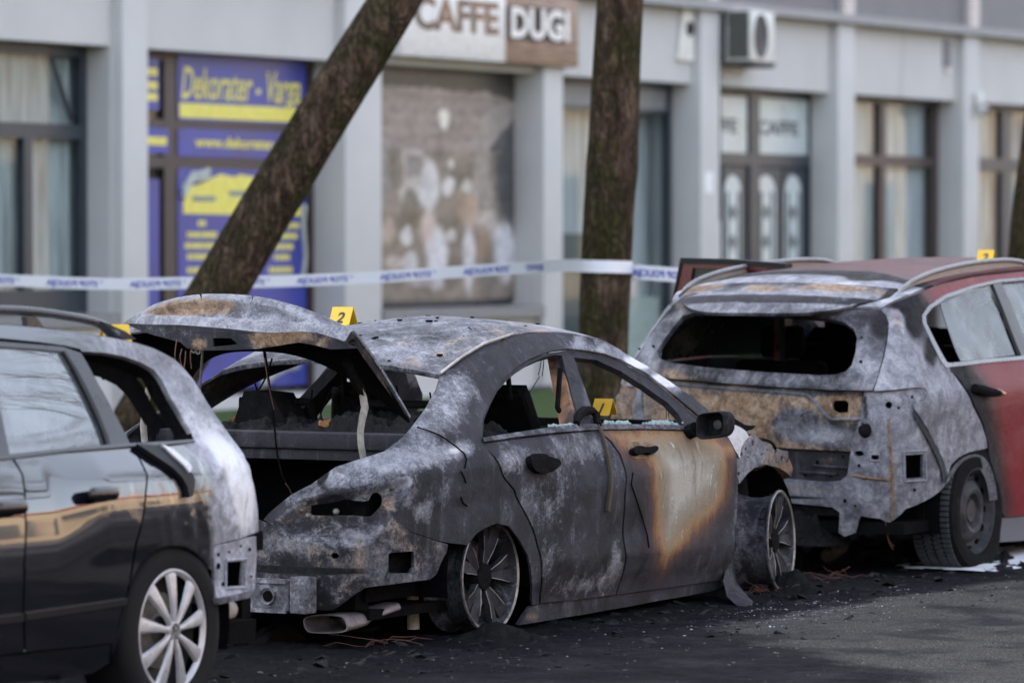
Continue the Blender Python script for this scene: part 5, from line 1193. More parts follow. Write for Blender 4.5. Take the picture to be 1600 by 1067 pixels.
cenb = [(1230, 640, .3, .05, 'ash', .40), (1130, 635, .3, .05, 'rust', .95), (1180, 650, .12, .10, 'rust', .8), (1250, 630, .3, .03, 'rust', .6), (1290, 680, .15, .05, 'ash', .75), (1310, 635, .07, .05, 'rust', .85), (1230, 670, .1, .06, 'ash', .45), (1150, 612, .4, .02, 'ash', .5), (1080, 640, .15, .06, 'rust', .7), (1000, 620, .15, .1, 'ash', .55), (1220, 698, .3, .02, 'rust', .6), (1100, 660, .2, .05, 'rust', .6), (1245, 662, .13, .07, 'rust', .05), (1295, 682, .16, .05, 'rust', .02), (1180, 640, .07, .05, 'soot', .35), (1110, 640, .1, .05, 'soot', .25), (1160, 615, .12, .02, 'soot', .4), (1250, 612, .25, .02, 'rust', .2)]
cen = sheet('tailgate_centre', S4, S4.solve(CENU), M_BURNT, suv, lic, .022, .02, painter(S4, cenb, {'ash': .30, 'rust': .52}))
S5 = Inset(SS, .075)
LOWP = [(960, 662), (1060, 676), (1150, 686), (1230, 694), (1325, 700), (1328, 712), (1326, 735), (1320, 748), (1308, 756), (1290, 757), (1200, 750), (1100, 742), (960, 726)]
low_ = sheet('tailgate_foot', S5, S5.solve(LOWP), M_BURNT, suv, (), .022, .02, painter(S5, [(1290, 720, .15, .06, 'rust', .4), (1200, 725, .4, .06, 'ash', .18)], {'ash': .16, 'soot': .22, 'rust': .18}))
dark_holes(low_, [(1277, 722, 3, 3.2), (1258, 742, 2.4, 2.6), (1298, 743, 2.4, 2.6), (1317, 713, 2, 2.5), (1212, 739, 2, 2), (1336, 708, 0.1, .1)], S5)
bs = MB()
for u0, v0, u1, v1 in ((1270, 727, 1325, 731), (1250, 737, 1308, 741)):
    A = S5.solve([(u0, v0), (u1, v1)]); P = S5(A[:, 0], A[:, 1]); bs.tube([(p[0] - .004, -p[1], p[2]) for p in P], .008, 6)
paint_all(bs.build('pressed_ribs', M_BURNT, low_), ash=.3, rust=.3)
# crease line along the top of the recess
rb = MB(); A = S4.solve([(990, 594), (1080, 602), (1150, 608), (1220, 612), (1262, 616), (1278, 632), (1292, 650), (1300, 655), (1345, 655)]); P = S4(A[:, 0], A[:, 1]); rb.tube([(p[0] - .004, -p[1], p[2]) for p in P], .010, 7); paint_all(rb.build('pressed_line', M_BURNT, cen), ash=.5, rust=.35)
# rear wing, light recess, lower corner
redq = crv([.0, .8, .98, 1.1, 1.22, 1.34, 1.42, 1.65], [1.2, .9, .5, .12, -.08, -.30, -.36, -.40])
QTR = [(1365, 611), (1372, 590), (1381, 560), (1387, 530), (1389, 505), (1384, 491), (1376, 484), (1400, 472), (1425, 462), (1448, 452), (1480, 442), (1520, 433), (1600, 424), (1700, 420), (1700, 436), (1600, 436), (1560, 438), (1520, 447), (1475, 462), (1450, 480), (1441, 492), (1442, 505), (1455, 535), (1474, 572), (1480, 570),
       (1494, 590), (1508, 610), (1520, 635), (1533, 660), (1541, 685), (1543, 700), (1530, 703), (1515, 706), (1498, 714), (1486, 726), (1481, 742), (1480, 738), (1476, 725), (1466, 700), (1452, 675), (1440, 655), (1430, 640), (1427, 632), (1437, 628), (1447, 622), (1450, 613), (1445, 606), (1430, 605)]
qab = SS.solve(QTR)
qb = [(1400, 590, .12, .08, 'ash', .75), (1420, 570, .1, .08, 'ash', .7), (1460, 600, .2, .12, 'ash', .72), (1500, 660, .2, .2, 'ash', .62), (1470, 640, .2, .1, 'ash', .55), (1412, 470, .25, .09, 'soot', .62), (1450, 470, .3, .09, 'soot', .62), (1430, 510, .14, .12, 'soot', .60), (1455, 550, .14, .14, 'soot', .60), (1400, 500, .05, .10, 'rust', .45), (1407, 545, .05, .10, 'ash', .75), (1402, 520, .035, .10, 'soot', .0), (1490, 715, .12, .06, 'rust', .2), (1470, 625, .06, .06, 'soot', .2), (1520, 640, .05, .15, 'ash', .7)]
for sh in (SS, SSm):
    sheet('rear_wing', sh, qab, M_REDB, suv, (), .022 if sh is SS else .05, .02, spaint(SS, qb, {'ash': .60, 'soot': .0}, redq))
S3 = Inset(SS, .035)
REC = [(1350, 606), (1447, 602), (1455, 615), (1444, 626), (1432, 634), (1444, 654), (1458, 677), (1472, 702), (1484, 735), (1484, 748), (1470, 766), (1440, 785), (1415, 795), (1408, 803), (1394, 814), (1388, 817), (1375, 810), (1345, 806), (1341, 815), (1337, 832), (1320, 838), (1310, 832), (1312, 800), (1300, 792), (1240, 786), (1100, 770), (960, 752), (958, 718), (1100, 738), (1290, 754), (1312, 752), (1324, 742), (1328, 712), (1332, 690), (1344, 650)]
sqh = S3.solve([(1415, 711), (1443, 709), (1442, 746), (1416, 748)])
h1 = [S3.solve([(u + r1 * math.cos(k * math.pi / 6), v + r2 * math.sin(k * math.pi / 6)) for k in range(12)]) for u, v, r1, r2 in ((1389, 632.5, 5.5, 5.5), (1342, 708.5, 7.5, 4.5), (1367, 714.5, 6.5, 4.5))]
recb = [(1380, 640, .12, .12, 'ash', .62), (1400, 680, .10, .2, 'ash', .75), (1370, 750, .15, .15, 'ash', .6), (1430, 690, .1, .1, 'ash', .8), (1430, 770, .12, .1, 'ash', .6), (1352, 640, .03, .15, 'soot', .6), (1390, 745, .02, .2, 'rust', .55), (1250, 765, .5, .02, 'rust', .5), (1200, 775, .5, .015, 'soot', .8), (1340, 745, .15, .02, 'rust', .5), (1440, 617, .1, .05, 'ash', .6), (1400, 610, .2, .03, 'soot', .45)]
rc_ = sheet('rear_corner_panel', S3, S3.solve(REC), M_BURNT, suv, [sqh] + h1, .02, .02, painter(S3, recb, {'ash': .58, 'rust': .10}))
S3m = Inset(SSm, .035); sheet('rear_corner_panel', S3m, S3.solve(REC[:REC.index((1312, 800)) + 1] + REC[REC.index((1312, 752)):]), M_BURNT, suv, [sqh], .05, .02, painter(S3, recb, {'ash': .5}))
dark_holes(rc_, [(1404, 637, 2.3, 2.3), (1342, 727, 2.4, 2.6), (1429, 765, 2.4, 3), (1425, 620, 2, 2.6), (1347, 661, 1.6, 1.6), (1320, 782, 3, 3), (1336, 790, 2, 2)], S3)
def seam_(name, px, surf, r, par, **k):
    m = MB(); A = surf.solve(densify(np.array(px, float), 8, False)); P = surf(A[:, 0], A[:, 1]); m.tube([(p[0] - r * .3, -p[1] - r * .3, p[2]) for p in P], r, 7); return paint_all(m.build(name, M_BURNT, par), **k)
seam_('seam', [(1388, 655), (1390, 690), (1394, 730), (1396, 770), (1392, 812)], S3, .007, rc_, rust=.75)
seam_('seam', [(1332, 742), (1352, 746), (1388, 750)], S3, .007, rc_, rust=.7)
for px in ([(1412, 706), (1446, 704), (1447, 750), (1413, 752), (1412, 706)], [(1360, 709), (1374, 710), (1374, 720), (1360, 719), (1360, 709)]): seam_('pressed_frame', px, S3, .006, rc_, ash=.85)
m = MB(); A = S3.solve([(1347, 660), (1350, 672), (1347, 684)]); P = S3(A[:, 0], A[:, 1])
m.lathe([(0, .012), (.02, .012), (.035, .0), (.04, -.004)], 16, Matrix.Translation((P[1][0], -P[1][1], P[1][2])) @ Matrix.Rotation(R(-90), 4, 'Y')); m.build('lamp_socket', M_CHAR, rc_)
# dark groove behind the light recess
m = MB(); A = SS.solve([(1430, 638), (1442, 656), (1456, 680), (1469, 704), (1478, 728), (1481, 745)]); P = SS(A[:, 0], A[:, 1]); B = S3.solve([(1424, 645), (1435, 664), (1448, 686), (1461, 712), (1470, 735), (1472, 755)]); Q = S3(B[:, 0], B[:, 1]); n = len(P)
m.add([(p[0] + .004, -p[1] + .004, p[2]) for p in P] + [(p[0] - .012, -p[1] - .012, p[2]) for p in Q], [(i, i + 1, n + i + 1, n + i) for i in range(n - 1)], True); paint_all(m.build('light_channel', M_BURNT, suv), soot=.35, ash=.1)
# arch trim
m = MB(); A = SS.solve(chaikin([(1476, 752), (1482, 738), (1490, 725), (1503, 714), (1520, 708), (1535, 712), (1546, 728), (1553, 750), (1557, 780)], 2, False)); P = SS(A[:, 0], A[:, 1]); n = len(P)
vs = []; c = np.array([0, .9, .33])
for p in P:
    d = c - p; d[1] = 0; d /= np.linalg.norm(d); q = p + d * .06; vs += [(p[0], -p[1] - .006, p[2]), (q[0], -q[1] + .012, q[2])]
m.add(vs, [(2 * i, 2 * i + 2, 2 * i + 3, 2 * i + 1) for i in range(n - 1)], True); at = paint_all(m.build('wheel_arch_lip', M_BURNT, suv), ash=.4, rust=.2, soot=.15)
# rear door and the rest of the side
DOOR = [(1476, 574), (1500, 570), (1560, 562), (1640, 555), (1760, 545), (1760, 800), (1640, 800), (1590, 806), (1570, 808), (1562, 790), (1560, 760), (1553, 735), (1546, 712), (1545, 695), (1537, 662), (1524, 635), (1511, 609), (1496, 588)]
reddoor = crv([.0, .31, .48, .68, .88, 1.0, 1.15], [.32, .22, .13, .06, .0, -.10, -.16])
d_ab = SS.solve(DOOR)
dr = None
for sh in (SS, SSm):
    o = sheet('rear_door', sh, d_ab, M_REDB, suv, (), .025 if sh is SS else .06, .02, spaint(SS, [(1510, 600, .1, .08, 'soot', .8), (1540, 640, .12, .2, 'soot', .55)], {'soot': .5, 'ash': .1}, reddoor)); dr = dr or o
rk = SS.solve([(1562, 810), (1590, 808), (1640, 802), (1760, 795), (1760, 835), (1600, 845), (1555, 848), (1550, 846)])
sheet('sill', SS, rk, simple('grey_plastic', (.085, .09, .105), .5), suv, (), .03, .03, None, -.01)
WIN = [(1446, 494), (1455, 482), (1477, 467), (1520, 451), (1560, 441.5), (1600, 438), (1700, 437), (1700, 552), (1600, 556), (1540, 561), (1482, 567.5), (1478, 565), (1460, 532), (1447, 505)]
wab = SS.solve(WIN)
fr_ = sheet('window_trim', SS, SS.solve([(1440, 493), (1450, 478), (1475, 461), (1520, 446), (1560, 437), (1600, 434), (1700, 433), (1700, 558), (1600, 562), (1540, 567), (1478, 574.5), (1473, 570), (1455, 536), (1441, 505)]), M_CHROME, suv, (wab,), .02, .02, None, .004)
PANE = [(1473, 473), (1520, 453), (1548, 446), (1590, 553), (1540, 559), (1505, 563), (1498, 548), (1486, 515)]
M_DUSTGLASS = (lambda t: (t.set(t.ramp(t.noise(5, 7, .6, .6), [(.34, (.016, .019, .022)), (.52, (.045, .053, .062)), (.68, (.12, .132, .148))]), t.ramp(t.noise(6, 6), [(.3, .06), (.7, .35)]), 0, .6), t.m)[1])(NT('smoked_dusty_glass'))
gl_ab = SS.solve(PANE)
sheet('side_window', SS, gl_ab, M_DUSTGLASS, suv, (), .03, .004, None, -.015)
sheet('side_window', SS, SS.solve([(1562, 443), (1600, 440), (1700, 439), (1700, 550), (1606, 553)]), M_DUSTGLASS, suv, (), .04, .004, None, -.015)
sheet('pillar_trim', SS, SS.solve([(1550, 441), (1563, 439), (1612, 556), (1597, 558)]), simple('satin_black', (.05, .05, .055), .4), suv, (), .03, .02, None, .0)
sheet('side_window', SSm, wab, M_DUSTGLASS, suv, (), .06, .004, None, -.015)
dh = MB(); A = SS.solve([(1516, 606), (1530, 610), (1545, 613), (1556, 614)]); P = SS(A[:, 0], A[:, 1]); dh.tube([(p[0], -p[1] - .025, p[2]) for p in P], [.022, .028, .022, .016], 8); dh.build('door_handle', M_CHAR, dr)
dh = MB(); A = SS.solve([(1549, 611), (1556, 613), (1563, 615)]); P = SS(A[:, 0], A[:, 1]); dh.tube([(p[0], -p[1] - .026, p[2]) for p in P], [.014, .017, .008], 7); dh.build('door_handle', M_RED, dr)
# roof with spoiler and rails
SR = [(1378, 482), (1400, 470), (1425, 460), (1448, 450), (1480, 440), (1520, 431), (1600, 422), (1700, 417)]
r_ = SS.solve(SR); P = SS(r_[:, 0], r_[:, 1]); o_ = np.argsort(P[:, 0]); P = P[o_]
_ts, _zs = crv(P[:, 0], P[:, 1]), crv(P[:, 0], P[:, 2]); sA, sB = P[0, 0], min(P[-1, 0], 1.6)
def sroof(a, b):
    u = np.clip(b / _ts(a), -1.1, 1.1); bow = 1 - np.abs(u) ** 2.4
    return np.stack([a - .16 * bow * np.clip((.35 - a) / .6, 0, 1), b, _zs(a) + .055 * bow * np.clip((a - sA + .12) / .5, .3, 1) + .006], -1)
SRF = Surf(FS, sroof, (sA, sB), (-.72, .72), flip=True)
sg = np.linspace(sA, sB, 22); out = [(x, _ts(x)) for x in sg] + [(x, -_ts(x)) for x in sg[::-1]]
def srp(rv, P):
    s = rv[:, 0]; b = rv[:, 1]; ch = {k: np.zeros(len(rv)) for k in CH}; n = fbm(s * 3 + 3, b * 3, 5) - .5
    e = s + .25 * np.clip(b, -1, 1) * .2 + .25 * n; ch['paint'] = np.clip(.5 + (e - (.03 - .1 * b)) * 2.5, 0, .735); ch['ash'] = np.clip(.85 - np.abs(e + .25) * 1.2 + n, 0, 1); ch['soot'] = np.clip(1 - np.abs(e + .04) / .20, 0, 1) * .9; ch['rust'] = np.clip(.7 - np.abs(e + .08) / .10, 0, .6); return ch
sheet('roof', SRF, out, M_REDB, suv, (), .03, .03, srp)
for sg_ in (1, -1):
    m = MB(); pts = []; L = [(-.36, .0), (-.30, .02), (-.18, .04), (.1, .055), (.6, .06), (1.1, .055), (1.34, .035), (1.42, .0)]
    for x, dz in L: q = sroof(np.array(x), np.array(sg_ * (_ts(x) - .05))); pts.append((q[0], -q[1], q[2] + dz - .012))
    pts = chaikin(pts, 2, False); m.tube(pts, [.007 + .006 * min(1, 6 * k / len(pts), 6 * (len(pts) - 1 - k) / len(pts)) for k in range(len(pts))], 10)
    rl = m.build('roof_rail', m_alloy('rail_silver', (.15, .15, .155), (.26, .26, .275), .4, .3), suv)
    m = MB(); n = len(pts); m.add([tuple(p) for p in pts] + [(p[0], p[1], p[2] - .036) for p in pts], [(i, i + 1, n + i + 1, n + i) for i in range(n - 1)], True); m.build('rail_base', simple('rail_base_beige', (.26, .215, .18), .6), rl)
def spoil(t, b):
    t, b = np.broadcast_arrays(np.asarray(t, float), np.asarray(b, float)); k = np.abs(t) / .62; q = sroof(np.full_like(t, sA + .22), t)
    return np.stack([q[..., 0] - b * (1 - .25 * k ** 3), t, q[..., 2] + .012 - b * .32 - .25 * np.maximum(0, b - .18) ** 1.5 * 3], -1)
SPO = Surf(FS, spoil, (-.63, .63), (0, .42), flip=True)
sp0 = [(t, 0) for t in np.linspace(-.60, .60, 20)] + [(t, .33 - .20 * (abs(t) / .6) ** 4) for t in np.linspace(.60, -.60, 30)]
def spp(rv, P):
    n = fbm(rv[:, 0] * 4, rv[:, 1] * 9, 5) - .5; ch = {k: np.zeros(len(rv)) for k in CH}; ch['ash'] = np.clip(.55 + 1.2 * n - .5 * (np.abs(rv[:, 1] - .22) < .03), 0, .9); ch['soot'] = np.clip((np.abs(rv[:, 0]) - .5) * 8, 0, .8); ch['rust'] = np.clip(.62 - np.abs(rv[:, 1] - .03) * 5 + 1.5 * n, 0, .7); return ch
sheet('spoiler', SPO, sp0, M_BURNT, suv, (), .02, .02, spp)
# black inside
ib = MB(); ib.box(-.70, 1.6, -.80, .80, .22, .28); ib.box(1.5, 1.56, -.80, .80, .3, 1.2); ib.build('floor_pan', M_BLACK, suv)
for y in (-.40, .40):
    for x, zt in ((.30, 1.05), (1.08, 1.12)):
        m = MB(); m.box(x, x + .12, y - .26, y + .26, .5, zt, bev=.04); se_ = m.build('seat', M_BLACK, suv); MB().box(x + .03, x + .12, y - .12, y + .12, zt + .01, zt + .18, bev=.03).build('headrest', M_BLACK, se_)
m = MB(); m.box(-.42, .3, -.78, -.74, .25, .9); m.box(-.42, .3, .74, .78, .45, .9); m.box(-.66, -.60, -.7, .7, .28, .62); m.box(.55, .7, -.8, .8, .28, .5); m.build('boot_lining', M_BLACK, suv)
m = MB(); m.box(-.74, -.66, -.5, .32, .30, .42, bev=.02); m.build('bumper_beam', M_CHAR, suv)
# charred bumper heap and tail pipe under the rear
hp = MB(); random.seed(12)
rubble('charred_bumper', -.88, -.55, -.45, .32, .16, .20, 5, suv, M_CHAR, .014, 7)
tp = MB(); p = FS.pl(1300, 862, t=.20); tp.tube([(p[0] - .06, -p[1], p[2] - .015), (p[0] + .10, -p[1] - .0, p[2] + .02), (p[0] + .4, -p[1] + .1, .2)], [.04, .04, .035], 14, False); tp.tube([(p[0] - .06, -p[1], p[2] - .015), (p[0] + .10, -p[1], p[2] + .02)], [.034, .034], 14, True); tp.build('tail_pipe', m_alloy('sooty_pipe', (.03, .028, .026), (.10, .09, .085), .7, .3), suv)
wires('hanging_wires', [[(1384, 815), (1385, 832), (1389, 850), (1396, 858)], [(1384, 815), (1386, 838), (1393, 855)], [(1385, 815), (1388, 845), (1397, 853)]], .70, .003, M_COPPER, suv, FS)
for sg_ in (1, -1): MB().lathe([(.40, -.02), (.41, .34)], 28, Matrix.Translation((0, -sg_ * .52, .33)) @ Matrix.Rotation(R(90) * sg_, 4, 'X'), a0=-.3, a1=math.pi + .3).build('wheel_arch', M_BLACK, suv)
# rear wheels: sagging winter tyre with tread blocks on a steel rim
def suv_wheel(t, side):
    w, ty = wheel(suv, FS, 0, t, .305, 0, 0, side, 'steel', .218, (.330, .225)); M = Matrix.Rotation(math.pi / 2, 4, 'X')
    for v in ty.data.vertices:
        zl = v.co.z; k = max(0, (-zl - .12) / .21); v.co.z = zl * (1 - .08 * k * k); v.co.y += (-.03 if v.co.y < -.05 * 0 and v.co.y > -.03 else 0) * k
    r = MB(); r.lathe([(.218, -.004), (.222, .004), (.214, .002), (.205, -.02), (.19, -.045), (.165, -.05), (.15, -.03), (.11, -.012), (.09, -.02), (.075, -.05), (.06, -.05), (.055, -.03), (0, -.03)], 48, M); r.build('rim', m_alloy('burnt_steel_rim', (.012, .012, .014), (.06, .06, .07), .6, .3), w)
    s_ = MB()
    for k in range(12):
        a = k * math.pi / 6; A = Matrix.Rotation(a, 4, 'Z'); s_.box(.178, .20, -.014, .014, -.05, -.036, M @ A)
    s_.build('vent_slots', M_BLACK, w)
    if side > 0:
        tr = MB(); n = 74
        for k in range(n):
            a = 2 * math.pi * k / n
            sag = max(0, (-math.sin(a) * .33 - .12) / .21)
            for j, (h0, h1, tw) in enumerate(((-.055, -.012, 0), (-.108, -.062, .55), (-.163, -.113, -.55), (-.214, -.168, 0))):
                A = Matrix.Rotation(a + (.5 * math.pi / n if j % 2 else 0), 4, 'Z'); rr = .3305 * (1 - .08 * sag * sag * abs(math.sin(a)))
                Mx = M @ A @ Matrix.Translation((rr, 0, (h0 + h1) / 2)) @ Matrix.Rotation(tw, 4, 'X')
                s_h = (h1 - h0) / 2; tr.box(-.004, .006, -.0098, .0098, -s_h, s_h, Mx)
        tr.build('tread', simple('tyre_tread', (.055, .058, .068), .75, var=.4, sc=20), ty)
suv_wheel(.885, 1); suv_wheel(-.885, -1)
wheel(suv, FS, 2.67, .885, .32, 0, 0, 1, 'steel', .218, (.34, .225)); wheel(suv, FS, 2.67, -.885, .32, 0, 0, -1, 'steel', .218, (.34, .225))
# front half, out of the picture or hidden
fb = MB(); fb.box(1.6, 3.3, -.88, .88, .34, .95, bev=.12); fb.build('front_body', M_RED, suv)
# far rear door standing open
od = empty('open_door'); od.parent = suv
P = [FS.pl(u, v, a=.35) for u, v in ((1052, 480), (1066, 405), (1142, 407), (1215, 415), (1215, 560), (1052, 560))]
FP = [(p[1], p[2]) for p in P]; Mo = Matrix(((0, 0, 1, .35), (-1, 0, 0, 0), (0, 1, 0, 0), (0, 0, 0, 1)))
def fpx(L): return [(lambda p: (p[1], p[2]))(FS.pl(u, v, a=.35)) for u, v in L]
def ringprism(m, outer, inner, d0, d1):
    n = len(outer); vs = [Mo @ Vector((x, y, d)) for d in (d0, d1) for x, y in outer + inner]; fs = []
    for i in range(n):
        j = (i + 1) % n; fs += [(i, j, n + j, n + i), (2 * n + i, 3 * n + i, 3 * n + j, 2 * n + j), (i, 2 * n + i, 2 * n + j, j), (n + i, n + j, 3 * n + j, 3 * n + i)]
    m.add(vs, fs)
O1 = fpx([(1052, 480), (1067, 403), (1145, 405), (1230, 412), (1230, 600), (1052, 600)]); O2 = fpx([(1054, 484), (1069, 412), (1145, 413), (1222, 420), (1222, 596), (1054, 596)]); O3 = fpx([(1074, 484), (1085, 419), (1145, 420), (1212, 426), (1212, 590), (1074, 590)])
m = MB(); ringprism(m, O1, O2, -.03, .06); m.build('rubber_seal', M_TRIM, od)
m = MB(); ringprism(m, O2, O3, -.02, .05); m.build('door_frame', simple('dark_red_paint', (.085, .008, .012), .3), od)
m = MB(); m.prism(O3, 0.0, .006, Mo); m.build('door_glass', simple('dark_glass', (.02, .026, .026), .1), od)

M_BURNT = M_CLA_
# ------------------------------------------------------------------ the black estate car in front, its tail scorched
M_CLA_, M_BURNT = M_BURNT, m_burnt('burnt_estate_metal', .0, 1.4, .4, .4)
wag = empty('black_estate_car', FW.O, FW.rotz, 'shiny black estate car at the left with its tail burnt pale and silver wheel trims', 'car')
M_TYRE = simple('tyre_rubber', (.012, .012, .013), .8, bump=.2, spec=.15)
def m_blackpaint():
    """glossy black paint, blistered, then burnt to pale ash towards the tail"""
    m = m_burnt('black_paint_scorched', 0, 1.65, .25, .22); nt = m.node_tree; t = NT.__new__(NT); t.m = m; t.t = nt; t.b = nt.nodes['Principled BSDF']; t.out = nt.nodes['Material Output']; t._co = None
    col = t.b.inputs['Base Color'].links[0].from_socket; ro = t.b.inputs['Roughness'].links[0].from_socket; nm = t.b.inputs['Normal'].links[0].from_socket
    p = t.attr('paint'); bl = t.attr('blister'); n = t.noise(5, 7, .6, .4); v = t.math('ADD', p, t.math('MULTIPLY', t.math('SUBTRACT', n, .5), .20)); f = t.step(v, .42, .60)
    t.l(t.mix(f, col, (.0045, .0045, .008)), t.b.inputs['Base Color'])
    t.l(t.mix(f, ro, t.mix(bl, .07, .22)), t.b.inputs['Roughness']); t.l(f, t.b.inputs['Coat Weight']); t.l(t.mix(bl, .035, .10), t.b.inputs['Coat Roughness'])
    w = t.n('TexWave'); w.inputs['Scale'].default_value = 2.6; w.inputs['Distortion'].default_value = 9; w.inputs['Detail'].default_value = 3; w.inputs['Detail Scale'].default_value = 1.6; t.l(t.co(), w.inputs['Vector'])
    b = t.n('Bump'); b.inputs['Distance'].default_value = .03; t.l(t.math('MULTIPLY', bl, .55), b.inputs['Strength']); t.l(w.outputs['Fac'], b.inputs['Height'])
    b0 = nm.node; t.l(t.math('SUBTRACT', .45, t.math('MULTIPLY', f, .445)), b0.inputs['Strength']); t.l(nm, b.inputs['Normal']); t.l(b.outputs[0], t.b.inputs['Normal'])
    t.b.inputs['Specular IOR Level'].default_value = .5; t.b.inputs['Coat IOR'].default_value = 1.8
    return m
M_BLK = m_blackpaint()
SWm = SW.mirror()
bl_line = crv([.3, .6, .75, .86, .95, 1.1, 1.3, 1.45], [.30, .235, .20, .22, .16, -.02, -.12, -.2])       # where the paint ends
def wpaint(surf, blobs, base, k=1, line=bl_line):
    f0 = painter(surf, blobs, base)
    def f(rv, P):
        ch = f0(rv, P); s = P[:, 0]; z = P[:, 2]; e = line(z) - s
        ch['paint'] = np.clip(.5 + e * 2.2, 0, 1) * k; ch['blister'] = np.clip(.62 - e * 1.6 + .12, 0, 1) * (e > -.3) * np.clip((.93 - z) / .04, 0, 1); return ch
    return f
# crease under the windows: the sheet above leans to the sky, below it stands upright
SW.bumps = (ridge(([-4, -.5, .6], [.848, .866, .872]), .030, .11, .30, -4.5, .75, .3), ridge(([-4, .6], [.36, .42]), .022, .05, .14, -5, .05, .2)); SWm.bumps = SW.bumps; SW._g = SWm._g = None
WBODY = [(204, 697), (219, 716), (231, 741), (229, 770), (224, 812), (214, 850), (205, 905), (216, 885), (230, 868), (247, 857), (265, 852), (285, 853), (303, 861), (318, 873), (330, 890), (333, 868), (331, 852), (345, 848), (372, 842), (404, 830), (403, 800), (399, 770), (393, 745), (384, 718), (381, 710), (377, 704), (362, 684), (340, 653), (322, 626), (307, 601), (294, 583), (279, 567), (262, 556), (240, 545), (215, 537), (190, 531), (150, 524), (110, 518.5), (60, 512), (0, 507), (-80, 500), (-80, 526), (0, 528), (60, 534), (98, 539), (125, 545), (128, 549),
         (165, 551), (195, 557), (220, 566), (240, 577), (252, 592), (266, 620), (284, 650), (300, 676), (303, 685), (299, 690), (285, 692), (206, 694)]
wab_ = SW.solve(WBODY)
wbb = [(370, 740, .12, .2, 'ash', 1.25), (350, 700, .12, .08, 'ash', 1.1), (385, 790, .08, .12, 'ash', 1.2), (330, 640, .06, .08, 'ash', .5), (290, 580, .1, .05, 'soot', .2), (270, 565, .1, .03, 'ash', .5), (250, 560, .2, .04, 'ash', .35), (320, 670, .05, .1, 'soot', .3), (330, 770, .05, .14, 'soot', .35), (305, 760, .05, .06, 'soot', .3), (395, 810, .03, .04, 'soot', .15), (310, 720, .05, .05, 'ash', .6)]
for sh in (SW, SWm): sheet('body_side', sh, wab_, M_BLK, wag, (), .02 if sh is SW else .06, .02, wpaint(SW, wbb, {'ash': .55}))
WRD = [(201, 698), (216, 716), (228, 741), (226, 770), (221, 812), (211, 850), (197, 931), (188, 962), (179, 1004), (100, 1012), (40, 1018), (38, 950), (39, 880), (41, 800), (36, 740), (22, 716), (24, 712), (100, 704), (168, 698)]
clean = painter(SW, [], {})
def wclean(rv, P):
    ch = clean(rv, P); ch['paint'] = np.full(len(rv), 1.); ch['blister'] = np.clip((P[:, 0] + .55) / .5, 0, 1) * np.clip((.862 - P[:, 2]) / .02, 0, 1) * np.clip((P[:, 2] - .66) / .08, 0, 1) * .8; return ch
WFD = [(18, 716), (33, 740), (38, 800), (36, 880), (35, 950), (37, 1018), (-80, 1032), (-260, 1050), (-260, 740), (-80, 724)]
rdw = sheet('rear_door', SW, SW.solve(WRD), M_BLK, wag, (), .025, .02, wclean); fdw = sheet('front_door', SW, SW.solve(WFD), M_BLK, wag, (), .04, .02, wclean)
sheet('rear_door', SWm, SW.solve(WRD), M_BLK, wag, (), .06, .02, wclean)
sheet('rear_sill', SW, SW.solve([(202, 935), (193, 965), (184, 1006), (40, 1022), (-200, 1045), (-200, 1085), (100, 1062), (150, 1052), (176, 1035), (190, 1000), (205, 940), (208, 915)]), M_BLK, wag, (), .03, .02, wclean, -.012)
# rubbing strip
A = SW.solve([(38, 957), (197, 934), (194, 944), (37, 968)]); sheet('rubbing_strip', SW, A, M_TRIM, rdw, (), .03, .012, None, .010)
A = SW.solve([(-200, 985), (34, 958), (34, 969), (-200, 997)]); sheet('rubbing_strip', SW, A, M_TRIM, fdw, (), .03, .012, None, .010)
# window frames, glass
WWIN = [(-60, 536), (0, 541), (60, 545), (97, 549), (108, 566), (125, 597), (140, 627), (153, 657), (162, 680), (167, 695), (100, 700), (16, 709), (12, 690), (4, 650), (-8, 610), (-60, 612)]
ww_ab = SW.solve(WWIN)
sheet('window_frame', SW, SW.solve([(-60, 528), (0, 533), (60, 538), (98, 541), (127, 551), (150, 592), (175, 636), (196, 676), (204, 693), (168, 697), (100, 703), (24, 711), (10, 713), (-60, 720)]), simple('frame_grey', (.036, .037, .044), .3, bump=.05), wag, (ww_ab,), .025, .02, None, -.002)
sheet('glass_seal', SW, SW.solve([(97, 549), (101, 549), (130, 597), (157, 655), (168, 682), (171, 695), (166, 696), (161, 680), (152, 657), (124, 598)]), M_TRIM, wag, (), .03, .01, None, .004)
sheet('belt_trim', SW, SW.solve([(-80, 717), (10, 711), (100, 702), (168, 696.5), (204, 694), (260, 691), (300, 688), (303, 691), (260, 696), (205, 698.5), (100, 707), (12, 718), (-80, 727)]), simple('belt_grey', (.05, .05, .058), .4), wag, (), .03, .012, None, .008)
def m_tint():
    t = NT('tinted_glass'); t.set((.012, .014, .016), .03, 0, .9, 1.0, .01); t.b.inputs['IOR'].default_value = 1.55; t.b.inputs['Coat IOR'].default_value = 1.62
    d = t.noise(6, 7, .65, .4, vec=t.map((1, 1, .35), rot=(0, .5, 0))); t.set(t.ramp(d, [(.38, (.02, .025, .03)), (.62, (.10, .118, .13))])); return t.m
M_TINT = m_tint()
sheet('side_window', SW, ww_ab, M_TINT, wag, (), .04, .004, None, -.010)
sheet('side_window', SW, SW.solve([(-300, 520), (-70, 536), (-64, 612), (-70, 716), (-300, 735)]), M_TINT, wag, (), .06, .004, None, -.010)
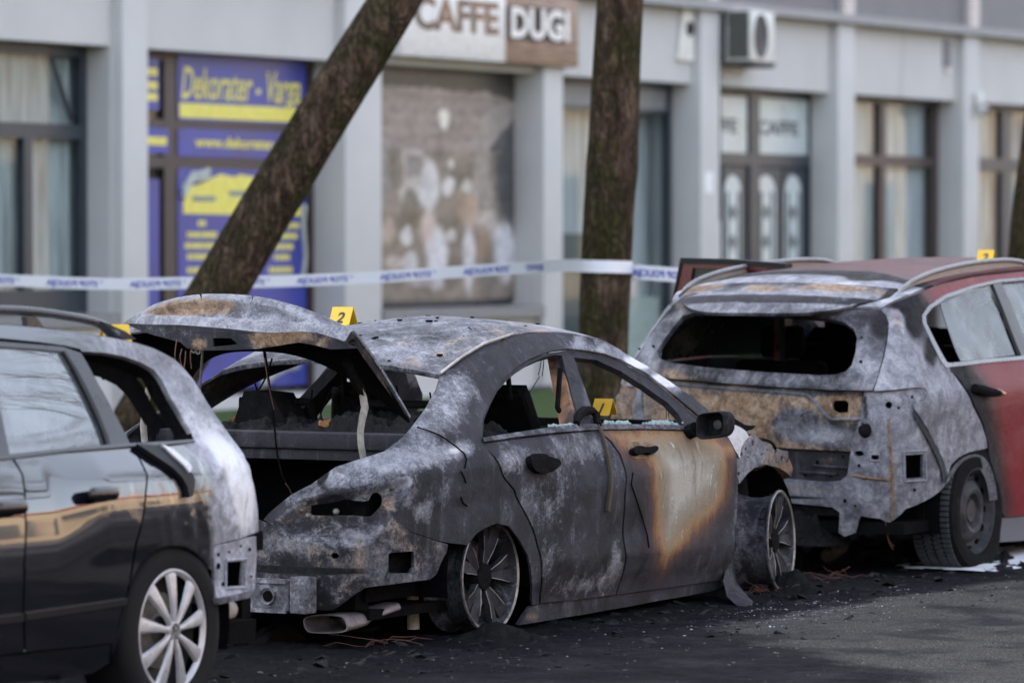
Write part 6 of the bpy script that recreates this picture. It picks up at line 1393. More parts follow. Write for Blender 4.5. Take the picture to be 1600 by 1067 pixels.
# dark reveal round the empty rear quarter window
QW = [(126, 549), (128, 549), (165, 551), (195, 557), (220, 566), (240, 577), (252, 592), (266, 620), (284, 650), (300, 676), (303, 685), (299, 690), (285, 692), (206, 694)]
A = SW.solve(QW[1:]); P = SW(A[:, 0], A[:, 1]); n = len(P); m = MB()
m.add([(p[0], -p[1] + .004, p[2]) for p in P] + [(p[0] - .0, -p[1] + .085, p[2] - (.03 if p[2] > 1.2 else -.0)) for p in P], [(i, (i + 1) % n, n + (i + 1) % n, n + i) for i in range(n)], True); m.build('window_reveal', M_CHAR, wag)
m = MB()
for a_, b_, dz in (((128, 549), (240, 577), 0),):
    L = SW.solve([(128, 549), (165, 551), (195, 557), (220, 566), (240, 577), (252, 592), (266, 620), (284, 650)]); Q = SW(L[:, 0], L[:, 1]); k = len(Q)
    wd = [.05, .055, .06, .07, .09, .10, .09, .05]
    m.add([(p[0], -p[1] + .08, p[2] - .025) for p in Q] + [(p[0] - .35 * w_, -p[1] + .09, p[2] - .03 - w_ * .75) for p, w_ in zip(Q, wd)], [(i, i + 1, k + i + 1, k + i) for i in range(k - 1)], True)
m.build('roof_lining', M_BLACK, wag)
# torn trim strip hanging at the shoulder
A = SW.solve([(208, 699), (240, 701), (262, 716), (281, 735), (294, 742), (297, 752), (294, 775), (288, 778), (285, 762), (277, 748), (255, 730), (232, 715)]); sheet('torn_trim', SW, A, M_TRIM, wag, (), .02, .02, None, .022)
A = SW.solve([(244, 701), (262, 709), (284, 728), (291, 737), (286, 741), (278, 733), (258, 715)]); sheet('bent_edge', SW, A, M_BURNT, wag, (), .02, .02, painter(SW, [], {'ash': 1.1}), .03)
# tail corner behind the missing bumper
SWi = Inset(SW, .02); SWi._g = None
TC = [(334, 853), (345, 850), (372, 844), (400, 838), (401, 870), (399, 910), (396, 928), (390, 932), (366, 936), (337, 942), (336, 905)]
tcb = [(365, 890, .2, .2, 'ash', .85), (345, 930, .1, .05, 'soot', .3), (390, 925, .1, .05, 'ash', .5)]
tc = sheet('tail_corner_panel', SWi, SWi.solve(TC), M_BURNT, wag, (SWi.solve([(354, 878), (382, 876), (380, 914), (354, 916)]),), .016, .015, painter(SWi, tcb, {'ash': .72}))
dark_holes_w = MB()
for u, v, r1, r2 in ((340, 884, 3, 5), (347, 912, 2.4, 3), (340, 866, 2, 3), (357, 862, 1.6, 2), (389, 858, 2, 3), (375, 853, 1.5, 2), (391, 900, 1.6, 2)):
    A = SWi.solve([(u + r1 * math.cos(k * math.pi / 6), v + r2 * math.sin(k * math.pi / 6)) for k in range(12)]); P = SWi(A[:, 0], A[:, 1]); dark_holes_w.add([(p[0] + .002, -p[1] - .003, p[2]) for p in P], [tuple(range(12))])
dark_holes_w.build('hole_discs', M_BLACK, tc)  # flat discs, blackened for the shade inside the holes
m = MB(); A = SWi.solve([(352, 875), (384, 873), (382, 917), (352, 919), (352, 875)]); P = SWi(A[:, 0], A[:, 1]); m.tube([(p[0], -p[1] - .002, p[2]) for p in P], .006, 6); paint_all(m.build('pressed_frame', M_BURNT, tc), ash=.8)
m = MB(); A = SWi.solve([(337, 934), (397, 922), (397, 931), (337, 944)]); P = SWi(A[:, 0], A[:, 1]); vs = [(p[0], -p[1] - .012, p[2]) for p in P] + [(p[0] - .02, -p[1] + .12, p[2]) for p in P]; m.add(vs, [(0, 1, 2, 3), (4, 7, 6, 5), (0, 4, 5, 1), (3, 2, 6, 7), (0, 3, 7, 4), (1, 5, 6, 2)]); paint_all(m.build('lower_flange', M_BURNT, tc), ash=.35)
m = MB(); p = FW.pl(339, 955, t=.70); q = FW.pl(381, 948, t=.62); m.tube([(p[0], -p[1], p[2]), (q[0], -q[1], q[2])], [.042, .032], 14); m.build('bumper_absorber', m_alloy('ashy_tube', (.24, .21, .18), (.5, .46, .42), .8, 0), wag)
m = MB(); p = FW.pl(340, 1002, t=.60); m.tube([(p[0] - .04, -p[1], p[2]), (p[0] + .06, -p[1], p[2] + .01)], .03, 12); m.tube([(p[0] - .2, -p[1] + .02, p[2] + .03), (p[0] + .0, -p[1], p[2] + .0)], .022, 8); m.tube([(p[0] - .01, -p[1], p[2]), (p[0] - .02, -p[1] + .02, p[2] + .14)], .012, 8); m.build('tail_pipe', m_alloy('rusty_pipe', (.06, .045, .04), (.17, .14, .13), .7, .2), wag)
# roof, rails, far side, inside
TOPE = [(307, 601), (294, 583), (279, 567), (262, 556), (240, 545), (215, 537), (190, 531), (150, 524), (110, 518.5), (60, 512), (0, 507), (-80, 500)]
A = SW.solve(TOPE); P = SW(A[:, 0], A[:, 1]); o_ = np.argsort(P[:, 0]); P = P[o_]; _tw, _zw = crv(P[:, 0], P[:, 1]), crv(P[:, 0], P[:, 2]); wA, wB = P[0, 0], P[-1, 0]
def wroof(a, b):
    u = np.clip(b / _tw(a), -1.1, 1.1); return np.stack([a + 0 * b, b, _zw(a) + .022 * (1 - np.abs(u) ** 2) + .002], -1)
WRF = Surf(FW, wroof, (wA, wB), (-.7, .7), flip=True); sg = np.linspace(wA, wB, 30)
def wrp(rv, P):
    ch = {k: np.zeros(len(rv)) for k in CH}; e = -.30 - rv[:, 0]; ch['paint'] = np.clip(.5 + e * 2, 0, 1); ch['ash'] = np.full(len(rv), .35); ch['blister'] = np.zeros(len(rv)); return ch
sheet('roof', WRF, [(x, _tw(x)) for x in sg] + [(x, -_tw(x)) for x in sg[::-1]], M_BLK, wag, (), .035, .03, wrp)
M_RAIL = simple('black_rail', (.018, .019, .026), .28)
for sg_ in (1, -1):
    tt = .535; m = MB(); P = []
    for u, v in ((-120, 486), (-60, 484.5), (0, 484), (40, 485.5), (80, 490), (120, 496.5), (152, 503.5), (166, 512), (178, 524)): p = FW.pl(u, v, t=tt); P.append((p[0], -p[1] * sg_, p[2]))
    P = chaikin(P, 2, False); m.tube(P, [.0165] * (len(P) - 10) + [.0165 + .001 * k for k in range(10)], 10); rl = m.build('roof_rail', M_RAIL, wag)
    m = MB(); q = [FW.pl(u, v, t=tt) for u, v in ((37, 494), (52, 494), (66, 514), (40, 513))]; m.prism([(p[0], p[2]) for p in q], -.012, .012, Matrix(((1, 0, 0, 0), (0, 0, 1, -tt * sg_), (0, 1, 0, 0), (0, 0, 0, 1)))); m.build('rail_foot', M_RAIL, rl)
    m = MB(); q = [FW.pl(u, v, t=tt) for u, v in ((150, 502), (160, 505), (190, 518), (206, 530), (186, 531), (170, 517))]; m.prism([(p[0], p[2]) for p in q], -.02, .02, Matrix(((1, 0, 0, 0), (0, 0, 1, -tt * sg_), (0, 1, 0, 0), (0, 0, 0, 1)))); paint_all(m.build('rail_end', M_BURNT, rl), ash=.15)
ib = MB(); ib.box(-3.4, .70, -.78, .78, .22, .30); ib.box(-1.1, -1.0, -.7, .7, .3, .95); ib.box(-.35, .75, -.78, .78, .55, .62); ib.box(.70, .76, -.72, .72, .3, .60); ib.box(-3.6, -2.4, -.80, .80, .3, .85, bev=.1); ib.build('floor_pan', M_BLACK, wag)
for y in (-.38, .38):
    m = MB(); m.box(-.98, -.84, y - .28, y + .28, .5, 1.02, bev=.04); se_ = m.build('rear_seat', M_BLACK, wag); MB().box(-.96, -.88, y - .12, y + .12, 1.03, 1.2, bev=.03).build('headrest', M_BLACK, se_)
for sg_ in (1, -1): MB().lathe([(.37, -.02), (.38, .32)], 28, Matrix.Translation((0, -sg_ * .55, .33)) @ Matrix.Rotation(R(90) * sg_, 4, 'X'), a0=-.3, a1=math.pi + .3).build('wheel_arch', M_BLACK, wag)
# door handles
for u, v, par in ((150, 771, rdw), (6, 793, fdw)):
    A = SW.solve([(u, v)])[0]; p = SW(A[0], A[1]); h = MB(); L = .085
    rr = [rrect(L * k1, .026 * k2, .022 * k2) for k1, k2 in ((.92, .8), (1, 1), (.99, .9), (.88, .55))]
    ringloft(h, [[(p[0] + x, -p[1] - d, p[2] + y) for x, y in r_] for r_, d in zip(rr, (.02, .028, .038, .046))], True, True); hd_ = h.build('door_handle', M_BLKP if 'M_BLKP' in globals() else simple('gloss_black', (.006, .006, .008), .08), par)
    b = MB(); b.lathe([(0, .004), (.028, .002), (.036, -.004), (.04, -.012)], 20, Matrix.Translation((p[0], -p[1] - .0, p[2] - .035)) @ Matrix.Rotation(R(90), 4, 'X') @ Matrix.Scale(1.1, 4, (1, 0, 0))); b.build('handle_bowl', M_TRIM, hd_)
# wheels: nine-spoke silver trims
M_TRIMS = m_alloy('silver_wheel_trim', (.36, .36, .38), (.52, .52, .55), .32, .35); M_EMB = m_alloy('emblem_chrome', (.55, .55, .57), (.75, .75, .77), .2, .8)
def trim_wheel(s, side, detail):
    w = empty('wheel', (s, -side * .875, .312), 0 if side > 0 else math.pi); w.parent = wag; M = Matrix.Rotation(math.pi / 2, 4, 'X'); Rr = .219
    b = MB(); b.lathe([(Rr, -.012), (Rr + .004, .004), (.255, .012), (.29, .008), (.308, -.008), (.314, -.03), (.315, -.10), (.313, -.18), (.30, -.20), (.25, -.21), (Rr, -.20)], 72, M); b.build('tyre', M_TYRE, w)
    d = MB(); d.lathe([(0, -.075), (.13, -.075), (.14, -.09), (.2, -.085), (.21, -.05)], 48, M); d.build('rim', simple('dark_steel_rim', (.02, .02, .022), .5), w)
    if not detail: return
    disc = MB(); disc.lathe([(.05, -.06), (.135, -.06), (.137, -.07)], 40, M); disc.build('brake_disc', M_STEEL, w)
    t_ = MB(); t_.lathe([(.197, -.014), (.203, -.003), (.212, .001), (Rr + .001, -.002), (Rr + .002, -.012), (.212, -.016), (.197, -.014)], 72, M)
    tr = t_.build('trim_ring', M_TRIMS, w); sp = MB()
    for k in range(9):
        a = 2 * math.pi * k / 9 + math.pi / 2; A = Matrix.Rotation(a, 4, 'Z'); vs = []; st = [(.03, .010, .006), (.07, .0135, .010), (.13, .0215, .007), (.19, .030, .0), (.205, .033, -.004)]
        for r_, w_, h_ in st:
            for q, dh in ((-1, -.010), (-.72, 0), (0, .0035), (.72, 0), (1, -.010)): vs.append(M @ A @ Vector((r_, q * w_, h_ + dh)))
            vs.append(M @ A @ Vector((r_, 0, h_ - .02)))
        fs = []
        for i in range(len(st) - 1):
            for j in range(6): fs.append((i * 6 + j, i * 6 + (j + 1) % 6, (i + 1) * 6 + (j + 1) % 6, (i + 1) * 6 + j))
        sp.add(vs, fs)
    sp.build('spokes', M_TRIMS, tr); h = MB(); h.lathe([(0, .010), (.03, .010), (.034, .007), (.036, .0), (.04, -.006)], 36, M); h.build('hub_cap', M_TRIMS, tr)
    e = MB(); z0, z1 = .0105, .0125
    e.lathe([(.0262, z0), (.0262, z1), (.0295, z1), (.0295, z0)], 40, M)
    def bar(x0, y0, x1, y1, wd=.0042):
        d_ = Vector((x1 - x0, y1 - y0, 0)); L = d_.length; nrm = Vector((-d_.y, d_.x, 0)) / L * wd / 2; pts = [Vector((x0, y0, 0)) + nrm, Vector((x0, y0, 0)) - nrm, Vector((x1, y1, 0)) - nrm, Vector((x1, y1, 0)) + nrm]
        e.prism([(p.x, p.y) for p in pts], z0, z1, M)
    s_ = .026   # the V over W emblem
    for x0, y0, x1, y1 in ((-.42, .88, -.0, .10), (.42, .88, .0, .10), (-.90, .42, -.42, -.86), (-.42, -.86, .0, -.02), (.0, -.02, .42, -.86), (.42, -.86, .90, .42)): bar(x0 * s_, y0 * s_, x1 * s_, y1 * s_)
    eg = MB(); eg.lathe([(0, .0101), (.027, .0101), (.027, .0098)], 32, M); eg.build('emblem_ground', simple('emblem_dark', (.02, .022, .03), .3), tr); e.build('emblem', M_EMB, tr)
trim_wheel(0, 1, True); trim_wheel(0, -1, False); trim_wheel(-2.71, 1, True); trim_wheel(-2.71, -1, False)

M_BURNT = M_CLA_
# ------------------------------------------------------------------ trees
def trunk_mesh(name, pts, rads, mat, parent, n=28, seed=1, rough=.05):
    """a trunk: rings along the axis, with bark furrows and swellings"""
    pts = [Vector(p) for p in pts]; L = []; r = []
    for i in range(len(pts) - 1):
        k = max(2, int((pts[i + 1] - pts[i]).length / .06))
        for j in range(k): L.append(pts[i].lerp(pts[i + 1], j / k)); r.append(rads[i] + (rads[i + 1] - rads[i]) * j / k)
    L.append(pts[-1]); r.append(rads[-1]); L2 = L[:]
    for _ in range(6): L2 = [L2[0]] + [(L2[i - 1] + L2[i] * 2 + L2[i + 1]) / 4 for i in range(1, len(L2) - 1)] + [L2[-1]]
    vs = []; fs = []; X = Vector((1, 0, 0)); d = 0
    for i, p in enumerate(L2):
        T = (L2[min(i + 1, len(L2) - 1)] - L2[max(0, i - 1)]).normalized(); X = (X - T * X.dot(T)).normalized(); Y = T.cross(X); d += .06
        for k in range(n):
            a = 2 * math.pi * k / n; c, s_ = math.cos(a), math.sin(a)
            q = fbm(np.array(c * 1.6 + 5 * seed), np.array(s_ * 1.6 + d * .55), 4) - .5; q2 = fbm(np.array(c * 9 + seed), np.array(s_ * 9 + d * 1.4 + 30), 3) - .5
            vs.append(p + (X * c + Y * s_) * r[i] * (1 + rough * 3.2 * float(q) + rough * 1.3 * float(q2)))
    for i in range(len(L2) - 1):
        for k in range(n): fs.append((i * n + k, i * n + (k + 1) % n, (i + 1) * n + (k + 1) % n, (i + 1) * n + k))
    fs.append(tuple(range((len(L2) - 1) * n, len(L2) * n)))
    me = bpy.data.meshes.new(name); me.from_pydata([tuple(v) for v in vs], [], fs); me.polygons.foreach_set('use_smooth', [True] * len(fs)); me.materials.append(mat)
    return link(name, me, parent)
def limbs(m, p, d, L, r, depth, rnd):
    q = p + d * L; mid = p.lerp(q, .5) + Vector((rnd.uniform(-1, 1), rnd.uniform(-1, 1), rnd.uniform(-1, 1))) * L * .06
    m.tube([p, mid, q], [r, r * .85, r * .65], 6 if depth > 2 else 4, False)
    if depth == 0: return
    for k in range(3 if depth > 2 else 2 + (rnd.random() < .5)):
        ax = Vector((rnd.uniform(-1, 1), rnd.uniform(-1, 1), rnd.uniform(-.3, .6))).normalized(); nd = (d * 1.0 + ax * rnd.uniform(.5, .95) + Vector((0, 0, .35))).normalized()
        limbs(m, p.lerp(q, rnd.uniform(.6, 1.0)), nd, L * rnd.uniform(.58, .8), r * rnd.uniform(.45, .62), depth - 1, rnd)
M_TWIG = simple('bare_twigs', (.035, .028, .023), .9)
def at(u, v, Y):
    d = ray(u, v); k = Y / d[1]; return Vector(_C + k * d)
def tree(name, label, px, Y, top_z, seed, lean=(0, 0), group='trees on the verge'):
    """px: (x, y, width) down the trunk as seen in the photo; continued to the ground and up into bare limbs"""
    P = [at(u, v, Y) for u, v, w in px]; r = [w * Y / FPX / 2 for u, v, w in px]
    d = (P[-1] - P[-2]).normalized(); k = (P[-1].z + .05) / -d.z if d.z < 0 else 0; base = P[-1] + d * k
    du = (P[0] - P[1]).normalized(); top = P[0] + du * ((top_z - P[0].z) / du.z)
    o = empty(name, (base.x, base.y, 0), 0, label, 'tree', group); off = Vector((base.x, base.y, 0))
    trunk_mesh('trunk', [q - off for q in [top] + P + [base.lerp(P[-1], .12), base]], [r[0] * .72] + r + [r[-1] * 1.12, r[-1] * 1.6], M_BARK, o, seed=seed)
    rnd = random.Random(seed); m = MB()
    for k in range(4):
        a = 2 * math.pi * k / 4 + rnd.random(); limbs(m, top - off - du * rnd.uniform(0, .3), (du + Vector((math.cos(a), math.sin(a), .6)) * .7).normalized(), 1.5, r[0] * .42, 4, rnd)
    m.build('crown', M_TWIG, o); return o
tree('leaning_tree', 'mossy tree trunk leaning to the right in front of the blue and yellow shop window', [(660, -90, 78), (618, 0, 80), (560, 92, 83), (500, 190, 84), (440, 288, 85), (380, 388, 86), (342, 452, 87), (290, 540, 88), (240, 625, 90), (212, 675, 92)], 29.0, 11.0, 3)
tree('upright_tree', 'upright brown tree trunk with police tape round it beside the picture window', [(972, -80, 71), (968, 0, 72), (962, 110, 75), (958, 220, 80), (957, 262, 83), (952, 300, 80), (947, 400, 79), (943, 500, 79), (940, 600, 80), (938, 680, 84)], 29.6, 9.5, 5)
tree('straight_tree', 'dark straight tree trunk standing beyond the front of the red SUV roof', [(1640, 150, 70), (1632, 220, 72), (1620, 320, 76), (1614, 400, 78), (1608, 520, 82), (1604, 640, 86)], 33.0, 9.5, 8)

# ------------------------------------------------------------------ police tape
def tape_label(i): return ('white and blue police tape stretched left from the upright tree across the shop fronts', 'short white and blue police tape from the upright tree to the red open door')[i]
M_TAPE = (lambda t: (t.set(t.ramp(t.noise(2, 3), [(.3, (.60, .61, .68)), (.7, (.70, .71, .77))]), .35), t.m)[1])(NT('white_tape')); M_TAPEB = simple('blue_print', (.05, .07, .40), .5)
def tape(px, Ys, hw, label, text_at, name='police_tape', cuff=None):
    """px: (x, y of the middle); Ys the distance of each point; hw half width in metres"""
    P = [at(u, v, Y) for (u, v), Y in zip(px, Ys)]; P = [Vector(p) for p in chaikin([tuple(p) for p in P], 2, False)]
    if cuff: P = P + cuff
    o = empty(name, P[0], 0, label, 'police tape', 'police tape'); O = P[0]; vs = []; fs = []; d = 0; D = [0]
    for i in range(1, len(P)): D.append(D[-1] + (P[i] - P[i - 1]).length)
    for i, p in enumerate(P):
        tw = .10 * math.sin(D[i] * 1.7); up = Vector((0, tw * .5, 1)).normalized(); vs += [p - O - up * hw, p - O + up * hw]
    fs = [(2 * i, 2 * i + 2, 2 * i + 3, 2 * i + 1) for i in range(len(P) - 1)]
    me = bpy.data.meshes.new('band'); me.from_pydata([tuple(v) for v in vs], [], fs); me.polygons.foreach_set('use_smooth', [True] * len(fs)); me.materials.append(M_TAPE); b = link('band', me, o)
    cu = bpy.data.curves.new('t', 'FONT'); cu.body = '* STOP POLICIJA '; cu.resolution_u = 2; cu.offset = .03; tmp = bpy.data.objects.new('t', cu); COL.objects.link(tmp)
    src = bpy.data.meshes.new_from_object(tmp.evaluated_get(bpy.context.evaluated_depsgraph_get())); bpy.data.objects.remove(tmp); bpy.data.curves.remove(cu)
    V = np.array([tuple(v.co) for v in src.vertices]); F = [tuple(f.vertices) for f in src.polygons]; bpy.data.meshes.remove(src)
    V[:, 0] -= V[:, 0].min(); Lx = V[:, 0].max(); sc = hw * 1.3; Dn = np.array(D); PN = np.array([tuple(p - O) for p in P])
    av = []; af = []
    for start, mirror in text_at:
        x = V[:, 0] * sc; x = (Lx * sc - x) if mirror else x; x = x + start; y = (V[:, 1] - .36) * sc
        q = np.stack([np.interp(x, Dn, PN[:, k]) for k in range(3)], 1); tw = .10 * np.sin(x * 1.7); q[:, 2] += y; q[:, 1] += y * tw * .5
        nrm = np.array([-.25, -1, 0]) / 1.03; q = q + nrm * .004
        bq = len(av); av += [tuple(p) for p in q]; af += [tuple(bq + i for i in f) for f in F]
    me = bpy.data.meshes.new('lettering'); me.from_pydata(av, [], af); me.materials.append(M_TAPEB); link('lettering', me, b); return o, D[-1]
YT = 29.6
rt = 79 * YT / FPX / 2 + .012; c = at(946, 415, YT)
cuffL = [c + Vector((rt * math.cos(a), -rt * math.sin(a), -.0015 * k)) for k, a in enumerate(np.linspace(math.pi * .97, .03, 9))]
tp_px = [(-1500, 405), (-900, 416), (-400, 428), (-60, 435), (0, 437.5), (60, 440), (130, 443), (200, 444), (300, 442), (400, 440.5), (500, 437.5), (600, 432.5), (700, 426), (800, 419.5), (880, 415)]
tape(tp_px, [31.0] * 14 + [29.9], .040, tape_label(0), [(k * .565 + .04, True) for k in range(18)] + [(10.23, False)], cuff=cuffL)
tape([(984, 424), (1020, 427), (1062, 430), (1110, 433)], [29.6, 29.5, 29.4, 29.3], .047, tape_label(1), [(-.30, False)] if False else [(.02, True)])

# ------------------------------------------------------------------ evidence markers
M_MARK = simple('yellow_marker', (.62, .40, .012), .4, var=.08); M_NUM = simple('black_number', (.012, .012, .012), .5)
def marker(pos, rz, num, label, size=.115, tilt=0):
    """a folded yellow plate standing like a tent, its number on the face"""
    o = empty('evidence_marker', pos, rz, label, 'marker', 'yellow evidence markers'); h = size * .78; b = size * .42; th = .003; w = size * .5
    m = MB(); m.add([(-w, -b, 0), (w, -b, 0), (w, -.004, h), (-w, -.004, h), (w, .004, h), (-w, .004, h), (w, b, 0), (-w, b, 0), (-w, -b + th, 0), (w, -b + th, 0), (w, 0, h - th * 1.6), (-w, 0, h - th * 1.6), (w, b - th, 0), (-w, b - th, 0)],
                    [(0, 1, 2, 3), (3, 2, 4, 5), (5, 4, 6, 7), (8, 11, 10, 9), (11, 13, 12, 10), (0, 8, 9, 1), (6, 12, 13, 7), (1, 9, 10, 2), (2, 10, 4), (4, 10, 12, 6), (0, 3, 11, 8), (3, 5, 11), (5, 7, 13, 11)])
    m.box(-w, w, -b - .03, -b + .001, -.001, .002); pl_ = m.build('folded_plate', M_MARK, o)
    t = txt('number', num, M_NUM, pl_, -.20 * size if num != '1' else -.10 * size, .20 * size if num != '1' else .12 * size, 0, .52 * size, 0, shear=.2, bold=.03)
    sl = math.atan2(b - .004, h); L = math.hypot(b, h)
    for v in t.data.vertices:
        k = .12 * L + v.co.z; v.co.y = -b + k * math.sin(sl) - .0015; v.co.z = k * math.cos(sl)
    return o
p = FC.w(np.array([*roof_f(np.array(.78), np.array(-.33))])); p = at(538, 501, float(np.linalg.norm(p[1]))); 
def on_roof(fr, f, u, v, bmax=.6):
    best = None
    for a in np.arange(-.3, 2.2, .03):
        for b in np.arange(-.6, bmax, .03):
            q = fr.w(f(np.array(a), np.array(b))); e = np.linalg.norm(proj(q) - np.array([u, v])); 
            if best is None or e < best[0]: best = (e, q)
    return Vector(best[1]) + Vector((0, 0, .004))
marker(on_roof(FC, roof_f, 536, 503), R(-27), '2', 'yellow marker number 2 standing on the saloon roof beside the raised boot lid', .105)
marker(on_roof(FW, wroof, 193, 524, .47), R(28), '1', 'yellow marker half hidden behind the roof rail of the black estate car', .105)
marker(on_roof(FS, sroof, 1541, 412), R(-24), '2', 'yellow marker on the red SUV roof behind its right roof rail', .09)
bs_ = FC.w(np.array([1.02, -.80, .855])); q = at(944, 648, float(bs_[1])); marker(Vector((q.x, q.y, q.z)), R(-30), '1', 'yellow marker number 1 seen through the empty front window of the saloon', .095)

# ------------------------------------------------------------------ ash, rubbish and glass on the road
X, Yy = np.meshgrid(np.arange(-5.6, 11.6, .03), np.arange(-6.0, 2.6, .03)); U, N_ = FC.U, FC.N
wx = FC.O[0] + X * U[0] - Yy * -1 * 0 + X * 0; 
WX = FC.O[0] + X * U[0] + (-Yy) * N_[0]; WY = FC.O[1] + X * U[1] + (-Yy) * N_[1]
h1 = fbm(X * 1.3, Yy * 1.3, 4); h2 = fbm(X * 7 + 9, Yy * 7, 5); h3 = np.abs(fbm(X * 19, Yy * 19 + 3, 3) - .5)
edge = np.clip(np.minimum(np.minimum(X + 5.6, 11.6 - X), np.minimum(Yy + 6.0, 2.6 - Yy)) / .5, 0, 1)
near = np.exp(-(np.maximum(0, -Yy - .95) / .55) ** 2)           # thickest under and beside the burnt cars
h4 = fbm(X * 26 + 60, Yy * 26, 4)
Hh = (.006 + .030 * np.clip(h2 - .38, 0, 1) + .05 * h3 * np.clip(h1 - .35, 0, 1) * 2 + .018 * np.clip(h4 - .5, 0, 1)) * (.40 + .60 * near) + .045 * np.clip(h2 - .56, 0, 1) * near
Z = Hh * edge + .004
# lighter, sandy asphalt showing on the street side, as seen at the lower right
px_ = proj(np.stack([WX, WY, 0 * WX], -1)); pu, pv = px_[..., 0], px_[..., 1]
sand = np.minimum(np.clip((-Yy - 1.25) / .4, -.8, .62), np.clip((X + .9 * (-Yy - 1.5) - .35) / .9, -.9, .62)) + .45 * np.exp(-(((X - 2.1) / .8) ** 2 + ((Yy + 1.55) / .14) ** 2))
def road_layer(name, X, Z, mat, kind, attrs):
    ny, nx = X.shape; P = np.stack([X.ravel(), Yy.ravel(), Z.ravel()], 1); idx = np.arange(nx * ny).reshape(ny, nx)
    F = np.stack([idx[:-1, :-1].ravel(), idx[:-1, 1:].ravel(), idx[1:, 1:].ravel(), idx[1:, :-1].ravel()], 1)
    me = bpy.data.meshes.new(name); me.vertices.add(len(P)); me.vertices.foreach_set('co', P.ravel().astype(np.float32)); me.loops.add(F.size); me.loops.foreach_set('vertex_index', F.ravel().astype(np.int32))
    me.polygons.add(len(F)); me.polygons.foreach_set('loop_start', np.arange(0, F.size, 4, dtype=np.int32)); me.polygons.foreach_set('loop_total', np.full(len(F), 4, np.int32)); me.polygons.foreach_set('use_smooth', np.ones(len(F), bool)); me.update(calc_edges=True); me.materials.append(mat)
    for k, v in attrs.items(): a = me.attributes.new(k, 'FLOAT', 'POINT'); a.data.foreach_set('value', v.ravel().astype(np.float32))
    o = link(name, me); o.location = FC.O; o.rotation_euler = (0, 0, FC.rotz); o['kind'] = kind; return o
road_layer('ash', X, Z, M_ASH, 'stuff', {'sand': sand})
def hz(s, y): return max(0.004, float(np.interp(0, [0], [0]) + Hh[min(Hh.shape[0] - 1, max(0, int((y + 6.0) / .03))), min(Hh.shape[1] - 1, max(0, int((s + 5.6) / .03)))]))
def scatter(name, n, mat, size, area, seed, flat=.5, stuff=True):
    """broken bits nobody could count, each a small irregular lump"""
    rnd = random.Random(seed); m = MB()
    for k in range(n):
        s, t = area(rnd); q = size(rnd); z = hz(s, -t); M_ = Matrix.Translation((s, -t, z + q * flat * .5)) @ Matrix.Rotation(rnd.uniform(0, 6.3), 4, 'Z') @ Matrix.Rotation(rnd.uniform(-.5, .5), 4, 'X') @ Matrix.Rotation(rnd.uniform(-.5, .5), 4, 'Y')
        a, b, c = q * rnd.uniform(.5, 1.6), q * rnd.uniform(.4, 1), q * flat * rnd.uniform(.4, 1); j = lambda: rnd.uniform(.55, 1)
        vs = [M_ @ Vector(p) for p in ((-a * j(), -b * j(), -c), (a * j(), -b * j(), -c), (a * j(), b * j(), -c), (-a * j(), b * j(), -c), (-a * j() * .8, -b * j() * .7, c * j()), (a * j() * .8, -b * j() * .8, c * j()), (a * j() * .7, b * j() * .7, c * j()), (-a * j() * .8, b * j() * .8, c * j()))]
        m.add(vs, [(0, 3, 2, 1), (4, 5, 6, 7), (0, 1, 5, 4), (1, 2, 6, 5), (2, 3, 7, 6), (3, 0, 4, 7)])
    o = m.build(name, mat); o.location = FC.O; o.rotation_euler = (0, 0, FC.rotz)
    if stuff: o['kind'] = 'stuff'
    return o
def along(rnd): return rnd.uniform(-3.2, 7.5), 1.0 + abs(rnd.gauss(0, .42))
def under(rnd): return rnd.uniform(-3.0, 6.5), rnd.uniform(-.9, 1.1)
scatter('charred_debris', 2200, M_CHAR2, lambda r: .004 + .016 * r.random() ** 4, along, 1, .35); scatter('charred_debris', 420, M_CHAR, lambda r: .008 + .03 * r.random() ** 3, under, 2)
scatter('ash_flakes', 900, simple('ash_flake', (.20, .205, .23), .7, var=.5, sc=40), lambda r: .0025 + .008 * r.random() ** 3, along, 5, .25)
def wide(rnd): return rnd.uniform(-3.0, 6.0), .9 + 3.0 * rnd.random() ** 1.5
scatter('grit', 1800, simple('road_grit', (.10, .098, .095), .9, var=.6, sc=60, spec=.1), lambda r: .003 + .007 * r.random() ** 3, wide, 9, .6)
scatter('charred_flakes', 420, m_char('charred_flake', .010, .05), lambda r: .010 + .040 * r.random() ** 2.5, lambda r: (r.uniform(-2.6, 5.5), .75 + abs(r.gauss(0, .42))), 77, .16)
def gl1(rnd): return 1.75 + rnd.gauss(0, .45), 1.42 + rnd.gauss(0, .14)
def gl2(rnd): return rnd.uniform(.3, 7), 1.1 + abs(rnd.gauss(0, .5))
M_GLB = (lambda t: (t.set((.30, .37, .38), .12, 0, .7), t.m)[1])(NT('crumbled_glass'))
scatter('glass_crumbs', 1900, M_GLB, lambda r: .0016 + .0032 * r.random() ** 2, gl1, 11, .8); scatter('glass_crumbs', 220, M_GLB, lambda r: .0025 + .0045 * r.random() ** 2, gl2, 12, .8)
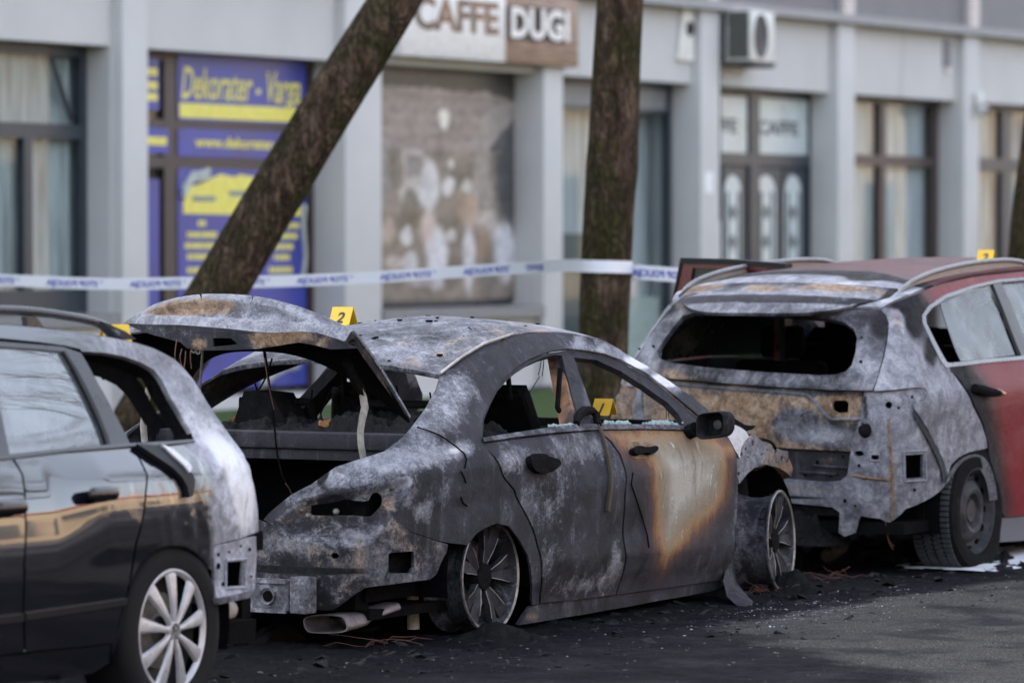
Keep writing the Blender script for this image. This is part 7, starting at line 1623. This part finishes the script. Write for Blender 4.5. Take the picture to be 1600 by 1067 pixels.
# single pieces
def lump(name, label, cat, u, v, w, d, h, mat, seed, rz=0):
    p = FC.pl(u, v, z=.01); o = empty(name, FC.w(np.array([p[0], p[1], 0])), FC.rotz + rz, label, cat); n = 22
    xs = np.linspace(-1, 1, n); a, b = np.meshgrid(xs, xs); rr = np.sqrt(a * a + b * b); ww = fbm(a * 1.6 + seed, b * 1.6 + seed, 4) * 1.4; zz_ = h * np.clip(1 - rr ** 1.6 + .5 * (ww - .7), 0, 1.3) * (.5 + ww * .7); zz_[rr > 1.1] = 0
    P = np.stack([(a * w / 2 + .02 * (ww - .7)).ravel(), (b * d / 2).ravel(), zz_.ravel()], 1); F = [(j * n + i, j * n + i + 1, (j + 1) * n + i + 1, (j + 1) * n + i) for j in range(n - 1) for i in range(n - 1) if zz_[j:j + 2, i:i + 2].max() > .003]
    me = bpy.data.meshes.new(name); me.from_pydata([tuple(q) for q in P], [], F); me.materials.append(mat); link('heap', me, o); return o
lump('burnt_rubber_heap', 'low heap of burnt tyre and ash against the saloon rear wheel', 'debris', 775, 1002, .60, .34, .075, M_CHAR, 3)
lump('burnt_foam_heap', 'crumpled black sheet lying under the saloon behind its rear wheel', 'debris', 722, 985, .26, .18, .17, M_CHAR, 9)
lump('charred_heap', 'tangled black remains under the saloon tail beside the estate car', 'debris', 425, 1000, .42, .25, .10, M_CHAR2, 21)
lump('burnt_tyre_rubbish', 'flat burnt tyre remains beside the saloon front wheel', 'debris', 1235, 925, .5, .3, .09, M_CHAR, 31)
lump('charred_bumper_heap', 'black burnt bumper heap between the saloon front and the SUV', 'debris', 1300, 880, .6, .35, .14, M_CHAR, 41)
lump('charred_bundle', 'small charred bundle on the ground under the SUV tail', 'debris', 1390, 878, .3, .18, .09, M_CHAR2, 47)
lump('black_crumbs', 'dark crumbled lump beside the SUV wheel on the white foam', 'debris', 1565, 880, .34, .16, .08, M_CHAR, 51)
def wire_tangle(name, label, u, v, n, L, mat, seed, r=.0035):
    p = FC.pl(u, v, z=.02); o = empty(name, FC.w(np.array([p[0], p[1], 0])), FC.rotz, label, 'wire'); m = MB(); rnd = random.Random(seed)
    for k in range(n):
        a = rnd.uniform(-.5, .5) + (math.pi if rnd.random() < .5 else 0); q = Vector((rnd.uniform(-.08, .08), rnd.uniform(-.05, .05), .015 + rnd.uniform(0, .03))); pts = [q]
        for j in range(6): a += rnd.uniform(-.35, .35); q = q + Vector((math.cos(a) * L / 6, math.sin(a) * L / 6, rnd.uniform(-.012, .016))); q.z = max(.008, q.z); pts.append(q)
        m.tube(pts, r, 4)
    m.build('strands', mat, o); return o
wire_tangle('copper_wires', 'rusty orange wire strands on the ground at the saloon front wheel', 1192, 926, 18, .12, simple('rusty_wire', (.10, .04, .02), .7, var=.5), 4, .0014)
wire_tangle('copper_wires', 'pinkish bundle of bare copper wire on the asphalt right of the front wheel', 1310, 905, 14, .20, simple('copper_strands', (.075, .03, .028), .6, var=.4), 6, .0013)
wire_tangle('copper_wires', 'thin black and red wires lying on the ash below the tail pipe', 590, 1006, 6, .26, M_COPPER, 8, .002)
# white extinguisher foam at the right edge
def foam():
    c = FS.pl(1632, 877, z=0); n = 60; P = []; F = []; O = FS.w(np.array([c[0], c[1], 0]))
    t = NT('dried_foam'); t.set(t.ramp(t.noise(6, 6), [(.3, (.45, .47, .52)), (.6, (.66, .68, .72))]), .6); t.bump(t.noise(30, 4), .4, .01)
    X_, Y_ = np.meshgrid(np.linspace(-1.1, 1.1, n), np.linspace(-.62, .62, n)); k = 1 - np.sqrt((X_ / 1.0) ** 2 + (Y_ / .50) ** 2) + (fbm(X_ * 2, Y_ * 2, 4) - .5) * 1.1
    zf = np.clip(k * 3, -1, 1) * .010 + .012 + .01 * (fbm(X_ * 9, Y_ * 9, 3) - .5); idx = np.arange(n * n).reshape(n, n)
    F = [(idx[j, i], idx[j, i + 1], idx[j + 1, i + 1], idx[j + 1, i]) for j in range(n - 1) for i in range(n - 1) if k[j:j + 2, i:i + 2].min() > -.02]
    me = bpy.data.meshes.new('foam'); me.from_pydata([(x, y, z + .012) for x, y, z in zip(X_.ravel(), Y_.ravel(), zf.ravel())], [], F); me.polygons.foreach_set('use_smooth', [True] * len(F)); me.materials.append(t.m); o = link('foam', me); o.location = O; o.rotation_euler = (0, 0, FS.rotz); o['kind'] = 'stuff'
foam()
bp_ = FS.pl(1560, 888, z=.02); pc = empty('bent_plate', FS.w(np.array([bp_[0], bp_[1], .015])), FS.rotz + .5, 'flat beige scrap lying on the road at the edge of the white foam', 'scrap')
MB().prism([(-.16, -.03), (.02, -.05), (.17, -.01), (.12, .04), (-.08, .05)], 0, .006).build('scrap', simple('beige_scrap', (.26, .23, .19), .7), pc)
bk_ = FS.pl(1248, 802, t=.15, a=None); br = empty('white_bracket', FS.w(np.array([bk_[0], bk_[1], 0])), FS.rotz, 'white plastic bracket sticking out behind the saloon front wheel', 'bracket')
m = MB(); z0 = bk_[2]; m.box(-.02, .02, -.05, .05, z0 + .03, z0 + .045).box(-.02, .02, -.05, -.03, z0 - .05, z0 + .045).box(-.02, .02, -.055, .055, z0 - .012, z0 + .008).box(-.02, .02, .02, .035, z0 - .045, z0 + .04).box(-.02, .02, -.05, .04, z0 - .06, z0 - .05); m.build('bracket', simple('aged_plastic', (.34, .33, .30), .6), br)
MB().box(-.015, .015, -.012, .012, 0, z0 - .05).build('stay', M_CHAR, br)

# ------------------------------------------------------------------ across the street: what the shiny paint and the shop windows mirror
def opposite():
    o = empty('opposite_building', FB.w(np.array([40., 36.0, 0])), FB.rotz, 'long cream building across the street, seen only mirrored in paint and glass', 'building')
    cr = simple('cream_render', (.19, .15, .108), .85, sc=1.5); m = MB().box(-90, 110, -12, 0, 0, 6.4); m.build('wall', cr, o)
    MB().box(-90, 110, -.9, 9, 4.3, 5.7) if False else None
    m = MB().box(61, 110, .02, 1.2, 4.4, 5.6); m.build('awning', simple('red_awning', (.34, .07, .055), .7), o)
    w = MB()
    for k in range(36): w.box(-84 + k * 5.3, -84 + k * 5.3 + 2.2, -.02, .06, .8, 3.4)
    w.build('windows', simple('dark_panes', (.04, .045, .05), .1), o)
    m = MB().box(-91, 111, -12.5, .8, 6.4, 6.8); m.build('roof', simple('tile_red', (.30, .11, .07), .8), o)
opposite()

for (wx_, wy_, sd, hh) in ((13.2, 26.0, 61, 5.0), (16.5, 31.5, 62, 4.6), (17.5, 43.0, 63, 5.0), (22.0, 52.0, 64, 4.6)):
    P0 = np.array([wx_, wy_, 0.]); o = empty('bare_tree', P0, 0, 'bare street tree across the road, seen only as a reflection', 'tree', 'bare trees across the road'); rnd = random.Random(sd); m = MB()
    m.tube([(0, 0, 0), (.05, 0, hh * .5), (0, .05, hh)], [.24, .19, .15], 10); m.build('trunk', M_BARK, o); m = MB()
    for k in range(5): a = 1.3 * k + rnd.random(); limbs(m, Vector((0, 0, hh - .2 * k)), Vector((math.cos(a) * .6, math.sin(a) * .6, .8)).normalized(), 2.7, .09, 5, rnd)
    m.build('crown', M_TWIG, o)

def merge(o):
    """print and patterns belong to the sheet they are on: one mesh, one material slot more"""
    p = o.parent; me = p.data; n = len(me.materials); bm = bmesh.new(); bm.from_mesh(me); k = len(bm.faces); bm.from_mesh(o.data); bm.faces.ensure_lookup_table()
    for f in bm.faces[k:]: f.material_index = n
    bm.to_mesh(me); bm.free(); me.materials.append(o.data.materials[0]); bpy.data.objects.remove(o)
for o in [o for o in bpy.data.objects if o.name.split('.')[0] in ('small_print', 'scroll_pattern', 'lead_pattern', 'stripe') and o.parent and o.parent.type == 'MESH']: merge(o)
for o in [o for o in bpy.data.objects if o.name.split('.')[0] == 'lettering' and o.parent and o.parent.name.split('.')[0] == 'band']: merge(o)
